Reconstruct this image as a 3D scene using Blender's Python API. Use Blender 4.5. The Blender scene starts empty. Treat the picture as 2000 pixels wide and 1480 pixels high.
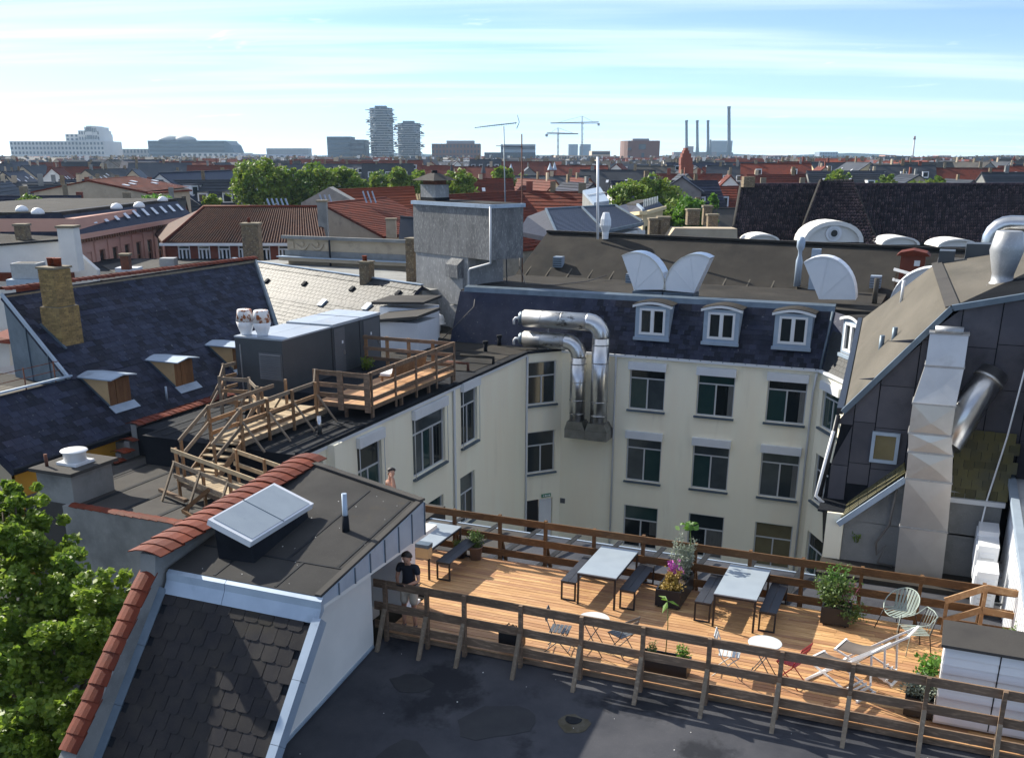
import bpy, bmesh, math, random
import numpy as np
from mathutils import Vector, Matrix, Quaternion
random.seed(11); rng = np.random.default_rng(5)
scene = bpy.context.scene
COL = scene.collection
# ------------------------------------------------------------------ camera
CAMZ = 9.1
YAW, PITCH = math.radians(23.3), math.radians(19.85)
cam_data = bpy.data.cameras.new("camera")
cam_data.lens, cam_data.sensor_width = 36.0, 36.0
cam_data.shift_x, cam_data.shift_y = 0.015, 0.1425
cam_data.clip_start, cam_data.clip_end = 0.5, 30000
cam = bpy.data.objects.new("camera", cam_data); COL.objects.link(cam)
cam.location = (0, 0, CAMZ)
cam.rotation_euler = (math.pi / 2 - PITCH, 0, YAW)
scene.camera = cam
# ------------------------------------------------------------------ light
SUN_TO = Vector((-1.55, 0.52, 1.0)).normalized()
SUN_EL = math.asin(SUN_TO.z)
SUN_ROT = math.atan2(SUN_TO.x, SUN_TO.y)
sun_data = bpy.data.lights.new("sun", 'SUN')
sun_data.energy, sun_data.angle = 5.0, math.radians(0.5)
sun_data.color = (1.0, 0.93, 0.80)
sun = bpy.data.objects.new("sun", sun_data); COL.objects.link(sun)
sun.rotation_euler = (-SUN_TO).to_track_quat('-Z', 'Y').to_euler()
sun.location = (-40, 20, 60)
world = bpy.data.worlds.new("World"); scene.world = world; world.use_nodes = True
wn, wl = world.node_tree.nodes, world.node_tree.links
bg = wn["Background"]; bg.inputs[1].default_value = 0.094
sky = wn.new("ShaderNodeTexSky"); sky.sky_type = 'NISHITA'; sky.sun_disc = False
sky.sun_elevation, sky.sun_rotation = SUN_EL, SUN_ROT
sky.air_density, sky.dust_density, sky.ozone_density = 0.55, 0.05, 4.2
def wnode(t, **k):
    n = wn.new(t)
    for a, b in k.items(): setattr(n, a, b)
    return n
def wmath(op, a, b=None, clamp=False):
    n = wnode("ShaderNodeMath", operation=op, use_clamp=clamp)
    for i, v in ((0, a), (1, b)):
        if v is None: continue
        if isinstance(v, (int, float)): n.inputs[i].default_value = v
        else: wl.new(v, n.inputs[i])
    return n.outputs[0]
tc = wnode("ShaderNodeTexCoord"); sep = wnode("ShaderNodeSeparateXYZ"); wl.new(tc.outputs["Generated"], sep.inputs[0])
elev = wmath('MAXIMUM', sep.outputs[2], 0.0)
den = wmath('ADD', elev, 0.06)
# a flat layer of cloud far above: direction projected on a plane, streets of cirrus across the view
cyaw, syaw = math.cos(YAW), math.sin(YAW)
cx_ = wmath('ADD', wmath('MULTIPLY', sep.outputs[0], cyaw), wmath('MULTIPLY', sep.outputs[1], syaw))
cy_ = wmath('ADD', wmath('MULTIPLY', sep.outputs[0], -syaw), wmath('MULTIPLY', sep.outputs[1], cyaw))
comb = wnode("ShaderNodeCombineXYZ")
wl.new(wmath('DIVIDE', cx_, den), comb.inputs[0]); wl.new(wmath('DIVIDE', cy_, den), comb.inputs[1])
def cloud_noise(sx, sy, ox, oy, detail, lo, hi, rough=0.55, warp=0.4):
    m = wnode("ShaderNodeMapping"); m.inputs["Scale"].default_value = (sx, sy, 1); m.inputs["Location"].default_value = (ox, oy, 0.3)
    wl.new(comb.outputs[0], m.inputs[0])
    n = wnode("ShaderNodeTexNoise"); n.inputs["Scale"].default_value = 1.0; n.inputs["Detail"].default_value = detail
    n.inputs["Roughness"].default_value = rough; n.inputs["Distortion"].default_value = warp
    wl.new(m.outputs[0], n.inputs["Vector"])
    r = wnode("ShaderNodeMapRange"); r.interpolation_type = 'SMOOTHSTEP'
    r.inputs[1].default_value, r.inputs[2].default_value = lo, hi
    wl.new(n.outputs[0], r.inputs[0])
    return r.outputs[0]
streets = cloud_noise(0.16, 0.95, 2.0, 5.3, 5, 0.44, 0.68)
puffs = cloud_noise(1.1, 0.9, 7.3, 1.2, 7, 0.60, 0.74, 0.6, 0.9)
veil = cloud_noise(0.10, 0.26, 1.7, 3.1, 3, 0.34, 0.72)
sdot = wnode("ShaderNodeVectorMath", operation='DOT_PRODUCT'); wl.new(tc.outputs["Generated"], sdot.inputs[0]); sdot.inputs[1].default_value = SUN_TO
near_sun = wnode("ShaderNodeMapRange"); near_sun.interpolation_type = 'SMOOTHSTEP'
near_sun.inputs[1].default_value, near_sun.inputs[2].default_value = 0.60, 0.90
wl.new(sdot.outputs["Value"], near_sun.inputs[0])
cover = wmath('MAXIMUM', wmath('MULTIPLY', streets, 0.32), wmath('MULTIPLY', puffs, 0.5))
cover = wmath('ADD', cover, wmath('MULTIPLY', veil, 0.12), True)
cover = wmath('ADD', cover, wmath('MULTIPLY', near_sun.outputs[0], 0.10), True)   # thin cloud is far brighter in front of the sun
ccol = wnode("ShaderNodeMix", data_type='RGBA'); wl.new(near_sun.outputs[0], ccol.inputs[0])
ccol.inputs[6].default_value = (8.6, 9.2, 10.0, 1); ccol.inputs[7].default_value = (11.0, 11.2, 11.3, 1)
mixc = wnode("ShaderNodeMix", data_type='RGBA'); wl.new(cover, mixc.inputs[0])
wl.new(sky.outputs[0], mixc.inputs[6]); wl.new(ccol.outputs[2], mixc.inputs[7]); wl.new(mixc.outputs[2], bg.inputs[0])
vs = scene.view_settings
vs.view_transform = 'Standard'; vs.look = 'None'; vs.exposure = 0.95; vs.gamma = 1.0; vs.use_curve_mapping = False

# ------------------------------------------------------------------ helpers
def org(o):
    v = Vector((0, 0, 0))
    while o is not None: v += o.location; o = o.parent
    return v
def tag(o, label=None, cat=None, group=None, kind=None):
    if label: o["label"] = label
    if cat: o["category"] = cat
    if group: o["group"] = group
    if kind: o["kind"] = kind
    return o
def thing(name, label, cat, loc=(0, 0, 0), group=None):
    o = bpy.data.objects.new(name, None); o.empty_display_size = 0.2; COL.objects.link(o)
    o.location = loc
    return tag(o, label, cat, group)
def frame_of(d, up=Vector((0, 0, 1))):
    d = Vector(d).normalized()
    if abs(d.dot(up)) > 0.999: up = Vector((1, 0, 0)) if abs(d.x) < 0.9 else Vector((0, 1, 0))
    s = d.cross(up).normalized(); u = s.cross(d).normalized()
    return d, s, u
class MB:
    def __init__(s): s.v = []; s.f = []; s.sm = []
    def add(s, vs, fs, smooth=False):
        b = len(s.v); s.v += [tuple(p) for p in vs]
        for f in fs: s.f.append(tuple(b + i for i in f)); s.sm.append(smooth)
        return s
    def hexa(s, p):   # 8 corners: bottom 4 ccw then top 4
        return s.add(p, [(3, 2, 1, 0), (4, 5, 6, 7), (0, 1, 5, 4), (1, 2, 6, 5), (2, 3, 7, 6), (3, 0, 4, 7)])
    def box(s, x0, x1, y0, y1, z0, z1):
        return s.hexa([(x0, y0, z0), (x1, y0, z0), (x1, y1, z0), (x0, y1, z0), (x0, y0, z1), (x1, y0, z1), (x1, y1, z1), (x0, y1, z1)])
    def obox(s, o, a, b, c):   # corner o and three edge vectors
        o, a, b, c = map(Vector, (o, a, b, c))
        if a.cross(b).dot(c) < 0: a, b = b, a
        return s.hexa([o, o + a, o + a + b, o + b, o + c, o + a + c, o + a + b + c, o + b + c])
    def bar(s, a, b, w, h, up=(0, 0, 1)):   # beam along a-b, w across, h along up
        a, b = Vector(a), Vector(b); d, si, u = frame_of(b - a, Vector(up))
        return s.obox(a - si * w / 2 - u * h / 2, b - a, si * w, u * h)
    def quad(s, *p): return s.add(p, [tuple(range(len(p)))])
    def prism(s, pts, vec):   # planar polygon pushed along vec
        vec = Vector(vec); p = [Vector(q) for q in pts]; n = len(p)
        nrm = Vector((0, 0, 0))
        for i in range(n): nrm += p[i].cross(p[(i + 1) % n])
        if nrm.dot(vec) > 0: p = p[::-1]
        q = [a + vec for a in p]
        fs = [tuple(range(n)), tuple(range(2 * n - 1, n - 1, -1))]
        for i in range(n):
            j = (i + 1) % n; fs.append((j, i, n + i, n + j))
        return s.add(p + q, fs)
    def tube(s, pts, r, n=10, cap=True, smooth=True):
        pts = [Vector(p) for p in pts]; rs = r if isinstance(r, (list, tuple)) else [r] * len(pts)
        rings = []; up = Vector((0, 0, 1)); prev = None
        for i, p in enumerate(pts):
            if i == 0: d = pts[1] - p
            elif i == len(pts) - 1: d = p - pts[-2]
            else: d = (pts[i + 1] - p).normalized() + (p - pts[i - 1]).normalized()
            d.normalize()
            if prev is None: _, a, _ = frame_of(d)
            else:
                a = prev - d * prev.dot(d)
                if a.length < 1e-4: _, a, _ = frame_of(d)
                a.normalize()
            prev = a; b = d.cross(a)
            rings.append([p + (a * math.cos(2 * math.pi * k / n) + b * math.sin(2 * math.pi * k / n)) * rs[i] for k in range(n)])
        base = len(s.v)
        for rg in rings: s.v += [tuple(q) for q in rg]
        for i in range(len(rings) - 1):
            for k in range(n):
                k2 = (k + 1) % n
                s.f.append((base + i * n + k, base + i * n + k2, base + (i + 1) * n + k2, base + (i + 1) * n + k)); s.sm.append(smooth)
        if cap:
            s.f.append(tuple(base + k for k in range(n - 1, -1, -1))); s.sm.append(False)
            e = base + (len(rings) - 1) * n
            s.f.append(tuple(e + k for k in range(n))); s.sm.append(False)
        return s
    def lathe(s, c, prof, n=16, smooth=True):
        c = Vector(c); b = len(s.v)
        for r, z in prof:
            for k in range(n):
                a = 2 * math.pi * k / n; s.v.append((c.x + r * math.cos(a), c.y + r * math.sin(a), c.z + z))
        for i in range(len(prof) - 1):
            for k in range(n):
                k2 = (k + 1) % n
                s.f.append((b + i * n + k, b + i * n + k2, b + (i + 1) * n + k2, b + (i + 1) * n + k)); s.sm.append(smooth)
        s.f.append(tuple(b + k for k in range(n - 1, -1, -1))); s.sm.append(False)
        e = b + (len(prof) - 1) * n
        s.f.append(tuple(e + k for k in range(n))); s.sm.append(False)
        return s
    def build(s, name, m, parent=None, origin=None, **t):
        o0 = org(parent) if parent is not None else Vector(origin or (0, 0, 0))
        me = bpy.data.meshes.new(name)
        me.from_pydata([(p[0] - o0.x, p[1] - o0.y, p[2] - o0.z) for p in s.v], [], s.f)
        me.polygons.foreach_set("use_smooth", s.sm)
        me.materials.append(m)
        o = bpy.data.objects.new(name, me); COL.objects.link(o)
        if parent is not None: o.parent = parent
        else: o.location = o0
        return tag(o, **t)
def piece(name, mesh, parent, M):
    """one piece that shares its mesh: M is its world matrix"""
    o = bpy.data.objects.new(name, mesh); COL.objects.link(o)
    if parent is not None:
        o.parent = parent; M = Matrix.Translation(-org(parent)) @ M
    o.matrix_local = M
    return o
def basis(o, x, y, z):
    x, y, z = Vector(x), Vector(y), Vector(z)
    return Matrix(((x.x, y.x, z.x, o[0]), (x.y, y.y, z.y, o[1]), (x.z, y.z, z.z, o[2]), (0, 0, 0, 1)))
def mesh_of(mb, name, m):
    me = bpy.data.meshes.new(name); me.from_pydata(mb.v, [], mb.f); me.polygons.foreach_set("use_smooth", mb.sm); me.materials.append(m); return me
def copy_tree(o, loc=None, rz=None, label=None):
    def rec(a, par):
        c = a.copy(); COL.objects.link(c)
        if par is not None: c.parent = par
        for ch in a.children: rec(ch, c)
        return c
    r = rec(o, None)
    if loc is not None: r.location = loc
    if rz is not None: r.rotation_euler = (0, 0, rz)
    if label: r["label"] = label
    return r
# a point of the place from where it is seen in the photograph and one thing known of it
_cp, _sp, _cw, _sw = math.cos(PITCH), math.sin(PITCH), math.cos(YAW), math.sin(YAW)
def ray(px, py):
    u = (px - 970) / 2000; v = (1025 - py) / 2000
    X, Yf, Z = u, _cp + v * _sp, -_sp + v * _cp
    return Vector((_cw * X - _sw * Yf, _sw * X + _cw * Yf, Z))
def at_z(px, py, z): d = ray(px, py); return Vector((0, 0, CAMZ)) + d * ((z - CAMZ) / d.z)
def at_d(px, py, D):
    d = ray(px, py); return Vector((0, 0, CAMZ)) + d * (D / (-_sw * d.x + _cw * d.y))
def at_y(px, py, y): d = ray(px, py); return Vector((0, 0, CAMZ)) + d * (y / d.y)
VR = Vector((_cw, _sw, 0)); VF = Vector((-_sw, _cw, 0)); UP = Vector((0, 0, 1))   # right and ahead in plan

# ------------------------------------------------------------------ materials
def mat(name, col, rough=0.7, metal=0.0, col2=None, scale=2.0, amt=1.0, stretch=(1, 1, 1), fine=None, stain=None, bump=0.0, bscale=40.0, rnd=0.0, spec=0.5, lo=0.35, hi=0.68, trans=0.0, hue=0.0):
    m = bpy.data.materials.new(name); m.use_nodes = True; nt = m.node_tree; N, L = nt.nodes, nt.links
    p = N["Principled BSDF"]; p.inputs["Roughness"].default_value = rough; p.inputs["Metallic"].default_value = metal
    p.inputs["Specular IOR Level"].default_value = spec
    geo = N.new("ShaderNodeNewGeometry"); mp = N.new("ShaderNodeMapping"); mp.inputs["Scale"].default_value = stretch
    L.new(geo.outputs["Position"], mp.inputs[0])
    def noise(sc, det=5, rg=0.6, vec=mp.outputs[0]):
        n = N.new("ShaderNodeTexNoise"); n.inputs["Scale"].default_value = sc; n.inputs["Detail"].default_value = det; n.inputs["Roughness"].default_value = rg
        L.new(vec, n.inputs["Vector"]); return n.outputs[0]
    def rng_(o, a, b, c=0.0, d=1.0):
        r = N.new("ShaderNodeMapRange"); r.inputs[1].default_value = a; r.inputs[2].default_value = b; r.inputs[3].default_value = c; r.inputs[4].default_value = d
        L.new(o, r.inputs[0]); return r.outputs[0]
    def mix(f, a, b, mode='MIX'):
        x = N.new("ShaderNodeMix"); x.data_type = 'RGBA'; x.blend_type = mode
        for i, v in ((0, f), (6, a), (7, b)):
            if hasattr(v, "is_linked"): L.new(v, x.inputs[i])
            elif isinstance(v, (int, float)): x.inputs[i].default_value = v
            else: x.inputs[i].default_value = (*v, 1)
        return x.outputs[2]
    cur = col
    if col2 is not None: cur = mix(rng_(noise(scale), lo, hi, 0, amt), cur, col2)
    if fine is not None: cur = mix(rng_(noise(fine[1], 2, 0.7), fine[2] if len(fine) > 2 else 0.5, fine[3] if len(fine) > 3 else 0.75), cur, fine[0])
    if stain is not None: cur = mix(rng_(noise(stain[1], 6, 0.65), stain[2], stain[3], 0, stain[4] if len(stain) > 4 else 0.7), cur, stain[0])
    if rnd or hue:
        oi = N.new("ShaderNodeObjectInfo")
        h = N.new("ShaderNodeHueSaturation")
        ad = N.new("ShaderNodeMath"); ad.operation = 'ADD'; L.new(oi.outputs["Random"], ad.inputs[0]); L.new(geo.outputs["Random Per Island"], ad.inputs[1])
        fr = N.new("ShaderNodeMath"); fr.operation = 'FRACT'; L.new(ad.outputs[0], fr.inputs[0]); rr = fr.outputs[0]
        L.new(rng_(rr, 0, 1, 1 - rnd, 1 + rnd), h.inputs["Value"])
        if hue: L.new(rng_(rr, 0, 1, 0.5 - hue, 0.5 + hue), h.inputs["Hue"])
        if hasattr(cur, "is_linked"): L.new(cur, h.inputs["Color"])
        else: h.inputs["Color"].default_value = (*cur, 1)
        cur = h.outputs[0]
    if hasattr(cur, "is_linked"): L.new(cur, p.inputs["Base Color"])
    else: p.inputs["Base Color"].default_value = (*cur, 1)
    if bump:
        b = N.new("ShaderNodeBump"); b.inputs["Strength"].default_value = bump; b.inputs["Distance"].default_value = 0.02
        L.new(noise(bscale, 4, 0.7), b.inputs["Height"]); L.new(b.outputs[0], p.inputs["Normal"])
    if trans:
        t = N.new("ShaderNodeBsdfTranslucent"); ms = N.new("ShaderNodeMixShader"); ms.inputs[0].default_value = trans
        if hasattr(cur, "is_linked"): L.new(cur, t.inputs[0])
        else: t.inputs[0].default_value = (*cur, 1)
        L.new(p.outputs[0], ms.inputs[1]); L.new(t.outputs[0], ms.inputs[2]); L.new(ms.outputs[0], N["Material Output"].inputs[0])
    return m
M = {}
M['felt'] = mat('felt_dark', (0.0104, 0.0123, 0.0167), 0.85, 0, (0.0192, 0.0219, 0.0276), 0.9, fine=((0.0348, 0.0398, 0.0492), 55, 0.62, 0.8), stain=((0.0042, 0.0052, 0.0079), 0.5, 0.52, 0.66), bump=0.35, bscale=90, spec=0.14)
M['felt_front'] = mat('felt_front_roof', (0.0413, 0.0440, 0.0539), 0.62, 0, (0.0775, 0.0789, 0.0883), 0.7, fine=((0.1446, 0.1435, 0.1509), 60, 0.64, 0.8), stain=((0.0185, 0.0204, 0.0259), 0.55, 0.52, 0.62, 0.9), bump=0.3, bscale=80, spec=0.14)
M['felt_mud'] = mat('felt_mud', (0.075, 0.066, 0.045), 0.9, 0, (0.12, 0.11, 0.09), 5.0, spec=0.1)
M['felt_wet'] = mat('felt_damp', (0.027, 0.029, 0.034), 0.6, 0, (0.036, 0.038, 0.042), 3.0, spec=0.25)
M['felt_brown'] = mat('felt_brown', (0.0285, 0.0265, 0.0243), 0.9, 0, (0.0468, 0.0426, 0.0375), 0.6, fine=((0.0691, 0.0640, 0.0561), 45, 0.6, 0.8), stain=((0.0130, 0.0137, 0.0149), 0.35, 0.5, 0.68), bump=0.35, bscale=70, spec=0.14)
M['felt_tan'] = mat('felt_tan', (0.1271, 0.1152, 0.0961), 0.9, 0, (0.0941, 0.0858, 0.0714), 0.8, stretch=(1, 0.3, 1), fine=((0.0753, 0.0686, 0.0549), 30, 0.58, 0.8), stain=((0.0612, 0.0588, 0.0495), 0.45, 0.55, 0.72), bump=0.3, bscale=70, spec=0.14)
M['felt_grey'] = mat('felt_grey', (0.0559, 0.0534, 0.0508), 0.88, 0, (0.0763, 0.0712, 0.0661), 0.8, fine=((0.1017, 0.0966, 0.0915), 50, 0.6, 0.8), stain=((0.0254, 0.0254, 0.0280), 0.4, 0.5, 0.68), bump=0.3, bscale=70, spec=0.14)
M['felt_shed'] = mat('felt_penthouse', (0.0308, 0.0307, 0.0314), 0.9, 0, (0.0505, 0.0493, 0.0483), 0.8, fine=((0.1168, 0.1174, 0.1208), 48, 0.64, 0.82), stain=((0.0850, 0.0587, 0.0181), 0.6, 0.62, 0.74, 0.55), bump=0.35, bscale=80, spec=0.14)
M['seam'] = mat('felt_seam', (0.0122, 0.0135, 0.0167), 0.8, 0, (0.0279, 0.0310, 0.0354), 3.0, spec=0.14)
M['slate'] = mat('slate_dark', (0.0156, 0.0193, 0.0365), 0.55, 0, (0.0287, 0.0323, 0.0530), 1.5, rnd=0.55, stain=((0.0311, 0.0279, 0.0410), 0.35, 0.55, 0.7, 0.6), fine=((0.1356, 0.1314, 0.1348), 9, 0.66, 0.74), bump=0.2, bscale=30, spec=0.14)
M['slate_front'] = mat('slate_front', (0.0223, 0.0210, 0.0245), 0.7, 0, (0.0379, 0.0339, 0.0322), 2.5, rnd=0.13, fine=((0.0527, 0.0497, 0.0468), 40, 0.6, 0.8), stain=((0.0409, 0.0339, 0.0176), 0.9, 0.6, 0.75, 0.5), bump=0.3, bscale=45, spec=0.14)
M['slate_light'] = mat('slate_light', (0.0110, 0.0139, 0.0181), 0.6, 0, (0.0148, 0.0180, 0.0217), 1.2, rnd=0.28, fine=((0.0072, 0.0088, 0.0108), 14, 0.55, 0.75), bump=0.2)
M['slate_moss'] = mat('slate_moss', (0.075, 0.072, 0.045), 0.85, 0, (0.11, 0.095, 0.03), 1.6, rnd=0.3, stain=((0.04, 0.075, 0.012), 1.4, 0.58, 0.7), bump=0.4)
M['slate_blue'] = mat('slate_blue', (0.0076, 0.0172, 0.0436), 0.5, 0, (0.0110, 0.0222, 0.0504), 0.7, rnd=0.15)
M['tile_red'] = mat('tile_red', (0.1542, 0.0309, 0.0125), 0.7, 0, (0.1028, 0.0220, 0.0116), 2.2, rnd=0.22, stain=((0.0360, 0.0198, 0.0145), 1.5, 0.6, 0.75, 0.6), bump=0.25, spec=0.2)
M['pantile'] = mat('pantile_brown', (0.0670, 0.0223, 0.0124), 0.75, 0, (0.0422, 0.0174, 0.0124), 0.8, fine=((0.0942, 0.0372, 0.0198), 3.0, 0.5, 0.7), stain=((0.0248, 0.0149, 0.0124), 0.5, 0.55, 0.7), spec=0.14)
M['roof_red'] = mat('roof_red', (0.1391, 0.0279, 0.0133), 0.75, 0, (0.0961, 0.0226, 0.0146), 0.35, rnd=0.12, fine=((0.0663, 0.0186, 0.0133), 1.6, 0.5, 0.72), spec=0.14)
M['roof_orange'] = mat('roof_orange', (0.2063, 0.0469, 0.0187), 0.75, 0, (0.1562, 0.0375, 0.0175), 0.3, rnd=0.12, spec=0.14)
M['roof_slate'] = mat('roof_slate', (0.0346, 0.0402, 0.0532), 0.6, 0, (0.0540, 0.0590, 0.0705), 0.3, rnd=0.35, spec=0.14)
M['roof_blacktile'] = mat('roof_blacktile', (0.0353, 0.0264, 0.0358), 0.5, 0, (0.0704, 0.0473, 0.0555), 3.0, rnd=0.6, fine=((0.1091, 0.0693, 0.0735), 2.2, 0.48, 0.62), spec=0.14)
M['cream'] = mat('render_cream', (0.9500, 0.8995, 0.7183), 0.85, 0, (0.9245, 0.8406, 0.6585), 0.5, stain=((0.6906, 0.6157, 0.4689), 0.9, 0.58, 0.78, 0.4), stretch=(2.2, 2.2, 0.30), bump=0.1, bscale=60)
M['render_grey'] = mat('render_grey', (0.2475, 0.2513, 0.2438), 0.9, 0, (0.1800, 0.1837, 0.1800), 1.2, stain=((0.1125, 0.1162, 0.1162), 0.7, 0.5, 0.7, 0.8), fine=((0.3150, 0.3150, 0.3000), 20, 0.6, 0.8), bump=0.5, bscale=25)
M['render_white'] = mat('render_white', (0.74, 0.72, 0.68), 0.85, 0, (0.66, 0.645, 0.61), 1.0, stain=((0.52, 0.51, 0.49), 1.2, 0.6, 0.8, 0.6), bump=0.15, bscale=50)
M['concrete'] = mat('concrete', (0.3026, 0.3026, 0.2989), 0.9, 0, (0.2017, 0.2053, 0.2089), 1.3, stretch=(1, 1, 0.5), fine=((0.3961, 0.3961, 0.3889), 9, 0.55, 0.72), stain=((0.0937, 0.0972, 0.1009), 0.55, 0.52, 0.72, 0.75), bump=0.5, bscale=18)
M['concrete_dark'] = mat('concrete_pebble', (0.1833, 0.1868, 0.1901), 0.95, 0, (0.1155, 0.1188, 0.1222), 2.2, stretch=(1, 1, 0.35), fine=((0.2988, 0.2988, 0.2920), 14, 0.52, 0.7), stain=((0.0611, 0.0611, 0.0645), 0.6, 0.5, 0.7, 0.7), bump=0.8, bscale=22)
M['yellow'] = mat('render_yellow', (0.8250, 0.4125, 0.0394), 0.85, 0, (0.6875, 0.3438, 0.0450), 0.8, stain=((0.5250, 0.3300, 0.1012), 1.0, 0.55, 0.75))
M['brick_yellow'] = mat('brick_yellow', (0.3200, 0.2160, 0.0800), 0.9, 0, (0.2160, 0.1440, 0.0600), 3.0, rnd=0.25, fine=((0.0960, 0.0680, 0.0360), 12, 0.58, 0.72), bump=0.5)
M['mortar'] = mat('mortar', (0.16, 0.135, 0.095), 0.95, 0, (0.23, 0.19, 0.13), 4.0, bump=0.4)
M['brick_old'] = mat('brick_old', (0.22, 0.155, 0.085), 0.9, 0, (0.10, 0.075, 0.055), 4.0, fine=((0.36, 0.30, 0.2), 11, 0.55, 0.7), bump=0.6, bscale=14)
M['brick_red'] = mat('brick_red', (0.2046, 0.0527, 0.0298), 0.9, 0, (0.1612, 0.0434, 0.0260), 1.5, fine=((0.1364, 0.0372, 0.0248), 20, 0.5, 0.7))
M['salmon'] = mat('render_salmon', (0.5824, 0.3248, 0.2464), 0.85, 0, (0.5264, 0.2912, 0.2240), 0.5)
M['sand'] = mat('render_sand', (0.4760, 0.3910, 0.2805), 0.88, 0, (0.3995, 0.3230, 0.2295), 1.0, stain=((0.2040, 0.1785, 0.1445), 0.6, 0.56, 0.72))
M['butter'] = mat('render_butter', (0.70, 0.57, 0.34), 0.85, 0, (0.64, 0.52, 0.31), 0.6)
M['zinc'] = mat('zinc', (0.3672, 0.4468, 0.5383), 0.5, 0.3, (0.2938, 0.3635, 0.4540), 1.6, stain=((0.1836, 0.2260, 0.2851), 1.0, 0.58, 0.72, 0.7))
M['zinc_dark'] = mat('zinc_dark', (0.1360, 0.1800, 0.2240), 0.5, 0.45, (0.0880, 0.1200, 0.1520), 1.6)
M['steel'] = mat('steel', (0.66, 0.665, 0.67), 0.28, 1.0, (0.55, 0.55, 0.55), 3.0, stain=((0.30, 0.29, 0.27), 2.0, 0.68, 0.8, 0.35))
M['steel_weathered'] = mat('steel_weathered', (0.6000, 0.6000, 0.5900), 0.42, 0.9, (0.4200, 0.4100, 0.3900), 2.5, stretch=(0.5, 1, 1), stain=((0.0550, 0.0480, 0.0420), 3.5, 0.57, 0.66, 0.8))
M['steel_dull'] = mat('steel_dull', (0.30, 0.30, 0.295), 0.4, 0.9, (0.22, 0.22, 0.215), 3.0)
M['galv'] = mat('galvanised', (0.4200, 0.4237, 0.4275), 0.5, 0.75, (0.3450, 0.3525, 0.3600), 4.0, fine=((0.4725, 0.4725, 0.4725), 16, 0.5, 0.7))
M['duct'] = mat('sheet_duct', (0.6120, 0.6120, 0.5966), 0.36, 0.85, (0.5100, 0.5100, 0.4998), 1.2, rnd=0.06, stain=((0.4080, 0.3978, 0.3672), 2.0, 0.6, 0.75, 0.5))
M['white'] = mat('white_paint', (0.7544, 0.7636, 0.7728), 0.45, 0, (0.6808, 0.6900, 0.7084), 1.0)
M['white_metal'] = mat('white_sheet', (0.7500, 0.7687, 0.7969), 0.4, 0.1, (0.6749, 0.7031, 0.7405), 0.8, stain=((0.5155, 0.5344, 0.5625), 1.4, 0.62, 0.78, 0.5))
M['panel_roof'] = mat('panel_roof', (0.44, 0.49, 0.55), 0.45, 0.35, (0.36, 0.41, 0.47), 0.7, rnd=0.12, stain=((0.55, 0.50, 0.44), 1.2, 0.58, 0.7, 0.5))
M['grey_metal'] = mat('grey_sheet', (0.0660, 0.0750, 0.0840), 0.45, 0.2, (0.0510, 0.0600, 0.0690), 1.0)
M['grey_metal2'] = mat('grey_door_sheet', (0.1237, 0.1312, 0.1425), 0.45, 0.2, (0.1050, 0.1125, 0.1237), 1.0)
M['black_metal'] = mat('black_metal', (0.016, 0.017, 0.021), 0.42, 0.2)
M['bench_black'] = mat('bench_black', (0.020, 0.022, 0.029), 0.5, 0, (0.034, 0.036, 0.044), 3.0)
M['rust'] = mat('rusty_metal', (0.16, 0.055, 0.03), 0.9, 0, (0.08, 0.035, 0.025), 6.0)
M['cowl'] = mat('cowl_rusted', (0.74, 0.74, 0.73), 0.5, 0.1, (0.68, 0.68, 0.68), 2.0, stain=((0.28, 0.085, 0.02), 4.5, 0.50, 0.55, 1.0))
M['wood_deck'] = mat('deck_board', (0.4644, 0.2545, 0.1169), 0.62, 0, (0.3348, 0.1697, 0.0739), 1.1, stretch=(0.5, 5, 5), fine=((0.6048, 0.3734, 0.1847), 2.2, 0.5, 0.7), stain=((0.2484, 0.1188, 0.0554), 0.9, 0.56, 0.72, 0.7), rnd=0.20, hue=0.008, bump=0.2, bscale=14)
M['wood_rail'] = mat('rail_brown', (0.1333, 0.0702, 0.0319), 0.7, 0, (0.0888, 0.0502, 0.0266), 1.5, stretch=(1, 4, 4), fine=((0.1777, 0.1003, 0.0478), 6, 0.5, 0.7), rnd=0.15, bump=0.15, spec=0.14)
M['wood_grey'] = mat('wood_weathered', (0.1983, 0.1355, 0.0923), 0.85, 0, (0.1280, 0.0899, 0.0651), 1.6, stretch=(0.7, 4, 4), fine=((0.2943, 0.2010, 0.1357), 6, 0.5, 0.7), stain=((0.1408, 0.1057, 0.0452), 0.8, 0.6, 0.75, 0.5), rnd=0.18, bump=0.3, bscale=25, spec=0.14)
M['wood_pale'] = mat('wood_pale', (0.2165, 0.1667, 0.1170), 0.85, 0, (0.1580, 0.1199, 0.0848), 1.5, stretch=(2, 2, 2), fine=((0.2632, 0.2106, 0.1521), 7, 0.5, 0.7), rnd=0.2, bump=0.2)
M['wood_new'] = mat('wood_new', (0.2746, 0.1553, 0.0723), 0.75, 0, (0.2095, 0.1120, 0.0506), 2.0, fine=((0.3396, 0.2167, 0.1156), 6, 0.5, 0.7), rnd=0.22, bump=0.2)
M['wood_board'] = mat('board_pale', (0.3590, 0.2693, 0.1616), 0.8, 0, (0.2872, 0.2035, 0.1137), 1.6, fine=((0.4069, 0.3291, 0.2154), 6, 0.5, 0.7), rnd=0.2)
M['wood_shutter'] = mat('board_brown', (0.2125, 0.0978, 0.0340), 0.8, 0, (0.1275, 0.0553, 0.0213), 2.2, stretch=(4, 4, 0.7), rnd=0.25)
M['ply'] = mat('plywood', (0.5500, 0.3696, 0.1848), 0.8, 0, (0.4730, 0.3080, 0.1518), 2.0)
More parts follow.
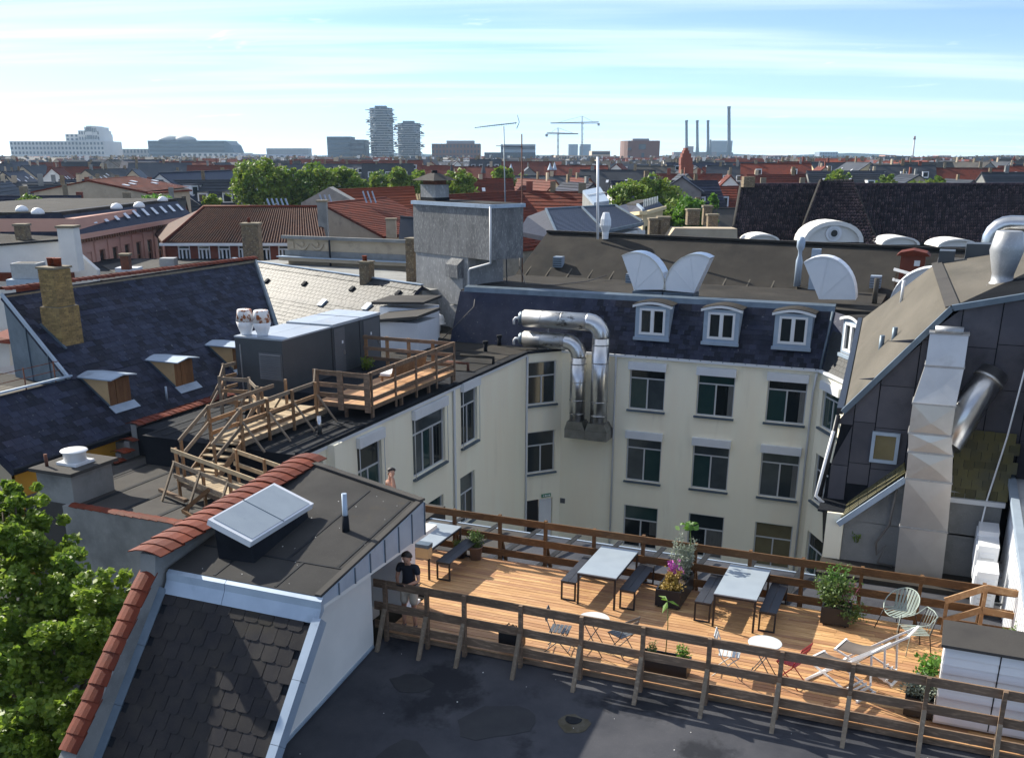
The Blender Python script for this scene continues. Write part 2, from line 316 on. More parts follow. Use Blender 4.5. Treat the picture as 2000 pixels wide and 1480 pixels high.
M['table'] = mat('table_top', (0.2982, 0.3454, 0.3864), 0.38, 0, (0.2621, 0.3054, 0.3477), 2.5, stain=((0.1627, 0.1902, 0.2208), 2.2, 0.64, 0.78, 0.6))
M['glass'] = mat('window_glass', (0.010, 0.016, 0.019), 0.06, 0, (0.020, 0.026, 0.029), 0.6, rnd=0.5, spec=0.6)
M['glass_pale'] = mat('window_glass_painted_reflection', (0.075, 0.09, 0.098), 0.08, 0, (0.035, 0.045, 0.05), 0.7, spec=0.6)  # pale reflection put into the base colour of the pane
M['curtain'] = mat('curtain_painted_dim', (0.16, 0.16, 0.15), 0.5, 0, (0.10, 0.10, 0.095), 6.0, stretch=(6, 6, .4), rnd=0.4)  # lies on the opaque pane; dimming by the glass put into its colour
M['glass_dim'] = mat('window_glass_painted_lit', (0.19, 0.165, 0.09), 0.12, 0, (0.14, 0.12, 0.065), 1.2)  # warmth of a lit room put into the pane colour, nothing glows
M['glass_teal'] = mat('window_glass_teal', (0.016, 0.045, 0.045), 0.06, 0, (0.03, 0.06, 0.055), 0.8, spec=0.6)
M['frame_grey'] = mat('window_frame', (0.56, 0.57, 0.58), 0.5)
M['frame_brown'] = mat('window_frame_brown', (0.20, 0.085, 0.04), 0.6)
M['dark'] = mat('dark_opening', (0.010, 0.010, 0.011), 0.8)
M['panel_dark'] = mat('slate_panel', (0.0672, 0.0672, 0.0806), 0.7, 0, (0.0936, 0.0909, 0.1023), 1.2, rnd=0.14, stain=((0.0438, 0.0447, 0.0528), 0.9, 0.55, 0.7), bump=0.15, spec=0.14)
M['leaf'] = mat('leaf_green', (0.1909, 0.2800, 0.0282), 0.5, 0, (0.0898, 0.1730, 0.0220), 1.6, fine=((0.2806, 0.3540, 0.0471), 5, 0.5, 0.7), trans=0.5, spec=0.35)
M['leaf_far'] = mat('leaf_far', (0.1795, 0.2618, 0.0251), 0.6, 0, (0.0838, 0.1676, 0.0215), 0.25, fine=((0.2753, 0.3247, 0.0359), 1.2, 0.5, 0.7), trans=0.35, rnd=0.2, hue=0.015)
M['leaf_bright'] = mat('leaf_bright', (0.1377, 0.2754, 0.0321), 0.55, 0, (0.0803, 0.1951, 0.0229), 0.3, trans=0.4)
M['leaf_plant'] = mat('leaf_plant', (0.13, 0.20, 0.05), 0.55, 0, (0.07, 0.13, 0.03), 9.0, trans=0.35)
M['leaf_silver'] = mat('leaf_silver', (0.30, 0.34, 0.28), 0.7, 0, (0.20, 0.25, 0.18), 9.0, trans=0.3)
M['leaf_gold'] = mat('leaf_gold', (0.36, 0.27, 0.05), 0.6, 0, (0.26, 0.15, 0.03), 9.0, trans=0.3)
M['flower'] = mat('flower_magenta', (0.42, 0.06, 0.36), 0.6)
M['flower_pink'] = mat('flower_pink', (0.40, 0.10, 0.16), 0.6)
M['bark'] = mat('bark', (0.09, 0.07, 0.05), 0.9, 0, (0.05, 0.04, 0.03), 4.0)
M['soil'] = mat('soil', (0.035, 0.024, 0.016), 0.95, 0, (0.06, 0.04, 0.025), 12)
M['clay'] = mat('clay_pot', (0.19, 0.125, 0.09), 0.8, 0, (0.14, 0.09, 0.065), 5)
M['canvas'] = mat('canvas', (0.1280, 0.1056, 0.0928), 0.9, 0, (0.1088, 0.0896, 0.0768), 8)
M['red_metal'] = mat('red_metal', (0.36, 0.018, 0.02), 0.5)
M['chair_grey'] = mat('chair_grey', (0.11, 0.12, 0.13), 0.5, 0.3)
M['chair_light'] = mat('chair_light', (0.50, 0.53, 0.54), 0.5)
M['green_grey'] = mat('grey_green_metal', (0.30, 0.36, 0.33), 0.5, 0.2)
M['skin'] = mat('skin', (0.50, 0.27, 0.18), 0.55)
M['hair'] = mat('hair_dark', (0.018, 0.013, 0.010), 0.6)
M['shirt'] = mat('shirt_dark', (0.012, 0.013, 0.022), 0.85)
M['shorts'] = mat('shorts_beige', (0.47, 0.41, 0.33), 0.85)
M['shoe'] = mat('shoe_dark', (0.025, 0.03, 0.04), 0.6)
M['cable'] = mat('cable', (0.12, 0.11, 0.10), 0.6)
M['asphalt'] = mat('ground_city', (0.05, 0.05, 0.05), 0.9, 0, (0.075, 0.072, 0.066), 0.02, stain=((0.045, 0.065, 0.03), 0.012, 0.5, 0.62))
# ================================================================== the terrace building (dark roof in front, deck on it)
gnd = MB().box(-4500, 4500, -500, 6100, -16.0, -15.0).build("ground", M["asphalt"], kind="structure")
def roof_z(y): return -0.15 + 0.14 * (y - 16.45)
T_B = thing('terrace_building', 'dark felt covered building top in the foreground carrying the timber deck', 'building', (0, 16, -15))
prof = [(4.0, -1.9), (16.45, -0.15), (18.4, -0.10), (21.0, -0.20), (24.45, -0.62), (24.45, -9.0), (4.0, -9.0)]
MB().prism([(-9.6, y, z) for y, z in prof], (14.6, 0, 0)).build('roof', M['felt_front'], T_B)
MB().prism([(-12.6, y, z) for y, z in prof[2:6] + [(18.4, -9.0)]], (3.0, 0, 0)).build('roof', M['felt_grey'], T_B)
MB().box(-24.6, -12.6, 21.21, 25.455, -9, -0.55).build('roof', M['felt_grey'], T_B)
MB().box(-24.6, -23.67, 25.456, 26.2, -9, -0.555).build('roof', M['felt_grey'], T_B)
MB().box(-2.0, 5.0, 24.45, 26.2, -9, -0.5).build('roof', M['felt_brown'], T_B)
me = mesh_of(MB().box(-0.07, 0.07, 0, 1, -0.004, 0.014), 'felt_seam', M['seam'])
for k, x in enumerate([-8.9, -7.7, -6.35, -5.35, -4.45, -3.4, -2.4, -1.35, -0.3, 0.75, 1.8, 2.9]):   # lapped joints of the felt
    y0, y1 = 4.2, 16.3
    a, b = Vector((x, y0, roof_z(y0))), Vector((x + random.uniform(-.05, .05), y1, roof_z(y1)))
    d = (b - a); piece('felt_seam', me, T_B, basis(a + Vector((0, 0, .004)), (1, 0, 0), d, (0, 0, 1)))
for k in range(9):
    x = -11.6 + k * 1.15
    a, b = Vector((x, 21.2, -.215)), Vector((x + .15, 24.3, -.60))
    piece('felt_seam', me, T_B, basis(a, (1, 0, 0), b - a, (0, 0, 1)))
for k in range(8):
    a, b = Vector((-23.6 + k * 1.3, 21.3, -.55)), Vector((-23.6 + k * 1.3, 25.4, -.55))
    piece('felt_seam', me, T_B, basis(a, (1, 0, 0), b - a, (0, 0, 1)))
MB().box(-12.6, -2.0, 24.44, 24.50, -0.70, -0.60).build('gutter', M['zinc'], T_B)
def roof_patch(x, y, w, l, name='felt_patch', m='felt_grey', rot=0.0):
    c, q = math.cos(rot), math.sin(rot); pts = []
    for a in np.linspace(0, 2 * math.pi, 15)[:-1]:
        rr = random.uniform(.82, 1.08); px_, py_ = w / 2 * math.cos(a) * rr, l / 2 * math.sin(a) * rr
        X_, Y_ = x + c * px_ - q * py_, y + q * px_ + c * py_; pts.append((X_, Y_, roof_z(Y_) + .0035))
    return MB().prism(pts, (0, 0, .003)).build(name, M[m], T_B)
roof_patch(-5.0, 15.05, .62, .55, 'dirt_ring', 'felt_mud'); roof_patch(-3.9, 13.6, 1.6, .9, 'puddle_mark', 'felt_wet', .3); roof_patch(-6.3, 14.7, 1.5, 1.0, 'puddle_mark', 'felt_wet', .6)
roof_patch(-7.4, 13.0, 1.2, 1.5, 'puddle_mark', 'felt_wet', .2); roof_patch(-1.6, 14.2, 1.0, .7, 'puddle_mark', 'felt_wet', .9); roof_patch(-8.3, 15.2, .9, .6, 'puddle_mark', 'felt_wet')
gr = MB()
for k in range(40):
    X_, Y_ = random.uniform(-9.4, 2), random.uniform(11.5, 16.2); e_ = random.uniform(.004, .010); gr.box(X_ - e_, X_ + e_, Y_ - e_, Y_ + e_, roof_z(Y_) - .002, roof_z(Y_) + e_)
for k in range(24):
    X_, Y_ = random.uniform(-12.2, -9.2), random.uniform(13.6, 17.4); e_ = random.uniform(.004, .009); gr.box(X_ - e_, X_ + e_, Y_ - e_, Y_ + e_, 2.06 + .14 * (Y_ - 13.54) - .002, 2.06 + .14 * (Y_ - 13.54) + e_)
gr.build('grit', M['render_white'], T_B, kind='stuff')
# old grey patch of mended felt on the roof, a drain with its ring of dirt
MB().lathe((-5.05, 15.2, roof_z(15.2)), [(0.16, -.02), (0.15, .012), (0.05, .014)], 20).build('roof_drain', M['seam'], T_B)
# ------------------------------------------------------------------ the deck
DECK = thing('timber_deck', 'orange brown roof terrace deck of long boards', 'deck', (-4, 18.7, 0))
pm = mesh_of(MB().box(0, 1, 0, 1, -1, 0), 'plank', M['wood_deck'])
NB = 36
for r in range(NB):
    y = 16.46 + r * 0.1255
    x = -9.55 if y < 18.35 else -13.4
    x += 0.0
    first = True
    while x < 2.25:
        L = random.uniform(2.0, 4.4)
        if first: L *= random.uniform(.4, 1); first = False
        x1 = min(x + L, 2.3)
        if 2.3 - x1 < .6: x1 = 2.3
        o = piece('plank', pm, DECK, Matrix.Translation((x, y, random.uniform(-.003, .002))) @ Matrix.Diagonal((x1 - x - .004, 0.1135, 0.028, 1)))
        x = x1
jm = mesh_of(MB().box(-0.04, 0.04, 0, 1, -1, 0), 'joist', M['wood_grey'])
for k in range(11):
    piece('joist', jm, DECK, Matrix.Translation((-9.3 + k * 1.12, 16.5, -.03)) @ Matrix.Diagonal((1, 4.4, .08, 1)))
MB().box(-9.55, 2.3, 16.47, 16.50, -.13, -.031).build('edge_board', M['wood_grey'], DECK)
# ------------------------------------------------------------------ railings
def railing(name, label, posts, y_post, y_rail, zs, zb, zt, mpost, mrail, foot, side, rail_h=.17, seg=3):
    t = thing(name, label, 'railing', (posts[len(posts) // 2], y_post, 0))
    for i, x in enumerate(posts):
        MB().box(x - .035, x + .035, y_post - .045, y_post + .045, zb, zt + random.uniform(0, .03)).build('post', mpost, t)
        if foot:
            fx, fy, fz, tz = foot
            MB().bar((x + fx, y_post + fy, fz), (x, y_post + side * .05, tz), .06, .075, (1, 0, 0)).build('strut', M['wood_pale'] if side < 0 else mpost, t)
    xs = [posts[0] - .3] + posts[seg::seg]
    if xs[-1] != posts[-1]: xs.append(posts[-1])
    for z in zs:
        for a, b in zip(xs[:-1], xs[1:]):
            MB().box(a + .004, b - .004, y_rail - .018, y_rail + .018, z + random.uniform(-.008, .008), z + rail_h).build('rail', mrail, t)
    return t
RF = railing('railing', 'weathered grey timber railing with slanted struts along the near edge of the deck', [-9.47, -8.54, -7.73, -6.55, -5.34, -4.17, -2.97, -1.73, -.57, .6, 1.73, 2.9],
        16.36, 16.425, (.05, .46, .95), -.17, 1.12, M['wood_grey'], M['wood_grey'], (0.0, -.42, -.235, .56), -1)
RB = railing('railing', 'brown stained timber railing along the far edge of the deck', [-11.4, -10.2, -9.0, -7.84, -6.65, -5.49, -4.3, -3.11, -2.0, -.81, .34, 1.5, 2.4],
        21.10, 21.04, (.07, .44, .90), -.18, 1.06, M['wood_rail'], M['wood_rail'], (0.0, .38, -.22, .5), 1)
# ------------------------------------------------------------------ penthouse
def pz(y): return 2.06 + .14 * (y - 13.54)
PH = thing('penthouse', 'low rooftop house with felt roof, white side wall and dark slate front slope', 'building', (-10.8, 15.4, -.4))
X0, X1, Y0, Y1 = -12.3, -9.05, 13.46, 17.30
MB().hexa([(X0, Y0, pz(Y0) - .10), (X1, Y0, pz(Y0) - .10), (X1, Y1, pz(Y1) - .10), (X0, Y1 + 1.0, pz(Y1 + 1) - .10),
           (X0, Y0, pz(Y0)), (X1, Y0, pz(Y0)), (X1, Y1, pz(Y1)), (X0, Y1 + 1.0, pz(Y1 + 1))]).build('roof', M['felt_shed'], PH)
for a, b in (((-12.2, 14.4), (-9.1, 14.4)), ((-10.0, 13.5), (-10.0, 14.4)), ((-10.35, 14.4), (-10.35, 17.4)), ((-11.3, 13.5), (-11.3, 14.4)), ((-9.3, 14.4), (-9.3, 17.2))):
    pa, pb = Vector((a[0], a[1], pz(a[1]) + .004)), Vector((b[0], b[1], pz(b[1]) + .004))
    MB().bar(pa, pb, .05, .012).build('felt_seam', M['seam'], PH)
MB().bar((X1 - .06, Y0, pz(Y0) + .015), (X1 - .06, Y1, pz(Y1) + .015), .12, .035).build('roof_edge', M['felt_grey'], PH)
MB().bar((X0 + .1, Y1 + .93, pz(Y1 + .95) + .03), (X1, Y1 - .05, pz(Y1) + .03), .16, .045).build('roof_edge', M['felt_grey'], PH)
n = 7
for k in range(n):   # zinc fascia, seven sheets with standing seams
    a, b = Y0 + (Y1 - Y0) * k / n, Y0 + (Y1 - Y0) * (k + 1) / n
    MB().prism([(X1, a + .006, 1.88), (X1, b - .006, 1.88), (X1, b - .006, pz(b) - .02), (X1, a + .006, pz(a) - .02)], (.015, 0, 0)).build('fascia_sheet', M['zinc'], PH)
    MB().box(X1, X1 + .035, b - .012, b + .012, 1.87, pz(b) - .03).build('standing_seam', M['zinc_dark'], PH)
MB().box(X0 + .02, X1 - .01, Y0, Y1 + .6, 1.80, 1.88).build('soffit', M['render_white'], PH)
# slate slope, top flashing, verges
SY0, SZ0 = 13.44, 1.84; SL = 1.15
def sz_(y): return SZ0 - SL * (SY0 - y)
def spt(x, y, h=0): return Vector((x, y, sz_(y))) + Vector((0, -SL, 1)).normalized() * h
XL, XR = -12.28, -9.12
YB = 10.9
MB().prism([(XL, SY0, sz_(SY0) - .03), (XR, SY0, sz_(SY0) - .03), (XR, YB, sz_(YB) - .03), (XL, YB, sz_(YB) - .03)], (0, .05, -.30)).build('slope', M['felt'], PH)
sd = Vector((0, -1, -SL)).normalized(); sn = Vector((0, -SL, 1)).normalized()
sl = MB()   # one slate with clipped corners, laid overlapping
w, h, c, t = .30, .44, .045, .007
pts = [(0.006, 0), (w - .006, 0), (w - .006, h - c), (w - c, h), (c, h), (0.006, h - c)]
sl.add([(x, y, 0.0) for x, y in pts] + [(x, y, -t) for x, y in pts], [(0, 5, 4, 3, 2, 1), (6, 7, 8, 9, 10, 11)] + [(i, (i + 1) % 6, 6 + (i + 1) % 6, 6 + i) for i in range(6)])
slm = mesh_of(sl, 'slate', M['slate_front'])
rows = int(4.1 / .305)
for r in range(rows):
    xx = XL + .02 - (0.15 if r % 2 else 0)
    while xx < XR - .05:
        x_a = xx
        P = Vector((x_a, SY0, SZ0)) + sd * (r * .305 + .03 + random.uniform(-.006, .006)) + sn * (.012)
        if x_a > XL - .1 and x_a + w < XR + .12:
            tilt = Quaternion((1, 0, 0), random.uniform(.035, .06))
            xdir = Vector((1, 0, 0)) + sd * random.uniform(-.02, .02)
            dn = (sd + sn * random.uniform(.025, .04)).normalized()
            piece('slate', slm, PH, basis(P, xdir.normalized(), dn, xdir.cross(dn).normalized() * -1 if xdir.cross(dn).dot(sn) < 0 else xdir.cross(dn).normalized()))
        xx += w
for a, b in ((XL, -11.0), (-10.99, -9.0)):
    MB().prism([(a, SY0 + .02, pz(Y0) - .01), (a, SY0 - .05, pz(Y0) - .06), (a, SY0 - .07, 1.86), (a, SY0 - .2, sz_(SY0 - .2) + .035), (a, SY0 - .19, sz_(SY0 - .2) + .02), (a, SY0 + .02, 1.80)], (b - a, 0, 0)).build('flashing', M['zinc'], PH)
for k in range(4):   # right verge in four lengths, left verge gutter
    a, b = SY0 - .12 - k * .72, SY0 - .12 - (k + 1) * .72
    MB().add([spt(XR, a, .05), spt(XR + .17, a, .06), spt(XR + .17, b + .005, .06), spt(XR, b + .005, .05), spt(XR, a, -.02), spt(XR + .17, a, -.16), spt(XR + .17, b + .005, -.16), spt(XR, b + .005, -.02)],
             [(0, 1, 2, 3), (1, 5, 6, 2), (0, 3, 7, 4), (4, 7, 6, 5), (0, 4, 5, 1), (3, 2, 6, 7)]).build('verge_sheet', M['zinc'], PH)
    MB().add([spt(XL - .16, a, .12), spt(XL + .05, a, .03), spt(XL + .05, b + .005, .03), spt(XL - .16, b + .005, .12), spt(XL - .16, a, .0), spt(XL + .05, a, .0), spt(XL + .05, b + .005, .0), spt(XL - .16, b + .005, .0)],
             [(0, 1, 2, 3), (1, 5, 6, 2), (0, 3, 7, 4), (4, 7, 6, 5), (0, 4, 5, 1), (3, 2, 6, 7)]).build('verge_sheet', M['zinc_dark'], PH)
# side wall, recess with the door, pillar
MB().prism([(-9.6, SY0 + .1, 1.86), (-9.6, 16.05, 1.86), (-9.6, 16.05, -.30), (-9.6, 11.2, -1.0), (-9.6, 11.2, sz_(11.2) - .05), (-9.6, SY0 - .1, sz_(SY0 - .1) - .05)], (-.25, 0, 0)).build('side_wall', M['render_white'], PH)
MB().bar((-9.58, 11.3, roof_z(11.3) + .06), (-9.58, 16.0, roof_z(16) + .06), .04, .05).build('base_strip', M['zinc'], PH)
MB().box(-12.3, -10.7, 15.9, 18.2, -.6, 1.82).build('inner_wall', M['render_white'], PH)
MB().box(-10.72, -9.86, 15.85, 16.05, -.3, 1.84).build('return_wall', M['render_white'], PH)
dr = MB().box(-10.69, -10.64, 16.25, 17.15, .02, 1.8).build('door', M['grey_metal'], PH)
MB().box(-10.64, -10.60, 17.0, 17.03, .9, 1.05).build('handle', M['steel'], dr)
MB().box(-10.68, -9.62, 17.36, 17.95, 0, 1.84).build('pillar', M['white_metal'], PH)
MB().box(-9.75, -9.55, 17.3, 18.0, 0.001, .07).build('pillar_base', M['white'], PH)
MB().box(-9.9, -9.55, 17.55, 17.9, 1.45, 1.86).build('corbel', M['butter'], PH)
# rooflight
A, B_, C_, D_ = Vector((-11.66, 13.92, 2.93)), Vector((-10.80, 13.98, 2.60)), Vector((-10.86, 16.12, 2.66)), Vector((-11.72, 16.06, 2.99))
SKL = MB()
nrm = (B_ - A).cross(D_ - A).normalized()
SKL.hexa([p - nrm * .12 for p in (A, B_, C_, D_)] + [A, B_, C_, D_])
sk = SKL.build('rooflight', M['white_metal'], PH)
ins = [A.lerp(C_, .045), B_.lerp(D_, .045), C_.lerp(A, .045), D_.lerp(B_, .045)]
MB().hexa([p - nrm * .02 for p in ins] + [p + nrm * .012 for p in ins]).build('pane', M['table'], sk)
m1, m2 = A.lerp(D_, .5), B_.lerp(C_, .5)
MB().bar(m1 + nrm * .014, m2 + nrm * .014, .012, .012, nrm).build('glazing_bar', M['zinc_dark'], sk)
q = [A.lerp(C_, .06), B_.lerp(D_, .06), C_.lerp(A, .06), D_.lerp(B_, .06)]
MB().hexa([(p.x, p.y, pz(p.y) - .05) for p in q] + [p - nrm * .11 for p in q]).build('kerb', M['felt'], PH)
vp = MB().tube([(-9.89, 15.7, pz(15.7) - .05), (-9.89, 15.7, pz(15.7) + .75)], .05, 12).build('vent_pipe', M['zinc'], PH)
MB().tube([(-9.89, 15.7, pz(15.7) - .02), (-9.89, 15.7, pz(15.7) + .32)], [.075, .062], 12).build('collar', M['felt'], vp)
# ------------------------------------------------------------------ party wall with red tile coping
PW = thing('party_wall', 'rendered party wall beside the slate slope capped with red tiles', 'wall', (-12.6, 15.5, -2))
def cz(y): return 2.36 + .070 * (y - 13.25)
MB().prism([(-12.70, 18.5, cz(18.5)), (-12.70, 13.25, cz(13.25)), (-12.70, 13.18, 1.98), (-12.70, 10.6, 1.98 - 2.58 * 1.02), (-12.70, 10.6, -9), (-12.70, 18.5, -9)], (.34, 0, 0)).build('wall', M['render_grey'], PW)
def tile_mesh(name, w, l, m, curve=.05, t=.02):
    mb = MB(); n = 5
    prof = [(-w / 2 + w * i / (n - 1), curve * (1 - (2 * i / (n - 1) - 1) ** 2)) for i in range(n)]
    top = [(x, y, z) for x, z in prof for y in (0, l)]; bot = [(x, y, z - t) for x, z in prof for y in (0, l)]
    fs = []
    N_ = 2 * n
    for i in range(n - 1):
        a = 2 * i; fs += [(a, a + 2, a + 3, a + 1), (N_ + a, N_ + a + 1, N_ + a + 3, N_ + a + 2), (a, N_ + a, N_ + a + 2, a + 2), (a + 1, a + 3, N_ + a + 3, N_ + a + 1)]
    fs += [(0, 1, N_ + 1, N_), (N_ - 2, 2 * N_ - 2, 2 * N_ - 1, N_ - 1)]
    mb.add(top + bot, fs); return mesh_of(mb, name, m)
ctm = tile_mesh('coping_tile', .74, .37, M['tile_red'], .07)
def coping(parent, a, b, step=.30, rise=.035, wob=.012, mesh=None):
    a, b = Vector(a), Vector(b); d = (b - a); n = max(1, int(round(d.length / step))); d = d.normalized()
    side = d.cross(UP).normalized(); up = side.cross(d)
    for k in range(n):
        P = a + (b - a) * (k / n) + up * random.uniform(.0, wob)
        dd = (d + up * (-.07 - random.uniform(0, .03)) + side * random.uniform(-.03, .03)).normalized()
        s2 = dd.cross(UP).normalized(); u2 = s2.cross(dd)
        piece('coping_tile', mesh or ctm, parent, basis(P + up * .05, s2, dd, u2))
coping(PW, (-12.52, 13.15, cz(13.15)), (-12.52, 18.6, cz(18.6)), .31)
coping(PW, (-12.56, 10.9, 1.95 - 2.3 * 1.02), (-12.56, 13.2, 1.95), .30, mesh=tile_mesh('coping_tile_narrow', .40, .40, M['tile_red'], .05))
# ------------------------------------------------------------------ grey rendered wall with the vent block, stepped party wall
GW = thing('grey_wall', 'rough grey rendered wall with a block shaft behind the tree', 'wall', (-19, 21, -10))
MB().box(-22.75, -12.72, 20.9, 21.2, -14.9, -.48).build('wall', M['render_grey'], GW)
MB().box(-23.95, -22.6, 21.22, 22.85, -14.9, .33).build('shaft', M['render_grey'], GW)
MB().box(-24.08, -22.46, 21.08, 23.02, .35, .45).build('cap', M['felt_grey'], GW)
gtm = tile_mesh('wall_tile', .34, .30, M['tile_red'], .05)
coping(GW, (-22.5, 21.05, -.50), (-12.8, 21.05, -.50), .29, mesh=gtm)
FAN = thing('roof_fan', 'round white roof fan standing on the grey block shaft', 'fan', (-23.2, 22.05, .45))
MB().box(-23.58, -22.82, 21.67, 22.43, .45, .53).build('base', M['white_metal'], FAN)
MB().lathe((-23.2, 22.05, .53), [(.33, 0), (.33, .26), (.35, .28)], 28).build('drum', M['white'], FAN)
MB().lathe((-23.2, 22.05, .81), [(.38, 0), (.40, .025), (.38, .05), (.1, .07)], 28).build('lid', M['white'], FAN)
tag(MB().tube([(-23.72, 21.45, .44), (-23.72, 21.45, .82)], .05, 10).build('vent_pipe', M['rust'], origin=(-23.72, 21.45, .45)), 'short rusty pipe beside the round white fan', 'pipe')
SW = thing('stepped_wall', 'rendered gable wall climbing in steps with red tiles on each step', 'wall', (-24.6, 26, -3))
steps = [(24.9, 25.35, -.50), (25.35, 25.8, -.28), (25.8, 26.2, .02), (26.2, 31.4, .50)]
for a, b, z in steps:
    MB().box(-24.83, -24.60, a, b, -9, z).build('wall', M['render_grey'], SW)
    zz = z
    coping(SW, (-24.71, a - .05, zz - .02), (-24.71, b - (.0 if b > 30 else .06), zz - .02 + (.0 if b > 30 else .0)), .27, mesh=tile_mesh('step_tile', .60, .33, M['tile_red'], .06))
# ================================================================== foliage helpers
def leaf_mesh(name, P, size, m, parent=None, origin=(0, 0, 0), updir=.35, aspect=.62, droop=.0, **t):
    P = np.asarray(P, float); n = len(P); o0 = np.array(org(parent)) if parent is not None else np.array(origin, float)
    nr = rng.normal(size=(n, 3)); nr[:, 2] = np.abs(nr[:, 2]) + updir; nr /= np.linalg.norm(nr, axis=1)[:, None]
    a = rng.normal(size=(n, 3)); a[:, 2] -= droop; a -= nr * (a * nr).sum(1)[:, None]; a /= np.linalg.norm(a, axis=1)[:, None]
    b = np.cross(nr, a); s = (size * rng.uniform(.6, 1.35, n))[:, None]
    q = P - o0
    V = np.stack([q - a * s * .5, q + b * s * aspect * .5 - nr * s * .08, q + a * s * .5 - nr * s * .12, q - b * s * aspect * .5 - nr * s * .08], 1).reshape(-1, 3)
    me = bpy.data.meshes.new(name); me.vertices.add(4 * n); me.vertices.foreach_set("co", V.ravel())
    F = np.arange(4 * n).reshape(n, 4); T = np.concatenate([F[:, [0, 1, 2]], F[:, [0, 2, 3]]])
    me.loops.add(6 * n); me.loops.foreach_set("vertex_index", T.ravel()); me.polygons.add(2 * n)
    me.polygons.foreach_set("loop_start", np.arange(0, 6 * n, 3)); me.polygons.foreach_set("loop_total", np.full(2 * n, 3))
    me.materials.append(m); me.update(); me.validate()
    o = bpy.data.objects.new(name, me); COL.objects.link(o)
    if parent is not None: o.parent = parent
    else: o.location = origin
    return tag(o, **t)
def clump_points(c, rad, nclump, nleaf, spread, shell=.55):
    c = np.array(c, float); rad = np.array(rad, float)
    d = rng.normal(size=(nclump, 3)); d /= np.linalg.norm(d, axis=1)[:, None]
    rr = rng.uniform(shell, 1.0, nclump) ** .8
    ce = c + d * rr[:, None] * rad
    sp = spread * rng.uniform(.6, 1.3, nclump)
    k = rng.integers(0, nclump, nleaf)
    e = rng.normal(size=(nleaf, 3)); e /= np.linalg.norm(e, axis=1)[:, None]
    return ce[k] + e * (sp[k] * rng.uniform(.3, 1, nleaf) ** .5)[:, None] * np.array([1, 1, .8])
def tree(name, label, base, h, rad, nclump, nleaf, lsize, m, spread, group=None, crown_z=None, limbs=6):
    t = thing(name, label, 'tree', base, group)
    base = Vector(base); top = base + Vector((0, 0, h))
    cc = base + Vector((0, 0, h - rad[2])) if crown_z is None else Vector((base.x, base.y, crown_z))
    tr = MB().tube([base, base.lerp(cc, .5) + Vector((.1, .1, 0)), cc], [rad[0] * .085 + .12, rad[0] * .06 + .08, .06], 8)
    for k in range(limbs):
        a = 2 * math.pi * k / limbs + random.random(); s0 = base.lerp(cc, .55 + .35 * random.random())
        e = cc + Vector((math.cos(a) * rad[0] * .75, math.sin(a) * rad[1] * .75, rad[2] * random.uniform(-.3, .6)))
        tr.tube([s0, s0.lerp(e, .5) + Vector((0, 0, .3)), e], [rad[0] * .035 + .05, rad[0] * .02 + .03, .02], 6)
    tr.build('trunk', M['bark'], t)
    leaf_mesh('crown', clump_points(cc, rad, nclump, nleaf, spread), lsize, m, t)
    return t
# ================================================================== furniture on the deck
def picnic_table(x, y, w=.86, l=1.72, label=''):
    t = thing('picnic_table', label, 'table', (x, y, 0), 'long tables with pale tops and black legs on the deck')
    x0, x1, y0, y1 = x - w / 2, x + w / 2, y - l / 2, y + l / 2
    MB().box(x0, x1, y0, y1, .715, .74).build('tabletop', M['table'], t)
    f = MB()
    f.box(x0 + .002, x0 + .032, y0 + .002, y1 - .002, .672, .712).box(x1 - .032, x1 - .002, y0 + .002, y1 - .002, .672, .712).box(x0 + .034, x1 - .034, y0 + .002, y0 + .03, .672, .712).box(x0 + .034, x1 - .034, y1 - .03, y1 - .002, .672, .712)
    f.build('frame', M['black_metal'], t)
    for a in (x0 + .004, x1 - .044):
        for b in (y0 + .004, y1 - .044): MB().box(a, a + .04, b, b + .04, 0, .67).build('leg', M['black_metal'], t)
    return t
def bench(x, y, l=1.6, label=''):
    t = thing('bench', label, 'bench', (x, y, 0), 'black benches beside the long tables')
    for s in (-1, 1):
        MB().box(x + s * .088 - .084, x + s * .088 + .084, y - l / 2, y + l / 2, .425, .45).build('seat_board', M['bench_black'], t)
    for yy in (y - l / 2 + .015, y + l / 2 - .05):
        MB().box(x - .17, x - .135, yy, yy + .035, 0.03, .422).box(x + .135, x + .17, yy, yy + .035, 0.03, .422).box(x - .17, x + .17, yy, yy + .035, 0, .028).box(x - .134, x + .134, yy, yy + .035, .39, .422).build('leg_frame', M['black_metal'], t)
    return t
picnic_table(-5.98, 20.09, label='long pale topped table to the left of the flower planter')
picnic_table(-3.07, 20.13, label='long pale topped table to the right of the flower planter')
picnic_table(-10.33, 20.0, label='pale topped table half hidden behind the penthouse pillar')
bench(-6.64, 20.12, label='black bench on the outer left side of the first long table')
bench(-5.33, 20.16, label='black bench between the first long table and the flower planter')
bench(-3.73, 20.18, label='black bench between the flower planter and the second long table')
bench(-2.42, 20.22, label='black bench on the right side of the second long table')
bench(-9.62, 20.05, label='black bench beside the table near the penthouse pillar')
cr = thing('crate', 'shallow brown wooden crate with blue lid hung at the penthouse pillar', 'crate', (-9.95, 19.0, .62))
MB().box(-10.12, -9.80, 18.9, 19.1, .62, .86).build('body', M['ply'], cr); MB().box(-10.13, -9.79, 18.89, 19.11, .865, .95).build('lid', M['zinc_dark'], cr)
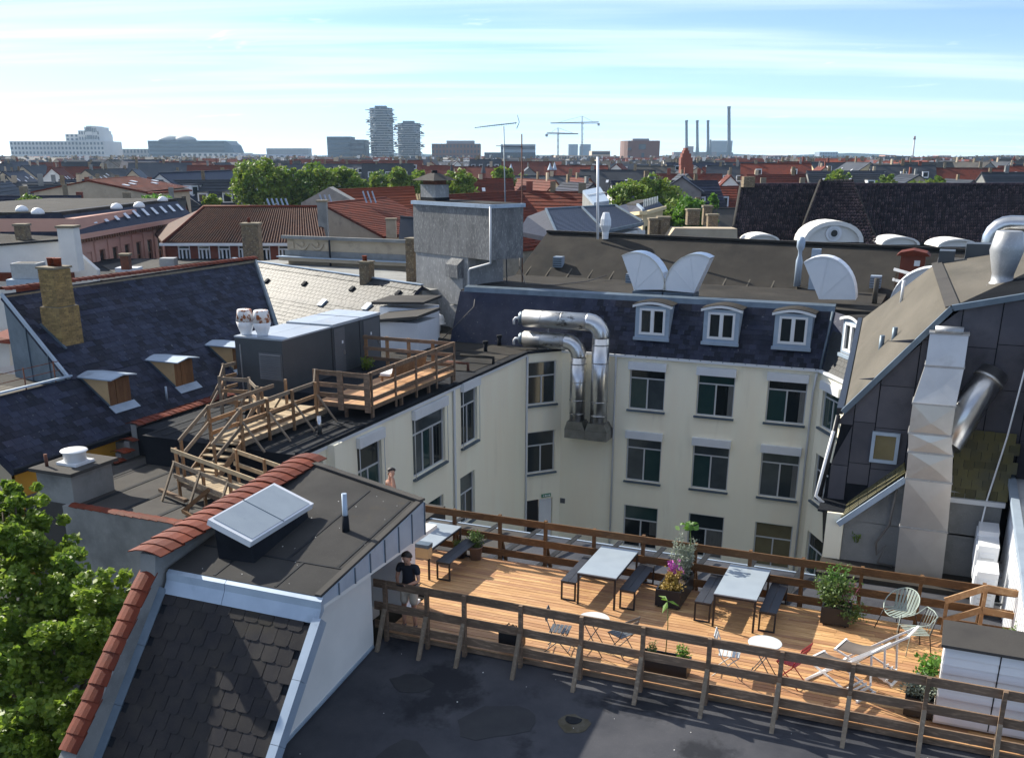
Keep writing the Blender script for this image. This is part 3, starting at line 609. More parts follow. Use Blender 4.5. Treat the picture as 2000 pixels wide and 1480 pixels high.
def bistro_table(x, y, label):
    t = thing('bistro_table', label, 'table', (x, y, 0), 'small round folding tables near the railing')
    MB().lathe((x, y, .70), [(.30, 0), (.305, .015), (.30, .025)], 32).build('tabletop', M['chair_light'], t)
    for s in (-1, 1):
        for r in (-1, 1):
            MB().tube([(x + r * .19, y + s * .13, .70), (x - r * .24, y + s * .16, .0)], .010, 6).build('leg', M['chair_grey'], t)
    MB().tube([(x + .19, y - .13, .69), (x + .19, y + .13, .69)], .008, 6).tube([(x - .2, y - .15, .10), (x - .2, y + .15, .10)], .008, 6).build('stretcher', M['chair_grey'], t)
    return t
bistro_table(-5.37, 17.2, 'small round table between two grey folding chairs')
bistro_table(-2.17, 17.45, 'small round table between a light and a red folding chair')
def folding_chair(x, y, rz, m, label):
    t = thing('folding_chair', label, 'chair', (0, 0, 0), 'slatted folding chairs at the round tables')
    for k in range(5):   # front is +x
        MB().box(-.18 + k * .078, -.115 + k * .078, -.19, .19, .44, .455).build('seat_slat', m, t)
    for z in (.66, .76): MB().obox((-.245 - (z - .66) * .25, -.2, z), (-.02, 0, .075), (0, .4, 0), (.012, 0, .003)).build('back_slat', m, t)
    for s in (-1, 1):
        MB().tube([(.24, s * .185, 0), (-.12, s * .185, .40), (-.28, s * .185, .84)], .010, 6).build('leg', m, t)
        MB().tube([(-.27, s * .165, 0), (.19, s * .165, .43)], .010, 6).build('leg', m, t)
    MB().tube([(-.2, -.165, .07), (-.2, .165, .07)], .008, 6).tube([(.2, -.185, .05), (.2, .185, .05)], .008, 6).build('stretcher', m, t)
    t.location = (x, y, 0); t.rotation_euler = (0, 0, rz)
    return t
folding_chair(-6.0, 17.05, .15, M['chair_grey'], 'grey folding chair at the left of the left round table')
folding_chair(-4.85, 17.35, math.pi - .5, M['chair_grey'], 'grey folding chair turned towards the left round table from its right side')
folding_chair(-2.78, 17.35, .1, M['chair_light'], 'pale folding chair at the left of the right round table')
folding_chair(-1.68, 17.45, math.pi - .35, M['red_metal'], 'red folding chair at the right round table')
def deck_chair(x, y, rz, label):
    t = thing('deck_chair', label, 'deck chair', (0, 0, 0), 'white deck chairs with brown canvas')
    w = .29
    for s in (-1, 1):
        MB().bar((-.02, s * w, .02), (1.22, s * w, 1.05), .022, .036, (0, 0, 1)).build('back_rail', M['white'], t)
        MB().bar((-.05, s * (w - .04), .40), (1.06, s * (w - .04), .025), .022, .036, (0, 0, 1)).build('seat_rail', M['white'], t)
        MB().bar((.86, s * (w + .03), .75), (.93, s * (w + .03), .08), .02, .035, (1, 0, 0)).build('prop', M['white'], t)
    for q6 in ((-.03, .02, .0, .035), (1.03, 1.07, 0, .04), (-.07, -.03, .385, .42), (1.19, 1.23, 1.03, 1.065), (.91, .95, .06, .09)): MB().box(q6[0], q6[1], -w, w, q6[2], q6[3]).build('crossbar', M['white'], t)
    for k in range(3): MB().box(.78 + k * .08, .80 + k * .08, -w + .02, w - .02, .11 - k * .027 + .02, .15 - k * .027 + .02).build('notch', M['white'], t)
    a, b = Vector((1.21, 0, 1.055)), Vector((-.05, 0, .41)); N_ = 10; cv = MB(); vs = []
    for k in range(N_ + 1):
        p = a.lerp(b, k / N_); p.z -= .27 * math.sin(math.pi * (k / N_) ** .85); p.x -= .05 * math.sin(math.pi * k / N_)
        vs += [(p.x, -w + .06, p.z), (p.x, w - .06, p.z), (p.x + .004, -w + .06, p.z - .008), (p.x + .004, w - .06, p.z - .008)]
    fs = []
    for k in range(N_):
        i = 4 * k; fs += [(i, i + 4, i + 5, i + 1), (i + 2, i + 3, i + 7, i + 6), (i, i + 2, i + 6, i + 4), (i + 1, i + 5, i + 7, i + 3)]
    cv.add(vs, fs, True); cv.build('sling', M['canvas'], t)
    t.location = (x, y, 0); t.rotation_euler = (0, 0, rz); return t
deck_chair(-1.26, 17.92, -.49, 'white deck chair with brown sling nearer the railing')
deck_chair(-.88, 18.59, -.28, 'white deck chair with brown sling standing behind the other one')
# round wire chair
WC = thing('round_chair', 'round wire garden chair with slatted seat by the far railing', 'chair', (0, 0, 0))
ring = [Vector((.36 * math.cos(a), .36 * math.sin(a), 0)) for a in np.linspace(0, 2 * math.pi, 29)]
tilt = Matrix.Translation((0, 0, .60)) @ Matrix.Rotation(math.radians(42), 4, 'Y')
rg = [tilt @ p for p in ring]
MB().tube(rg, .012, 6, cap=False).build('ring', M['green_grey'], WC)
for k in range(8):
    yy = -.27 + k * .077; hw = math.sqrt(max(.0, .36 ** 2 - yy ** 2))
    top_ = tilt @ Vector((-hw, yy, 0)); mid = Vector((-.12, yy * .85, .40)); fr = tilt @ Vector((hw, yy, 0))
    MB().bar(top_, mid, .045, .008, (1, 0, .3)).build('back_slat', M['green_grey'], WC)
    MB().bar(mid, fr, .045, .008, (0, 0, 1)).build('seat_slat', M['green_grey'], WC)
for sx, sy in ((.3, .26), (.3, -.26), (-.24, .24), (-.24, -.24)):
    MB().tube([(sx * .75, sy * .8, .47), (sx * 1.15, sy * 1.15, 0)], .010, 6).build('leg', M['black_metal'], WC)
WC.location = (.03, 20.62, 0); WC.rotation_euler = (0, 0, math.radians(-128))
WD = thing('wire_armchair', 'low wire armchair with open arms beside the deck chairs', 'chair', (0, 0, 0))
for s in (-1, 1):
    MB().tube([(.26, s * .27, 0), (.22, s * .27, .62), (-.1, s * .27, .66), (-.26, s * .24, .82)], .010, 6).build('arm', M['green_grey'], WD)
    MB().tube([(-.24, s * .25, 0), (-.16, s * .25, .43), (-.27, s * .23, .82)], .010, 6).build('leg', M['black_metal'], WD)
MB().tube([(-.27, -.24, .82), (-.29, 0, .84), (-.27, .24, .82)], .010, 6).build('top_rail', M['green_grey'], WD)
for k in range(7):
    MB().bar((-.18, -.21 + k * .07, .42), (.24, -.23 + k * .077, .45), .04, .008).build('seat_slat', M['green_grey'], WD)
for k in range(5):
    MB().tube([(-.18, -.18 + k * .09, .43), (-.28, -.18 + k * .09, .82)], .006, 5).build('back_rod', M['green_grey'], WD)
WD.location = (.36, 19.75, 0); WD.rotation_euler = (0, 0, math.radians(205))
# ------------------------------------------------------------------ white store with felt lid
SH = thing('storage_cabinet', 'white boarded outdoor cabinet with grey felt lid behind the near railing', 'cabinet', (1.7, 17.2, 0))
MB().box(.78, 3.0, 16.95, 17.5, .03, 1.46).build('body', M['white'], SH)
for a, b in ((.80, 1.62), (1.64, 2.5)):
    for k in range(9):
        z0 = .08 + k * .152
        MB().hexa([(a, 16.918, z0), (b, 16.918, z0), (b, 16.949, z0), (a, 16.949, z0), (a, 16.944, z0 + .145), (b, 16.944, z0 + .145), (b, 16.949, z0 + .145), (a, 16.949, z0 + .145)]).build('board', M['white'], SH)
MB().box(1.62, 1.64, 16.925, 16.95, .06, 1.44).build('door_gap', M['dark'], SH)
MB().prism([(.72, 16.84, 1.48), (.72, 17.6, 1.62), (.72, 17.6, 1.66), (.72, 16.84, 1.53)], (2.4, 0, 0)).build('lid', M['felt_grey'], SH)
# ------------------------------------------------------------------ planters
def planter(label, x0, x1, y0, y1, h, m='black_metal', group='dark planter boxes on the deck'):
    t = thing('planter', label, 'planter', ((x0 + x1) / 2, (y0 + y1) / 2, 0), group)
    b = MB(); w = .03
    b.box(x0, x1, y0, y0 + w, .04, h).box(x0, x1, y1 - w, y1, .04, h).box(x0, x0 + w, y0 + w, y1 - w, .04, h).box(x1 - w, x1, y0 + w, y1 - w, .04, h)
    b.build('box', M[m], t)
    MB().box(x0 + w, x1 - w, y0 + w, y1 - w, .05, h - .06).build('soil', M['soil'], t)
    for a in (x0 + .05, x1 - .09):
        for c in (y0 + .05, y1 - .09): MB().box(a, a + .04, c, c + .04, 0, .039).build('caster', M['black_metal'], t)
    return t
def bush(name, label, base, n, rad, h, lsize, m, cat='plant', stems=10, updir=.2, spread=.10, group=None, upright=False):
    t = thing(name, label, cat, base, group); base = Vector(base)
    st = MB(); P = []
    for k in range(stems):
        a = random.uniform(0, 2 * math.pi); r = math.sqrt(random.random())
        b0 = base + Vector((math.cos(a) * rad[0] * r * .5, math.sin(a) * rad[1] * r * .5, -.02))
        top = base + Vector((math.cos(a) * rad[0] * r, math.sin(a) * rad[1] * r, h * random.uniform(.55, 1)))
        mid = b0.lerp(top, .5) + Vector((0, 0, h * .08))
        st.tube([b0, mid, top], [.008, .006, .003], 5)
        for j in range(n // stems):
            f = random.uniform(.25, 1) if not upright else random.uniform(.1, 1)
            q = b0.lerp(mid, f * 2) if f < .5 else mid.lerp(top, f * 2 - 1)
            P.append(q + Vector((random.gauss(0, spread), random.gauss(0, spread), random.gauss(0, spread * .7))))
    st.build('stem', m, t); leaf_mesh('foliage', P, lsize, m, t, updir=updir)
    return t
planter('dark planter with flowers between the two long tables', -4.82, -4.28, 19.75, 21.0, .42)
bush('lavender', 'tall silvery lavender bush at the back of the flower planter', (-4.52, 20.72, .36), 2200, (.32, .26), .95, .05, M['leaf_silver'], stems=26, spread=.035, upright=True)
bush('grass_tuft', 'yellow green grass tuft in the front of the flower planter', (-4.58, 20.15, .36), 700, (.2, .18), .40, .06, M['leaf_gold'], stems=22, spread=.03, upright=True)
bush('sedum', 'rust and gold low plant spilling over the planter front', (-4.55, 19.93, .36), 500, (.22, .14), .16, .05, M['leaf_gold'], stems=12, spread=.05)
bush('magenta_flowers', 'cluster of magenta flowers in the planter', (-4.56, 20.35, .36), 260, (.17, .12), .62, .05, M['flower'], 'flowers', stems=14, spread=.03)
pl = thing('sapling', 'slender young tree with a tuft of leaves rising above the far railing', 'plant', (-4.35, 20.9, .36))
MB().tube([(-4.35, 20.9, .3), (-4.38, 20.92, 1.0), (-4.42, 20.93, 1.52)], [.014, .011, .008], 6).build('stem', M['leaf_plant'], pl)
leaf_mesh('leaves', [(-4.42 + random.gauss(0, .11), 20.93 + random.gauss(0, .11), 1.52 + random.gauss(0, .04)) for _ in range(34)], .15, M['leaf_bright'], pl, updir=.9)
planter('dark planter with a green tangled bush near the far railing', -1.47, -.90, 20.25, 20.72, .40)
bush('fennel', 'tangled green and golden herb bush in the planter by the far railing', (-1.2, 20.5, .35), 1700, (.45, .28), .66, .07, M['leaf_plant'], stems=26, spread=.08)
bush('dill', 'tall wispy yellow green herb above the tangled bush', (-1.3, 20.55, .5), 420, (.28, .18), .80, .05, M['leaf_bright'], stems=12, spread=.05)
bush('trailing_herb', 'green herb trailing over the right end of that planter', (-.88, 20.4, .15), 500, (.2, .22), .30, .06, M['leaf_plant'], stems=10, spread=.08)
bush('pink_blooms', 'thin pink flower stalks mixed in the tangled bush', (-1.05, 20.55, .45), 110, (.42, .2), .50, .035, M['flower_pink'], 'flowers', stems=14, spread=.03)
planter('long low dark planter standing on wheels behind the near railing', -4.33, -3.42, 16.72, 17.12, .34)
s1 = thing('sunflower', 'single tall stalk with drooping leaves growing in the long low planter', 'plant', (-3.88, 16.95, .28))
MB().tube([(-3.88, 16.95, .25), (-3.87, 16.96, .95), (-3.90, 16.95, 1.45)], [.011, .009, .006], 6).build('stem', M['leaf_plant'], s1)
for a, dx, dz in ((.2, .17, -.03), (2.6, .19, .04), (4.4, .13, -.1), (3.6, .10, .05)):
    MB().add([(-3.90, 16.95, 1.45), (-3.90 + dx * .55 * math.cos(a) - .05 * math.sin(a), 16.95 + dx * .5 * math.sin(a) + .05 * math.cos(a), 1.47 + dz), (-3.90 + dx * math.cos(a) * 1.3, 16.95 + dx * math.sin(a) * 1.3, 1.41 + dz * 1.5), (-3.90 + dx * .55 * math.cos(a) + .05 * math.sin(a), 16.95 + dx * .5 * math.sin(a) - .05 * math.cos(a), 1.46 + dz)], [(0, 1, 2, 3)]).build('leaf', M['leaf_bright'], s1)
bush('weed', 'wispy weeds at the left end of the long low planter', (-4.15, 16.95, .28), 120, (.12, .08), .32, .04, M['leaf_plant'], stems=8, spread=.03)
bush('chard', 'pale leafy plant at the right end of the long low planter', (-3.58, 16.97, .28), 160, (.12, .08), .36, .06, M['leaf_bright'], stems=8, spread=.04)
planter('small dark planter box behind the near railing close to the man', -7.12, -6.68, 16.62, 16.95, .36)
bush('dry_plant', 'dry brown plant in the small planter box', (-6.9, 16.8, .30), 160, (.16, .1), .16, .05, M['bark'], stems=10, spread=.04)
planter('dark planter next to the white cabinet', .30, .76, 17.0, 17.4, .38)
bush('fern_bush', 'pale feathery bush in the planter next to the white cabinet', (.5, 17.15, .33), 900, (.24, .2), .42, .06, M['leaf_silver'], stems=20, spread=.07)
bush('leafy_shrub', 'yellow green leafy shrub against the side of the white cabinet', (.6, 17.4, .36), 520, (.15, .2), .78, .085, M['leaf_bright'], stems=12, spread=.06)
for x, y, r, h, mm, lab, pm_, n, hh in ((-9.86, 20.72, .15, .26, 'black_metal', 'black plant pot beside the far railing', 'short green herb growing in the black pot', 380, .24), (-9.48, 20.75, .17, .34, 'clay', 'grey clay plant pot beside the far railing', 'tall green rosemary growing in the clay pot', 700, .46)):
    t = thing('plant_pot', lab, 'plant pot', (x, y, 0))
    MB().lathe((x, y, 0), [(r * .72, 0), (r * .95, h * .9), (r * 1.04, h * .91), (r * 1.04, h), (r * .9, h), (r * .88, h - .05)], 18).build('pot', M[mm], t)
    bush('herb', pm_, (x, y, h - .05), n, (r * 1.25, r * 1.25), hh, .05, M['leaf_plant'], stems=18, spread=.035, upright=True)
# ------------------------------------------------------------------ new timber steps at the right end
ST = thing('timber_steps', 'light new timber landing and sloping handrails at the right end of the deck', 'steps', (1.6, 19.6, 0))
for k in range(9): MB().box(1.30, 3.2, 18.6 + k * .127, 18.715 + k * .127, .20, .228).build('board', M['wood_deck'], ST)
MB().box(1.27, 1.30, 18.6, 19.74, .03, .22).build('riser', M['wood_new'], ST)
for (a, b) in (((.82, 20.72, .74), (1.52, 20.78, 1.12)), ((1.52, 20.78, 1.12), (3.2, 20.75, 1.02)), ((.84, 20.72, .30), (1.50, 20.78, .64)), ((1.52, 20.78, .64), (3.2, 20.75, .56)),
               ((1.0, 18.62, .72), (1.66, 18.66, 1.10)), ((1.66, 18.66, 1.10), (3.2, 18.64, 1.0))):
    MB().bar(a, b, .04, .13).build('handrail', M['wood_new'] if a[1] > 20 else M['wood_pale'], ST)
for x, y, z0, z1 in ((.86, 20.76, 0, .78), (1.52, 20.83, 0, 1.15), (1.05, 18.68, 0, .76), (1.68, 18.72, 0.03, 1.13), (2.6, 20.8, 0, 1.05)):
    MB().box(x - .035, x + .035, y - .03, y + .03, z0, z1).build('post', M['wood_new'] if y > 20 else M['wood_pale'], ST)
bush('potted_shrub', 'green shrub beyond the timber landing at the right edge', (2.15, 19.9, .23), 420, (.3, .25), .5, .09, M['leaf_plant'], stems=12, spread=.07)
# ================================================================== people
def skin_mesh(name, pts, edges, m, parent, root, sub=2):
    names = list(pts); o0 = org(parent) if parent is not None else Vector((0, 0, 0))
    bm = bmesh.new(); ly = bm.verts.layers.skin.verify(); vm = {}
    for k in names:
        p, r = pts[k]; v = bm.verts.new(Vector(p) - o0); vm[k] = v
        v[ly].radius = (r, r) if not isinstance(r, tuple) else r; v[ly].use_root = (k == root)
    for a, b in edges: bm.edges.new((vm[a], vm[b]))
    me = bpy.data.meshes.new(name); bm.to_mesh(me); bm.free(); me.materials.append(m)
    o = bpy.data.objects.new(name, me); COL.objects.link(o)
    if parent is not None: o.parent = parent
    s = o.modifiers.new("skin", 'SKIN'); s.use_smooth_shade = True; s.branch_smoothing = .4
    ss = o.modifiers.new("sub", 'SUBSURF'); ss.levels = ss.render_levels = sub
    return o
def person(label, J, m_top, m_bot, bare_arms=True, short=True, hair_len=.0, straps=False):
    """J: joints in world coordinates"""
    base = Vector(((J['ankL'][0] + J['ankR'][0]) / 2, (J['ankL'][1] + J['ankR'][1]) / 2, J['floor']))
    t = thing('person', label, 'person', base)
    P = {k: Vector(v) for k, v in J.items() if k != 'floor'}
    hd, ne, ch, pe = P['head'], P['neck'], P['chest'], P['pelvis']
    up = (hd - ne).normalized(); face = P['face'].normalized()
    pts = {'pelvis': (pe, (.135, .10)), 'belly': (pe.lerp(ch, .5), (.125, .088)), 'chest': (ch, (.145, .10)), 'collar': (ch.lerp(ne, .62), (.085, .07)), 'neck': (ne, .052),
           'jaw': (ne.lerp(hd, .55) + face * .025, .066), 'head': (hd, (.085, .092)), 'crown': (hd + up * .085, .06)}
    ed = [('pelvis', 'belly'), ('belly', 'chest'), ('chest', 'collar'), ('collar', 'neck'), ('neck', 'jaw'), ('jaw', 'head'), ('head', 'crown')]
    for s in 'LR':
        sh, el, wr, hp, kn, an = (P[k + s] for k in ('sh', 'el', 'wr', 'hip', 'kn', 'ank'))
        pts |= {'sh' + s: (sh, .056), 'ua' + s: (sh.lerp(el, .5), .046), 'el' + s: (el, .038), 'fa' + s: (el.lerp(wr, .4), .036), 'wr' + s: (wr, .025)}
        ed += [('collar', 'sh' + s), ('sh' + s, 'ua' + s), ('ua' + s, 'el' + s), ('el' + s, 'fa' + s), ('fa' + s, 'wr' + s)]
        hdv = P['hand' + s].normalized(); pal = P['palm' + s].normalized(); across = hdv.cross(pal).normalized()
        pts['pm' + s] = (wr + hdv * .055, (.034, .018)); ed.append(('wr' + s, 'pm' + s))
        for i, (off, ln) in enumerate(((-.028, .066), (-.010, .075), (.009, .070), (.026, .055))):
            k0 = wr + hdv * .085 + across * off; k1 = k0 + hdv * ln * .5 + pal * .012; k2 = k1 + (hdv * .6 + pal * .8).normalized() * ln * .5
            pts |= {f'f{i}a{s}': (k0, .0105), f'f{i}b{s}': (k1, .0095), f'f{i}c{s}': (k2, .008)}
            ed += [('pm' + s, f'f{i}a{s}'), (f'f{i}a{s}', f'f{i}b{s}'), (f'f{i}b{s}', f'f{i}c{s}')]
        th = wr + hdv * .035 - across * .04
        pts |= {'t1' + s: (th, .012), 't2' + s: (th + (hdv * .7 + pal * .5 - across * .3).normalized() * .045, .0095)}
        ed += [('wr' + s, 't1' + s), ('t1' + s, 't2' + s)]
        pts |= {'hip' + s: (hp, .088), 'th' + s: (hp.lerp(kn, .5), .076), 'kn' + s: (kn, .054), 'cf' + s: (kn.lerp(an, .35), .054), 'ank' + s: (an, .034), 'toe' + s: (an + P['toe'] * .13 + Vector((0, 0, -.05)), .034)}
        ed += [('pelvis', 'hip' + s), ('hip' + s, 'th' + s), ('th' + s, 'kn' + s), ('kn' + s, 'cf' + s), ('cf' + s, 'ank' + s), ('ank' + s, 'toe' + s)]
    skin_mesh('body', pts, ed, M['skin'], t, 'pelvis')
    # face: nose, eyes, mouth, ears, then the hair
    sidev = up.cross(face).normalized(); fc = hd + face * .075 - up * .02
    MB().add([fc + up * .02, fc - up * .02 + sidev * .014 + face * .012, fc - up * .02 - sidev * .014 + face * .012, fc + face * .034 - up * .014], [(0, 1, 3), (0, 3, 2), (1, 2, 3)], True).build('nose', M['skin'], t)
    for s in (-1, 1):
        MB().lathe(fc + up * .026 + sidev * .032 * s - up * .006, [(.004, -.006), (.010, 0), (.004, .006)], 8).build('eye', M['hair'], t)
        MB().lathe(hd + sidev * .082 * s - up * .035, [(.008, -.028), (.016, 0), (.01, .026)], 8).build('ear', M['skin'], t)
    MB().obox(fc - up * .052 - sidev * .02 + face * .002, sidev * .04, up * .006, face * .012).build('mouth', M['brick_red'], t)
    h = MB(); n1, n2 = 14, 8; vs = []
    for i in range(n2 + 1):
        for j in range(n1):
            a = 2 * math.pi * j / n1; th_ = math.pi * (.30 + .30 * (.5 - .5 * math.cos(a)) ** .6) * i / n2
            d = up * math.cos(th_) + (face * math.cos(a) + sidev * math.sin(a)) * math.sin(th_)
            fr = d.dot(face)
            r = .112 - (.022 if fr > .55 and i > n2 * .55 else 0) - (.03 if fr > .25 and i >= n2 - 1 else 0) + random.uniform(-.004, .006)
            vs.append(hd + up * .018 + d * r - face * .012)
    fs = []
    for i in range(n2):
        for j in range(n1): fs.append((i * n1 + j, (i + 1) * n1 + j, (i + 1) * n1 + (j + 1) % n1, i * n1 + (j + 1) % n1))
    h.add(vs, fs, True).build('hair', M['hair'], t)
    top = {'w': (pe + Vector((0, 0, .04)), (.152, .116)), 'b': (pe.lerp(ch, .5), (.146, .108)), 'c': (ch, (.165, .12)), 'k': (ch.lerp(ne, .58), (.095, .08))}
    te = [('w', 'b'), ('b', 'c'), ('c', 'k')]
    if not straps:
        for s in 'LR':
            sh, el = P['sh' + s], P['el' + s]
            top |= {'s' + s: (sh, .072), 'u' + s: (sh.lerp(el, .62), .064)}; te += [('k', 's' + s), ('s' + s, 'u' + s)]
    skin_mesh('shirt', top, te, m_top, t, 'b')
    bt = {'p': (pe - Vector((0, 0, .0)), (.158, .122))}; be = []
    for s in 'LR':
        hp, kn = P['hip' + s], P['kn' + s]
        bt |= {'h' + s: (hp, .108), 't' + s: (hp.lerp(kn, .5), .098), 'k' + s: (hp.lerp(kn, .88), .09)}; be += [('p', 'h' + s), ('h' + s, 't' + s), ('t' + s, 'k' + s)]
    skin_mesh('shorts', bt, be, m_bot, t, 'p')
    for s in 'LR':
        an = P['ank' + s]; d = P['toe']; sd_ = Vector((-d.y, d.x, 0))
        b = MB(); z0 = J['floor']
        ring_ = lambda c, l, w_, z: [Vector((c.x, c.y, z)) + d * (l * math.cos(a)) + sd_ * (w_ * math.sin(a)) for a in np.linspace(0, 2 * math.pi, 13)[:-1]]
        c0 = an + d * .06
        r0, r1, r2, r3 = ring_(c0, .14, .050, z0 + .002), ring_(c0, .142, .052, z0 + .035), ring_(c0 - d * .02, .11, .045, z0 + .065), ring_(c0 - d * .06, .055, .042, z0 + .105)
        b.add(r0 + r1 + r2 + r3, [tuple(range(11, -1, -1)), tuple(range(36, 48))] + [(k * 12 + i, k * 12 + (i + 1) % 12, k * 12 + 12 + (i + 1) % 12, k * 12 + 12 + i) for k in range(3) for i in range(12)], True)
        b.build('shoe', M['shoe'], t)
    return t
x, y = -9.12, 16.72
person('man in dark shirt and beige shorts looking down at a phone by the penthouse', dict(floor=0.0,
    head=(x + .02, y - .10, 1.60), neck=(x, y - .02, 1.45), face=(.15, -.80, -.58), chest=(x, y, 1.26), pelvis=(x, y + .01, .95),
    shL=(x + .19, y - .01, 1.40), elL=(x + .25, y - .05, 1.12), wrL=(x + .08, y - .27, 1.07), shR=(x - .19, y - .01, 1.40), elR=(x - .25, y - .03, 1.12), wrR=(x - .10, y - .27, 1.07),
    handL=(-.75, -.55, .1), palmL=(-.3, .2, .9), handR=(.75, -.55, .1), palmR=(.3, .2, .9),
    hipL=(x + .09, y, .90), knL=(x + .11, y - .02, .49), ankL=(x + .12, y, .09), hipR=(x - .09, y, .90), knR=(x - .12, y - .02, .49), ankR=(x - .13, y - .01, .09), toe=Vector((.25, -.95, 0)).normalized()), M['shirt'], M['shorts'])
tag(MB().obox((x - .05, y - .40, 1.10), (.15, .02, .0), (0, -.05, .055), (.0, .008, .006)).build('phone', M['black_metal'], origin=(x, y - .38, 1.1)), 'dark phone held by the man in the dark shirt', 'phone')
x, y = -11.75, 20.80; zf = .26
person('person with short dark hair and bare shoulders holding one hand to the ear', dict(floor=zf,
    head=(x + .02, y, 1.88), neck=(x - .02, y, 1.72), face=(.80, -.55, .0), chest=(x - .04, y, 1.53), pelvis=(x - .05, y, 1.21),
    shR=(x - .0, y - .17, 1.67), elR=(x + .20, y - .24, 1.54), wrR=(x + .12, y - .15, 1.78), shL=(x - .06, y + .17, 1.67), elL=(x - .02, y + .22, 1.38), wrL=(x + .22, y + .12, 1.34),
    handR=(-.45, .2, .8), palmR=(-.3, .9, .1), handL=(.9, -.2, .1), palmL=(0, 0, -1),
    hipL=(x - .05, y + .09, 1.16), knL=(x - .03, y + .1, .69), ankL=(x - .05, y + .11, .29), hipR=(x - .05, y - .09, 1.16), knR=(x - .03, y - .1, .69), ankR=(x - .05, y - .11, .29), toe=Vector((.8, -.55, 0)).normalized()), M['brick_red'], M['shirt'], straps=True)

MB().box(-12.6, -11.0, 20.3, 20.98, .03, .26).build('step_board', M['wood_deck'], DECK)
# ================================================================== helpers for facades
def wall_holes(mb, O, r, n, a0, a1, z0, z1, holes, depth=.16):
    """front face of a wall with window openings and their reveals; O foot point, r along, n outward"""
    O, r, n = Vector(O), Vector(r).normalized(), Vector(n).normalized()
    xs = sorted({a0, a1} | {h[0] for h in holes} | {h[1] for h in holes}); zs = sorted({z0, z1} | {h[2] for h in holes} | {h[3] for h in holes})
    pt = lambda a, z, d=0.0: O + r * a + UP * z - n * d
    flip = r.cross(UP).dot(n) < 0
    def q(p):
        mb.quad(*(p[::-1] if flip else p))
    for i in range(len(xs) - 1):
        for j in range(len(zs) - 1):
            ca, cz_ = (xs[i] + xs[i + 1]) / 2, (zs[j] + zs[j + 1]) / 2
            if any(h[0] < ca < h[1] and h[2] < cz_ < h[3] for h in holes): continue
            q([pt(xs[i], zs[j]), pt(xs[i + 1], zs[j]), pt(xs[i + 1], zs[j + 1]), pt(xs[i], zs[j + 1])])
    for a, b, c, d in holes:
        q([pt(a, c), pt(a, c, depth), pt(a, d, depth), pt(a, d)][::-1]); q([pt(b, c), pt(b, d), pt(b, d, depth), pt(b, c, depth)][::-1])
        q([pt(a, d), pt(a, d, depth), pt(b, d, depth), pt(b, d)][::-1]); q([pt(a, c), pt(b, c), pt(b, c, depth), pt(a, c, depth)][::-1])
    return mb
def window(parent, O, r, n, h, transom=.66, lower=(.5,), depth=.16, frame='frame_grey', glass='glass', blind=False, sill=True, fw=.058, rods=False, upper=(), curtains=0.0):
    O, r, n = Vector(O), Vector(r).normalized(), Vector(n).normalized()
    a, b, c, d = h; W, H = b - a, d - c
    P = lambda x, z, o=0.0: O + r * (a + x) + UP * (c + z) + n * (o - depth)
    f = MB()
    def bar(x0, x1, z0, z1, o0=0.0, o1=.06): f.obox(P(x0, z0, o0), r * (x1 - x0), UP * (z1 - z0), n * (o1 - o0))
    bar(0, fw, 0, H); bar(W - fw, W, 0, H); bar(fw, W - fw, 0, fw); bar(fw, W - fw, H - fw, H)
    zt = H * transom
    if transom < 1: bar(fw, W - fw, zt - fw / 2, zt + fw / 2, 0, .055)
    for t in lower: bar(W * t - fw * .55, W * t + fw * .55, fw, (zt - fw / 2) if transom < 1 else H - fw, 0, .055)
    for t in upper: bar(W * t - fw * .4, W * t + fw * .4, zt + fw / 2, H - fw, 0, .055)
    w = f.build('window', M[frame], parent)
    xs = [fw] + [W * t for t in lower] + [W - fw]
    def pane(x0, x1, z0, z1):
        g = glass if isinstance(glass, str) else random.choice(glass)
        dz = random.uniform(-.004, .004)
        MB().quad(P(x0, z0, .02 + dz), P(x1, z0, .02 - dz), P(x1, z1, .02 - dz), P(x0, z1, .02 + dz)).build('pane', M[g], w)
    for i in range(len(xs) - 1): pane(xs[i], xs[i + 1], fw, zt if transom < 1 else H - fw)
    if transom < 1:
        us = [fw] + [W * t for t in upper] + [W - fw]
        for i in range(len(us) - 1): pane(us[i], us[i + 1], zt, H - fw)
    if random.random() < curtains:
        i = random.randrange(len(xs) - 1); x0, x1 = xs[i], xs[i + 1]; f0, f1 = random.choice(((0, .45), (.55, 1), (0, 1), (.7, 1))); z1 = zt - fw / 2 if transom < 1 else H - fw
        z0 = fw if random.random() < .5 else z1 - (z1 - fw) * random.uniform(.3, .7)
        MB().quad(P(x0 + (x1 - x0) * f0, z0, .028), P(x0 + (x1 - x0) * f1, z0, .028), P(x0 + (x1 - x0) * f1, z1, .028), P(x0 + (x1 - x0) * f0, z1, .028)).build('curtain', M['curtain'], w)
    if blind:
        MB().obox(P(-.04, H - .34, depth + .005), r * (W + .08), UP * .36, n * .17).build('blind_box', M['white_metal'], w)
    if sill: MB().obox(P(-.06, -.09, depth - .02), r * (W + .12), UP * .085, n * .14).build('sill', M['zinc_dark'], w)
    if rods:
        for x in (-.02, W + .02): MB().tube([P(x, .0, depth + .12), P(x, H - .3, depth + .12)], .015, 6).build('guide_rod', M['frame_grey'], w)
    return w
# ================================================================== white courtyard building
CB = thing('courtyard_building', 'cream white courtyard building with rows of grey framed windows', 'building', (-14, 40, -15))
ZC = .42; YR = 45.75
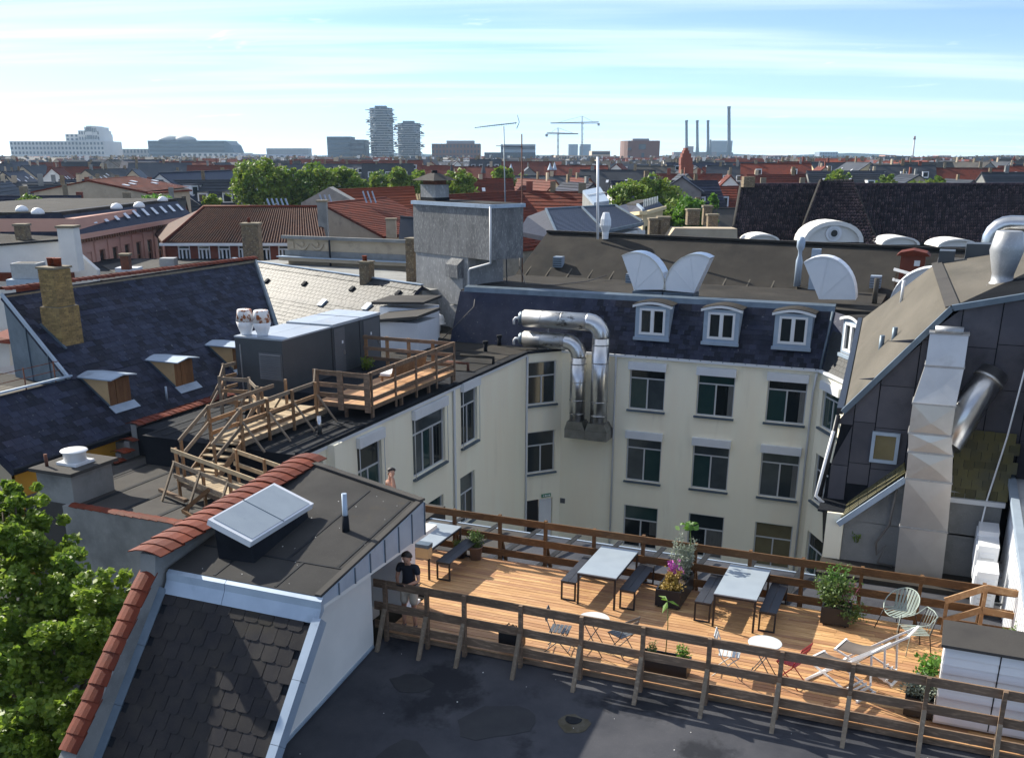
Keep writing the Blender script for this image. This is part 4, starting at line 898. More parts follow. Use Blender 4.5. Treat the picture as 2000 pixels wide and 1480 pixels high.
# rear wall
cols = [(-12.97, -11.27), (-9.79, -8.09), (-6.66, -4.96)]; flo = [(-2.11, .12), (-5.60, -3.15), (-9.0, -6.85)]
holes = [(a, b, c, d) for a, b in cols for c, d in flo]
W_ = MB(); wall_holes(W_, (0, YR, 0), (1, 0, 0), (0, -1, 0), -16.3, -4.47, -14, ZC, holes)
W_.build('wall', M['cream'], CB)
for i, h in enumerate(holes):
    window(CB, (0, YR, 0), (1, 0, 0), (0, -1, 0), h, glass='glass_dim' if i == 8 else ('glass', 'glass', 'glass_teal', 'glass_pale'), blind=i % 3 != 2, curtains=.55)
# chamfer with the door
Oc = Vector((-17.57, 44.3, 0)); rc = Vector((1.27, 1.45, 0)); Lc = rc.length; rc.normalize(); nc = Vector((rc.y, -rc.x, 0))
hc = [(.12, 1.62, -2.1, -.04), (.12, 1.62, -5.5, -3.42), (.10, 1.55, -9.2, -6.86)]
W_ = MB(); wall_holes(W_, Oc, rc, nc, 0, Lc, -14, ZC, hc); W_.build('wall', M['cream'], CB)
window(CB, Oc, rc, nc, hc[0], blind=False, glass='glass'); window(CB, Oc, rc, nc, hc[1], glass='glass')
dd = MB().obox(Oc + rc * .82 + UP * -9.2 - nc * .12, rc * .68, UP * 2.28, nc * .06).build('door', M['white'], CB)
MB().obox(Oc + rc * .14 + UP * -9.2 - nc * .15, rc * .66, UP * 2.28, nc * .02).build('door_opening', M['dark'], CB)
MB().obox(Oc + rc * .9 + UP * -6.78 + nc * .02, rc * .5, UP * .16, nc * .06).build('exit_sign', mat('sign_green', (.05, .22, .13), .5), CB)
for k, (x0, w0) in enumerate(((.96, .05), (1.06, .10), (1.2, .04), (1.27, .08))):
    MB().obox(Oc + rc * x0 + UP * -6.74 + nc * .081, rc * w0, UP * .08, nc * .004).build('sign_mark', M['white'], CB)
MB().box(-16.25, -16.0, YR - .03, YR, -7.2, -6.95).build('vent_grille', M['grey_metal2'], CB)
# left wing facade
XL_ = -17.57
hl = [(28.85, 30.5, -3.2, .12), (32.85, 35.6, -2.45, .18), (37.1, 38.7, -2.33, .38), (36.95, 38.4, -5.75, -3.6), (33.6, 35.35, -5.9, -3.78), (26.0, 26.75, -1.9, -.05)]
W_ = MB(); wall_holes(W_, (XL_, 0, 0), (0, 1, 0), (1, 0, 0), 25.5, 44.3, -14, ZC, hl); W_.build('wall', M['cream'], CB)
for i, h in enumerate(hl):
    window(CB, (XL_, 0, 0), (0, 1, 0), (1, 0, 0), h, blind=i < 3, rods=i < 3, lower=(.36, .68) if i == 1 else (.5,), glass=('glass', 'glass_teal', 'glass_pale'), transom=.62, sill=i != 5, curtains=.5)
MB().box(XL_ + .0, XL_ + .32, 26.95, 27.45, -14, ZC - .03).build('pier', M['cream'], CB)
MB().box(-23.62, XL_, 25.46, 25.5, -9, ZC - .06).build('felt_riser', M['felt'], CB)
MB().box(-23.66, -23.62, 25.46, 26.25, -9, ZC - .06).build('felt_riser', M['felt'], CB)
MB().box(-24.58, XL_ + .02, 26.25, 45.8, .25, ZC).build('flat_roof', M['felt'], CB)
MB().box(-23.68, XL_ + .02, 25.44, 26.249, .25, ZC).build('flat_roof', M['felt'], CB)
MB().box(-24.6, -23.67, 26.21, 26.24, -9, ZC - .02).build('felt_riser', M['felt'], CB)
MB().prism([(-22.4, 39.2, ZC + .004), (XL_ - .45, 39.2, ZC + .004), (XL_ - .45, 43.6, ZC + .004), (-16.6, 45.3, ZC + .004), (-24.5, 45.7, ZC + .004), (-26.9, 51.3, ZC + .004), (-27.5, 50, ZC + .004), (-24.5, 40.5, ZC + .004)], (0, 0, .012)).build('flat_roof', M['felt_brown'], CB)
MB().box(-28, -21.5, 45.75, 53, .0, ZC - .01).build('flat_roof', M['felt_brown'], CB)
e = MB()   # dark roof edge over the white wall
e.box(XL_ - .12, XL_ + .10, 25.4, 44.35, ZC - .03, ZC + .09)
e.build('roof_edge', M['felt'], CB)
MB().obox(Oc + UP * (ZC - .03) - nc * .12, rc * Lc, nc * .22, UP * .12).build('roof_edge', M['felt'], CB)
MB().box(XL_ + .02, XL_ + .07, 25.5, 44.3, ZC - .16, ZC - .04).build('drip_strip', M['white_metal'], CB)
for k in range(11):
    piece('felt_seam', me, CB, basis((-23.8 + k * .57 + .2, 25.7, ZC + .002), (1, 0, 0), (0, 4.4, 0), (0, 0, 1)))
for y in (41.0, 42.2, 43.4): MB().box(-22.5, XL_ - .5, y, y + .07, ZC + .01, ZC + .03).build('felt_seam', M['seam'], CB)
for p, q_ in (((XL_ + .07, 36.34), (XL_ + .07, 36.34)), ((Oc + nc * .05 + rc * .03).xy, (Oc + nc * .05 + rc * .03).xy)):
    MB().tube([(p[0], p[1], ZC - .15), (p[0], p[1], -14)], .055, 8).build('drainpipe', M['frame_grey'], CB)
MB().tube([(-13.63, YR - .12, ZC - .1), (-13.63, YR - .07, -.6), (-13.58, YR - .07, -14)], .05, 8).build('drainpipe', M['frame_grey'], CB)
MB().tube([(-4.62, YR - .12, ZC - .15), (-4.7, YR - .07, -.6), (-4.75, YR - .07, -14)], .05, 8).build('drainpipe', M['frame_grey'], CB)
# mansard with slates, cornice gutter
YM, ZM = 46.95, 2.72
MB().prism([(-22.2, YR - .03, ZC + .02), (-22.2, YM, ZM), (-22.2, YM + .3, ZM), (-22.2, YM + .3, ZC + .02)], (17.75, 0, 0)).build('mansard', M['slate'], CB)
MB().box(-16.3, -4.47, YR - .16, YR - .01, ZC - .10, ZC + .01).build('gutter', M['white_metal'], CB)
for k in range(24): MB().box(-16.2 + k * .5, -16.17 + k * .5, YR - .175, YR, ZC - .02, ZC + .03).build('gutter_bracket', M['zinc_dark'], CB)
md = Vector((0, YR - .03 - YM, ZC + .02 - ZM)); ml = md.length; md.normalize(); mn = Vector((0, md.z, -md.y)); mn = mn if mn.z > 0 else -mn
sw, shh, ex = .30, .34, .225
s2 = MB().box(.004, sw - .004, 0, shh, -.008, 0); s2m = mesh_of(s2, 'slate', M['slate'])
stuff = MB(); nr_ = int(ml / ex)
for r in range(nr_):
    x = -16.2 + (.15 if r % 2 else 0)
    while x < -4.75:
        o_ = Vector((x, YM, ZM)) + md * (r * ex + .02 + random.uniform(-.008, .008)) + mn * .012
        dn = (md + mn * random.uniform(.03, .05)).normalized(); up_ = Vector((1, 0, 0)).cross(dn); up_ = up_ if up_.dot(mn) > 0 else -up_
        if r >= nr_ - 5: piece('slate', s2m, CB, basis(o_, (1, 0, 0), dn, up_))
        else: stuff.obox(o_ + Vector((.004, 0, 0)), Vector((sw - .008, 0, 0)), dn * shh, up_ * .008)
        x += sw
stuff.build('slates', M['slate'], CB, kind='stuff')
MB().prism([(-22.0, YM + .02, ZM - .12), (-22.0, YM - .04, ZM - .10), (-22.0, YM + .10, ZM + .22), (-22.0, YM + .45, ZM + .28), (-22.0, YM + .45, ZM - .1)], (17.7, 0, 0)).build('flashing', M['zinc_dark'], CB)
# right hand chamfer: wall, slates, dormer
O2 = Vector((-4.47, YR, 0)); r2 = Vector((1.42, -2.45, 0)); L2 = r2.length; r2.normalize(); n2 = Vector((-abs(r2.y), -abs(r2.x), 0))
h2 = [(.42, 2.2, -2.0, .02), (.42, 2.2, -5.35, -3.2), (.42, 2.2, -8.8, -6.8)]
W_ = MB(); wall_holes(W_, O2, r2, n2, 0, 5.2, -14, ZC, h2); W_.build('wall', M['cream'], CB)
for i, h in enumerate(h2): window(CB, O2, r2, n2, h, blind=i < 1, glass=('glass', 'glass_teal'))
C2 = [O2 + UP * ZC - n2 * .02, O2 + r2 * 5.2 + UP * ZC - n2 * .02, O2 + r2 * 5.2 - n2 * 1.1 + UP * ZM, Vector((-4.3, YM, ZM))]
MB().prism(C2, (.6, .8, -.3)).build('mansard', M['slate'], CB)
MB().tube([C2[0] + n2 * .06, C2[3] + n2 * .06], .07, 6).build('hip', M['zinc_dark'], CB)
ed2 = (C2[3] - C2[0]).normalized(); st2 = MB()
for r in range(7):
    f = r * ex / 2.45
    L0 = C2[0].lerp(C2[3], f)
    for k in range(14): st2.obox(L0 + r2 * (k * .3 + .1) + n2 * .02 + UP * .01, r2 * .29, (C2[2] - C2[1]).normalized() * .33, n2 * .008)
st2.build('slates', M['slate_light'], CB, kind='stuff')
MB().obox(O2 + UP * (ZC - .1) + n2 * .01, r2 * 5.2, n2 * .14, UP * .11).build('gutter', M['white_metal'], CB)
def dormer(parent, O, r, n, w=1.58, h=1.50):
    """front face foot left corner O"""
    O, r, n = Vector(O), Vector(r).normalized(), Vector(n).normalized(); ce = O + r * w / 2
    d = MB(); b = -n
    depth_t = 1.0
    pts = [O, O + r * w, O + r * w + UP * h, O + UP * h]
    W2 = MB(); wall_holes(W2, O, r, n, 0, w, 0, h, [(.19, w - .19, .20, h - .12)], .1)
    W2.add([O, O + UP * h, O + UP * h + b * 1.15, O + b * .25], [(0, 1, 2, 3)]).add([O + r * w, O + r * w + UP * h, O + r * w + UP * h + b * 1.15, O + r * w + b * .25], [(3, 2, 1, 0)])
    dm = W2.build('dormer', M['zinc'], parent)
    f = MB(); a0, a1, z0, z1 = .19, w - .19, .20, h - .12
    Pd = lambda x, z, o: O + r * x + UP * z + n * (o - .1)
    for x0, x1, zz0, zz1 in ((a0, a0 + .10, z0, z1), (a1 - .10, a1, z0, z1), (a0 + .1, a1 - .1, z0, z0 + .10), (a0 + .1, a1 - .1, z1 - .1, z1), ((a0 + a1) / 2 - .08, (a0 + a1) / 2 + .08, z0 + .1, z1 - .1)):
        f.obox(Pd(x0, zz0, 0), r * (x1 - x0), UP * (zz1 - zz0), n * .13)
    f.build('window_frame', M['white'], dm)
    for x0, x1 in ((a0 + .1, (a0 + a1) / 2 - .08), ((a0 + a1) / 2 + .08, a1 - .1)):
        MB().quad(Pd(x0, z0 + .1, .04), Pd(x1, z0 + .1, .04), Pd(x1, z1 - .1, .04), Pd(x0, z1 - .1, .04)).build('pane', M['glass'], dm)
    n_ = 9; arc = []
    for k in range(n_):
        t = k / (n_ - 1); arc.append(O + r * (-.12 + (w + .24) * t) + UP * (h + .02 + .17 * math.sin(math.pi * t)) + n * .14)
    low = [p - UP * .11 for p in arc]
    MB().prism(arc + low[::-1], b * .16).build('cornice', M['white'], dm)
    MB().prism([p + UP * .035 - n * .02 for p in arc] + [p + UP * .003 - n * .02 for p in arc][::-1], b * 1.35).build('roof', M['felt_brown'], dm)
    MB().obox(O + UP * -.06 - r * .05 + n * .0, r * (w + .1), UP * .14, n * .10).build('sill', M['zinc'], dm)
for x in (-12.88, -9.74, -6.64): dormer(CB, (x, 45.98, 1.17), (1, 0, 0), (0, -1, 0))
dormer(CB, O2 + r2 * 1.0 + n2 * -.3 + UP * 1.25, r2, n2)
# flat top and the felt slope behind it
MB().box(-22.3, -2.6, YM + .3, 55.3, 2.3, ZM + .05).build('flat_roof', M['felt_brown'], CB)
sp_ = [(-22.4, 54.6, 2.74), (1.1, 53.5, 2.51), (1.6, 57.3, 4.62), (-21.9, 58.4, 4.85)]
MB().prism(sp_, (0, .6, -.6)).build('felt_slope', M['felt_brown'], CB)
bsm = mesh_of(MB().box(-.035, .035, 0, 1, -.03, .006), 'felt_seam', M['felt_tan'])
for k in range(19):
    f = (k + .5) / 19; a = Vector(sp_[0]).lerp(Vector(sp_[1]), f); b = Vector(sp_[3]).lerp(Vector(sp_[2]), f)
    piece('felt_seam', bsm, CB, basis(a + Vector((0, -.02, .03)), (1, 0, 0), b - a, (0, -.4, .9)))
MB().bar(Vector(sp_[3]) + Vector((0, 0, .05)), Vector(sp_[2]) + Vector((0, 0, .05)), .35, .12).build('ridge', M['felt_brown'], CB)
# ------------------------------------------------------------------ white fan shaped covers
def fan_cover(x, a0, a1, r, z0, label, y=48.5, th=.95, cx_off=0.0):
    t = thing('duct_cover', label, 'duct cover', (x, y, z0), 'white quarter round sheet covers on the flat roof')
    c = Vector((x, y, z0)); n_ = 14
    arc = [c + Vector((math.cos(a) * r, 0, math.sin(a) * r)) for a in np.radians(np.linspace(a0, a1, n_))]
    MB().prism([c] + arc, (0, th, 0)).build('body', M['white_metal'], t)
    rim = MB()
    for p, q_ in zip(arc[:-1], arc[1:]):
        o_ = (p - c).normalized(); o2_ = (q_ - c).normalized()
        rim.hexa([p + Vector((0, -.04, 0)), q_ + Vector((0, -.04, 0)), q_ + Vector((0, th + .04, 0)), p + Vector((0, th + .04, 0)), p + o_ * .05 + Vector((0, -.04, 0)), q_ + o2_ * .05 + Vector((0, -.04, 0)), q_ + o2_ * .05 + Vector((0, th + .04, 0)), p + o_ * .05 + Vector((0, th + .04, 0))])
    rim.build('rim', M['steel'] if x < -8 else M['white_metal'], t)
    for f in (.33, .67):
        a = math.radians(a0 + (a1 - a0) * f); MB().bar(c + Vector((0, -.012, 0)), c + Vector((math.cos(a) * r, -.012, math.sin(a) * r)), .014, .012, (0, -1, 0)).build('seam', M['white_metal'], t)
    return t
ZF = 3.02
fan_cover(-13.72, 3, 116, 1.62, ZF, 'left one of the twin white fan shaped covers, leaning left').scale = (.93, 1, 1.06)
fan_cover(-10.82, 64, 178, 1.55, ZF, 'right one of the twin white fan shaped covers, leaning right').scale = (.93, 1, 1.12)
fan_cover(-5.16, 2, 122, 1.72, ZF, 'separate white fan shaped cover in the middle of the flat roof').scale = (.88, 1, 1.06)
fan_cover(-.55, 60, 178, 1.62, ZF - .1, 'white fan shaped cover partly hidden by the tan roof slope')
for a, b in ((-13.75, -12.32), (-12.25, -10.8)): tag(MB().box(a, b, 48.35, 49.5, 2.77, ZF - .02).build('cover_plinth', M['zinc_dark'], origin=((a + b) / 2, 48.9, 2.77)), 'blue grey plinth under the %s twin white cover' % ('left' if a < -13 else 'right'), 'plinth')
for p, lab, cat in (((-15.35, 53.3, 2.75, .42), 'small ribbed grey roof vent above the twin white covers', 'roof vent'), ((-3.2, 54.0, 3.0, .5), 'ribbed grey roof vent right of the separate white cover', 'roof vent'), ((-20.1, 55.2, 3.2, .5), 'small roof vent in the shadow of the concrete tower', 'roof vent')):
    x, y, z, s = p; t = thing('roof_vent', lab, cat, (x, y, z))
    MB().box(x - s / 2, x + s / 2, y, y + .5, z, z + s * 1.15).build('box', M['zinc'], t)
    for k in range(4): MB().box(x - s / 2 - .01, x + s / 2 + .01, y - .03, y - .002, z + .06 + k * .12, z + .12 + k * .12).build('louvre', M['zinc_dark'], t)
sv = thing('steel_flue', 'slim steel flue with bulged cowl on the felt slope', 'flue', (-6.9, 54.2, 3.0))
MB().lathe((-6.9, 54.2, 2.9), [(.17, 0), (.17, 1.25), (.10, 1.5), (.10, 1.7), (.2, 1.9), (.2, 2.2), (.12, 2.4)], 14).build('flue', M['zinc'], sv)
MB().box(-6.32, -5.9, 53.9, 54.3, 2.8, 4.75).build('boxed_flue', M['zinc'], sv)
tag(MB().tube([(-2.9, 50.0, 2.75), (-2.9, 50.0, 3.9)], .12, 10).build('vent_pipe', M['felt_grey'], origin=(-2.9, 50, 2.75)), 'grey stub vent standing right of the separate white cover', 'pipe')
ht = thing('roof_hut', 'small red brown roof hut with a flat tiled cap', 'hut', (-1.6, 52.5, 3))
MB().box(-2.1, -1.05, 52, 53, 2.8, 4.75).build('body', M['brick_red'], ht); MB().prism([(-2.3, 51.8, 4.75), (-.85, 51.8, 4.75), (-1.0, 51.8, 4.9), (-1.6, 51.8, 5.02), (-2.15, 51.8, 4.9)], (0, 1.4, 0)).build('cap', M['tile_red'], ht); MB().box(-1.5, -1.25, 51.98, 52, 4.3, 4.55).build('lamp', M['white'], ht)
wr_ = thing('roof_railing', 'short white topped railing beside the red brown roof hut', 'railing', (-1.8, 50.5, 3))
for z in (3.55, 4.0): MB().bar((-2.3, 51.2, z + .2), (-.6, 50.2, z - .1), .06, .12).build('rail', M['white'], wr_)
for k in range(5): MB().box(-2.2 + k * .36, -2.1 + k * .36, 51.1 - k * .2, 51.2 - k * .2, 2.8, 4.1 - k * .07).build('post', M['wood_grey'], wr_)
# ------------------------------------------------------------------ big steel air pipes on the white wall
def air_pipe(label, zc, xe, xl, r, zb):
    y = 45.12
    t = thing('air_pipe', label, 'air pipe', (xe, y, zb), 'pair of thick steel air pipes on the cream wall')
    pts = [(xl, y, zc)]; R = .62
    MB().tube([(xl, y, zc), (xe - R, y, zc)], r, 24).build('horizontal_pipe', M['steel_weathered'], t)
    el = [Vector((xe - R + R * math.sin(a), y, zc - R + R * math.cos(a))) for a in np.linspace(0, math.pi / 2, 6)]
    MB().tube([(xe - R - .05, y, zc)] + el + [(xe, y, zc - R - .05)], r * 1.012, 24, smooth=True).build('elbow', M['steel'], t)
    MB().tube([(xe, y, zc - R), (xe, y, zb)], r, 24).build('vertical_pipe', M['steel'], t)
    for z in (zc - R - .35, zc - R - 1.2, zb + 1.0, zb + .35): MB().tube([(xe, y, z - .025), (xe, y, z + .025)], r * 1.025, 24).build('band', M['steel_weathered'], t)
    for x in (xl + .9, xl + 1.9): MB().tube([(x - .02, y, zc), (x + .02, y, zc)], r * 1.02, 24).build('band', M['steel_weathered'], t)
    q0 = [(xe - r, y - r, zb), (xe + r, y - r, zb), (xe + r, y + r, zb), (xe - r, y + r, zb)]; w2 = r * 1.35
    q1 = [(xe - w2, y - r * .9, zb - .38), (xe + w2, y - r * .9, zb - .38), (xe + w2, y + .6, zb - .38), (xe - w2, y + .6, zb - .38)]
    MB().hexa(q1 + q0).build('hood', M['steel_dull'], t)
    MB().box(xe - w2, xe + w2, y - r * .9, y + .6, zb - .82, zb - .39).build('box', M['steel_dull'], t)
    MB().tube([(xl, y, zc), (xl - .22, y, zc)], r * .75, 20).build('end_cap', M['zinc_dark'], t)
    MB().tube([(xl - .2, y - .1, zc), (xl - .42, y - .1, zc), (xl - .5, y - .1, zc - .1), (xl - .5, y - .1, zc - .3)], .06, 8).build('spout', M['white'], t)
    MB().bar((xl + 1.2, y, zc - r - .02), (xl + 1.2, y, max(ZC, zc - r - .7)), .05, .05).build('bracket', M['galv'], t)
air_pipe('upper and longer thick steel air pipe bending down the cream wall', 1.90, -14.22, -18.0, .40, -2.75)
air_pipe('lower and shorter thick steel air pipe bending down the cream wall', .94, -15.28, -18.0, .37, -2.75)
# ================================================================== plant unit on the left wing
AH = thing('ventilation_unit', 'large dark grey ventilation unit with pale roof panels and a louvre', 'ventilation unit', (-23.2, 35, .42))
ax0, ax1, ay0, ay1, az0, az1 = -24.22, -22.12, 31.42, 38.7, .42, 2.68
MB().box(ax0, ax1, ay0, ay1, az0, az1).build('casing', M['grey_metal'], AH)
for a, b in ((31.42, 34.75), (34.85, 37.0), (37.1, 38.7)):
    for s in (0, 1):
        x0 = ax0 - .05 + s * (ax1 - ax0 + .1) / 2
        MB().box(x0 + .01, x0 + (ax1 - ax0 + .1) / 2 - .01, a + .02, b - .02, az1, az1 + .06 + (.0 if a < 32 else .05)).build('roof_panel', M['panel_roof'], AH)
for a, b in ((34.95, 35.75), (37.25, 38.55)):
    d = MB().box(ax1, ax1 + .035, a, b, az0 + .25, az1 - .08).build('door', M['grey_metal2'], AH)
    MB().box(ax1 + .036, ax1 + .07, b - .12, b - .08, 1.5, 1.66).build('handle', M['steel'], d)
    MB().box(ax1 + .036, ax1 + .04, a + .55, a + .66, 1.95, 2.07).build('notice', M['white'], d)
for y in (34.78, 36.95): MB().box(ax1, ax1 + .015, y, y + .05, az0, az1).build('joint', M['black_metal'], AH)
lv = MB().box(-23.17, -22.16, ay0 - .03, ay0, 1.18, 2.2).build('louvre', M['grey_metal2'], AH)
for k in range(13):
    z = 1.23 + k * .073
    MB().hexa([(-23.13, ay0 - .065, z), (-22.2, ay0 - .065, z), (-22.2, ay0 - .031, z + .03), (-23.13, ay0 - .031, z + .03), (-23.13, ay0 - .065, z + .012), (-22.2, ay0 - .065, z + .012), (-22.2, ay0 - .031, z + .05), (-23.13, ay0 - .031, z + .05)]).build('blade', M['grey_metal2'], lv)
MB().box(-24.0, -23.96, ay0 - .04, ay0, .5, 2.45).build('conduit', M['galv'], AH)
for i, (x, y) in enumerate(((-24.0, 31.86), (-23.28, 31.9))):
    t = thing('vent_cowl', ('left' if i == 0 else 'right') + ' white exhaust cowl with rust stains on the dark unit', 'vent cowl', (x, y, az1 + .06))
    MB().lathe((x, y, az1 + .06), [(.20, 0), (.20, .06), (.29, .30), (.34, .50)], 20).build('cone', M['white'], t)
    MB().lathe((x, y, az1 + .56), [(.34, 0), (.27, .42), (.25, .44), (.19, .42)], 20).build('hood', M['cowl'], t)
MB().box(-22.1, -19.95, 31.6, 38.5, .43, .80).build('felt_kerb', M['felt'], CB)
# terrace in front of the unit
TR = thing('roof_terrace', 'small weathered timber terrace enclosed by a boarded railing on the flat roof', 'terrace', (-18.8, 33, .42))
for k in range(17): piece('plank', pm, TR, Matrix.Translation((-19.86 + k * .128, 30.15, .95)) @ Matrix.Diagonal((.12, 6.7, .03, 1)))
for x in (-19.8, -18.8, -17.75):
    for y in (30.3, 32.4, 34.6, 36.7): MB().box(x - .05, x + .05, y - .05, y + .05, ZC, .92).build('leg', M['wood_grey'], TR)
MB().box(-17.74, -17.68, 30.15, 36.85, .80, .93).build('edge_board', M['wood_grey'], TR)
for x in (-19.83, -18.85, -17.78): MB().box(x - .11, x + .11, 30.02, 30.07, .72, 2.08).build('board_post', M['wood_grey'], TR)
for z in (.80, 1.12, 1.48, 1.90): MB().box(-19.86, -17.7, 30.07, 30.11, z, z + .16).build('rail', M['wood_grey'], TR)
for y in (30.2, 31.9, 33.5, 35.2, 36.8): MB().box(-17.72, -17.66, y - .035, y + .035, .55, 2.1).build('post', M['wood_grey'], TR)
for z in (1.05, 1.46, 1.95): MB().box(-17.78, -17.725, 30.1, 36.88, z, z + .15).build('rail', M['wood_grey'], TR)
for x in (-21.8, -20.8, -19.8, -18.7): MB().box(x - .07, x + .07, 36.88, 36.94, .5, 2.1).build('post', M['wood_new'], TR)
for z in (1.1, 1.5, 1.95): MB().box(-21.9, -17.7, 36.83, 36.88, z, z + .14).build('rail', M['wood_grey'], TR)
LG = thing('garden_bench', 'brown timber bench with white cushions behind the terrace railing', 'bench', (-18.6, 34.0, .98))
MB().box(-18.95, -18.45, 32.9, 35.6, 1.32, 1.38).build('seat', M['wood_new'], LG)
MB().obox((-18.42, 32.9, 1.4), (.12, 0, .5), (0, 2.7, 0), (.04, 0, 0)).build('backrest', M['wood_new'], LG)
for y in (33.0, 34.2, 35.5): MB().box(-18.9, -18.85, y, y + .06, .98, 1.32).build('leg', M['wood_new'], LG)
for y in (32.95, 34.3): MB().box(-18.92, -18.5, y, y + 1.1, 1.385, 1.47).build('cushion', M['white'], LG)
bush('potted_bush', 'small dark green shrub in the corner between unit and terrace railing', (-21.4, 36.3, .8), 260, (.25, .25), .5, .09, M['leaf'], stems=10, spread=.08)
# ------------------------------------------------------------------ timber walkway, stairs and gangway
WK = thing('timber_walkway', 'pale timber walkway with braced handrails over the flat roof', 'walkway', (-20, 27.5, ZC))
WKm = mesh_of(MB().box(0, 1, 0, 1, -1, 0), 'walk_plank', M['wood_board'])
for k in range(32): piece('plank', WKm, WK, Matrix.Translation((-20.62, 25.2 + k * .155, .72 + random.uniform(-.004, .004))) @ Matrix.Diagonal((1.16, .145, .03, 1)))
for x in (-20.6, -19.5): MB().box(x - .03, x + .03, 25.2, 30.1, .54, .69).build('bearer', M['wood_pale'], WK)
for x, mx, br in ((-19.44, 1, True), (-20.66, -1, True)):
    for y in (25.2, 26.6, 28.0, 29.4):
        MB().box(x - .045, x + .045, y - .035, y + .035, ZC, 1.78).build('post', M['wood_new'], WK)
        MB().bar((x + mx * .05, y, 1.35), (x + mx * .75, y + .05, ZC + .03), .045, .07, (0, 1, 0)).build('strut', M['wood_pale'], WK)
    for z in (.82, 1.22, 1.66): MB().box(x - mx * .075 - .018, x - mx * .075 + .018, 25.1, 29.5 if mx > 0 else 28.6, z, z + .125).build('rail', M['wood_pale'] if z > 1.5 else M['wood_new'], WK)
MB().bar((-19.5, 29.4, 1.72), (-19.85, 30.05, 2.05), .05, .12).build('rail', M['wood_pale'], WK)
LN = thing('landing_rail', 'corner of pale timber railing around a landing beside the dark unit', 'railing', (-22, 29.3, ZC))
for x, y in ((-24.3, 30.7), (-23.0, 28.8), (-21.9, 29.0), (-20.75, 27.9)):
    MB().box(x - .045, x + .045, y - .045, y + .045, ZC, 1.82).build('post', M['wood_pale'], LN)
    MB().bar((x - .05, y - .05, 1.3), (x - .35, y - .55, ZC + .02), .045, .07).build('strut', M['wood_pale'], LN)
for (a, b) in (((-24.3, 30.7), (-23.0, 28.8)), ((-23.0, 28.8), (-21.9, 29.0)), ((-21.9, 29.0), (-20.75, 27.9)), ((-24.3, 30.7), (-24.25, 31.4))):
    for z in (.9, 1.3, 1.72): MB().bar((*a, z), (*b, z), .035, .13).build('rail', M['wood_pale'] if z > 1.5 else M['wood_new'], LN)
for k in range(7): MB().box(-22.9, -20.8, 29.3 + k * .2, 29.48 + k * .2, .70, .73).build('board', M['wood_board'], LN)
STR = thing('timber_stairs', 'pale timber stairs with open treads up to the walkway', 'stairs', (-20, 24.6, -.55))
for k in range(5): MB().box(-20.5, -19.55, 24.0 + k * .25, 24.26 + k * .25, .02 + k * .155, .055 + k * .155).build('tread', M['wood_board'], STR)
for x in (-20.56, -19.5): MB().bar((x, 23.95, -.08), (x, 25.25, .66), .04, .2).build('stringer', M['wood_new'], STR)
for x in (-20.66, -19.44):
    for dz in (.5, 1.0): MB().bar((x, 23.7, -.02 + dz), (x, 25.2, .72 + dz), .04, .12).build('handrail', M['wood_pale'], STR)
    MB().bar((x, 23.8, -.5), (x, 23.8, .98), .08, .07, (1, 0, 0)).build('post', M['wood_new'], STR)
GG = thing('gangway', 'pale timber gangway with three board rails leading from the stairs behind the red tiled wall', 'walkway', (-17.5, 22.8, -.55))
g0 = Vector((-20.35, 23.05, 0)); gd = Vector((.934, -.357, 0)); gn = Vector((.357, .934, 0)); GLn = 7.6
for k in range(int(GLn / .155)):
    MB().obox(g0 + gd * (k * .155) + UP * (-.03 + random.uniform(-.004, .004)), gd * .145, gn * 1.15, UP * .03).build('plank', M['wood_board'], GG)
for s in (.08, 1.05): MB().obox(g0 + gn * s - UP * .2, gd * GLn, gn * .05, UP * .165).build('bearer', M['wood_grey'], GG)
for k in range(6):
    p = g0 + gd * (k * 1.45 + .05)
    MB().obox(p - UP * .55, gd * .07, gn * .08, UP * (.55 + .98)).build('post', M['wood_new'], GG)
    if k in (0, 1, 2): MB().bar(p + UP * .55 - gn * .02, p - gn * .55 - UP * .53, .05, .08, gd).build('strut', M['wood_pale'], GG)
    if k >= 1:
        q_ = p + gn * 1.15; MB().obox(q_ - UP * .55, gd * .07, gn * .08, UP * (.55 + .98)).build('post', M['wood_new'], GG)
for z in (.05, .45, .85):
    for a, b in ((-.05, 2.9), (2.91, 5.8), (5.81, 7.6)): MB().obox(g0 - gn * .04 + gd * a + UP * z, gd * (b - a), gn * .035, UP * .125).build('rail', M['wood_board'] if z > .8 else M['wood_pale'], GG)
for z in (.45, .85): MB().obox(g0 + gn * 1.2 + gd * 1.3 + UP * z, gd * 6.9, gn * .035, UP * .125).build('rail', M['wood_board'], GG)
MB().obox(g0 - gd * .5 - gn * .35 - UP * .42, gd * 1.5, gn * .12, UP * .1).build('bearer', M['wood_grey'], GG)
b0 = g0 + gd * 1.6 - gn * .75
MB().bar(b0 - UP * .45 , b0 + gd * 1.25 + gn * .2 + UP * .45, .05, .11).build('brace', M['wood_rail'], GG)
MB().bar(b0 - UP * .42, b0 + gd * 1.5 - gn * .1 - UP * .48, .05, .1).build('brace', M['wood_rail'], GG)
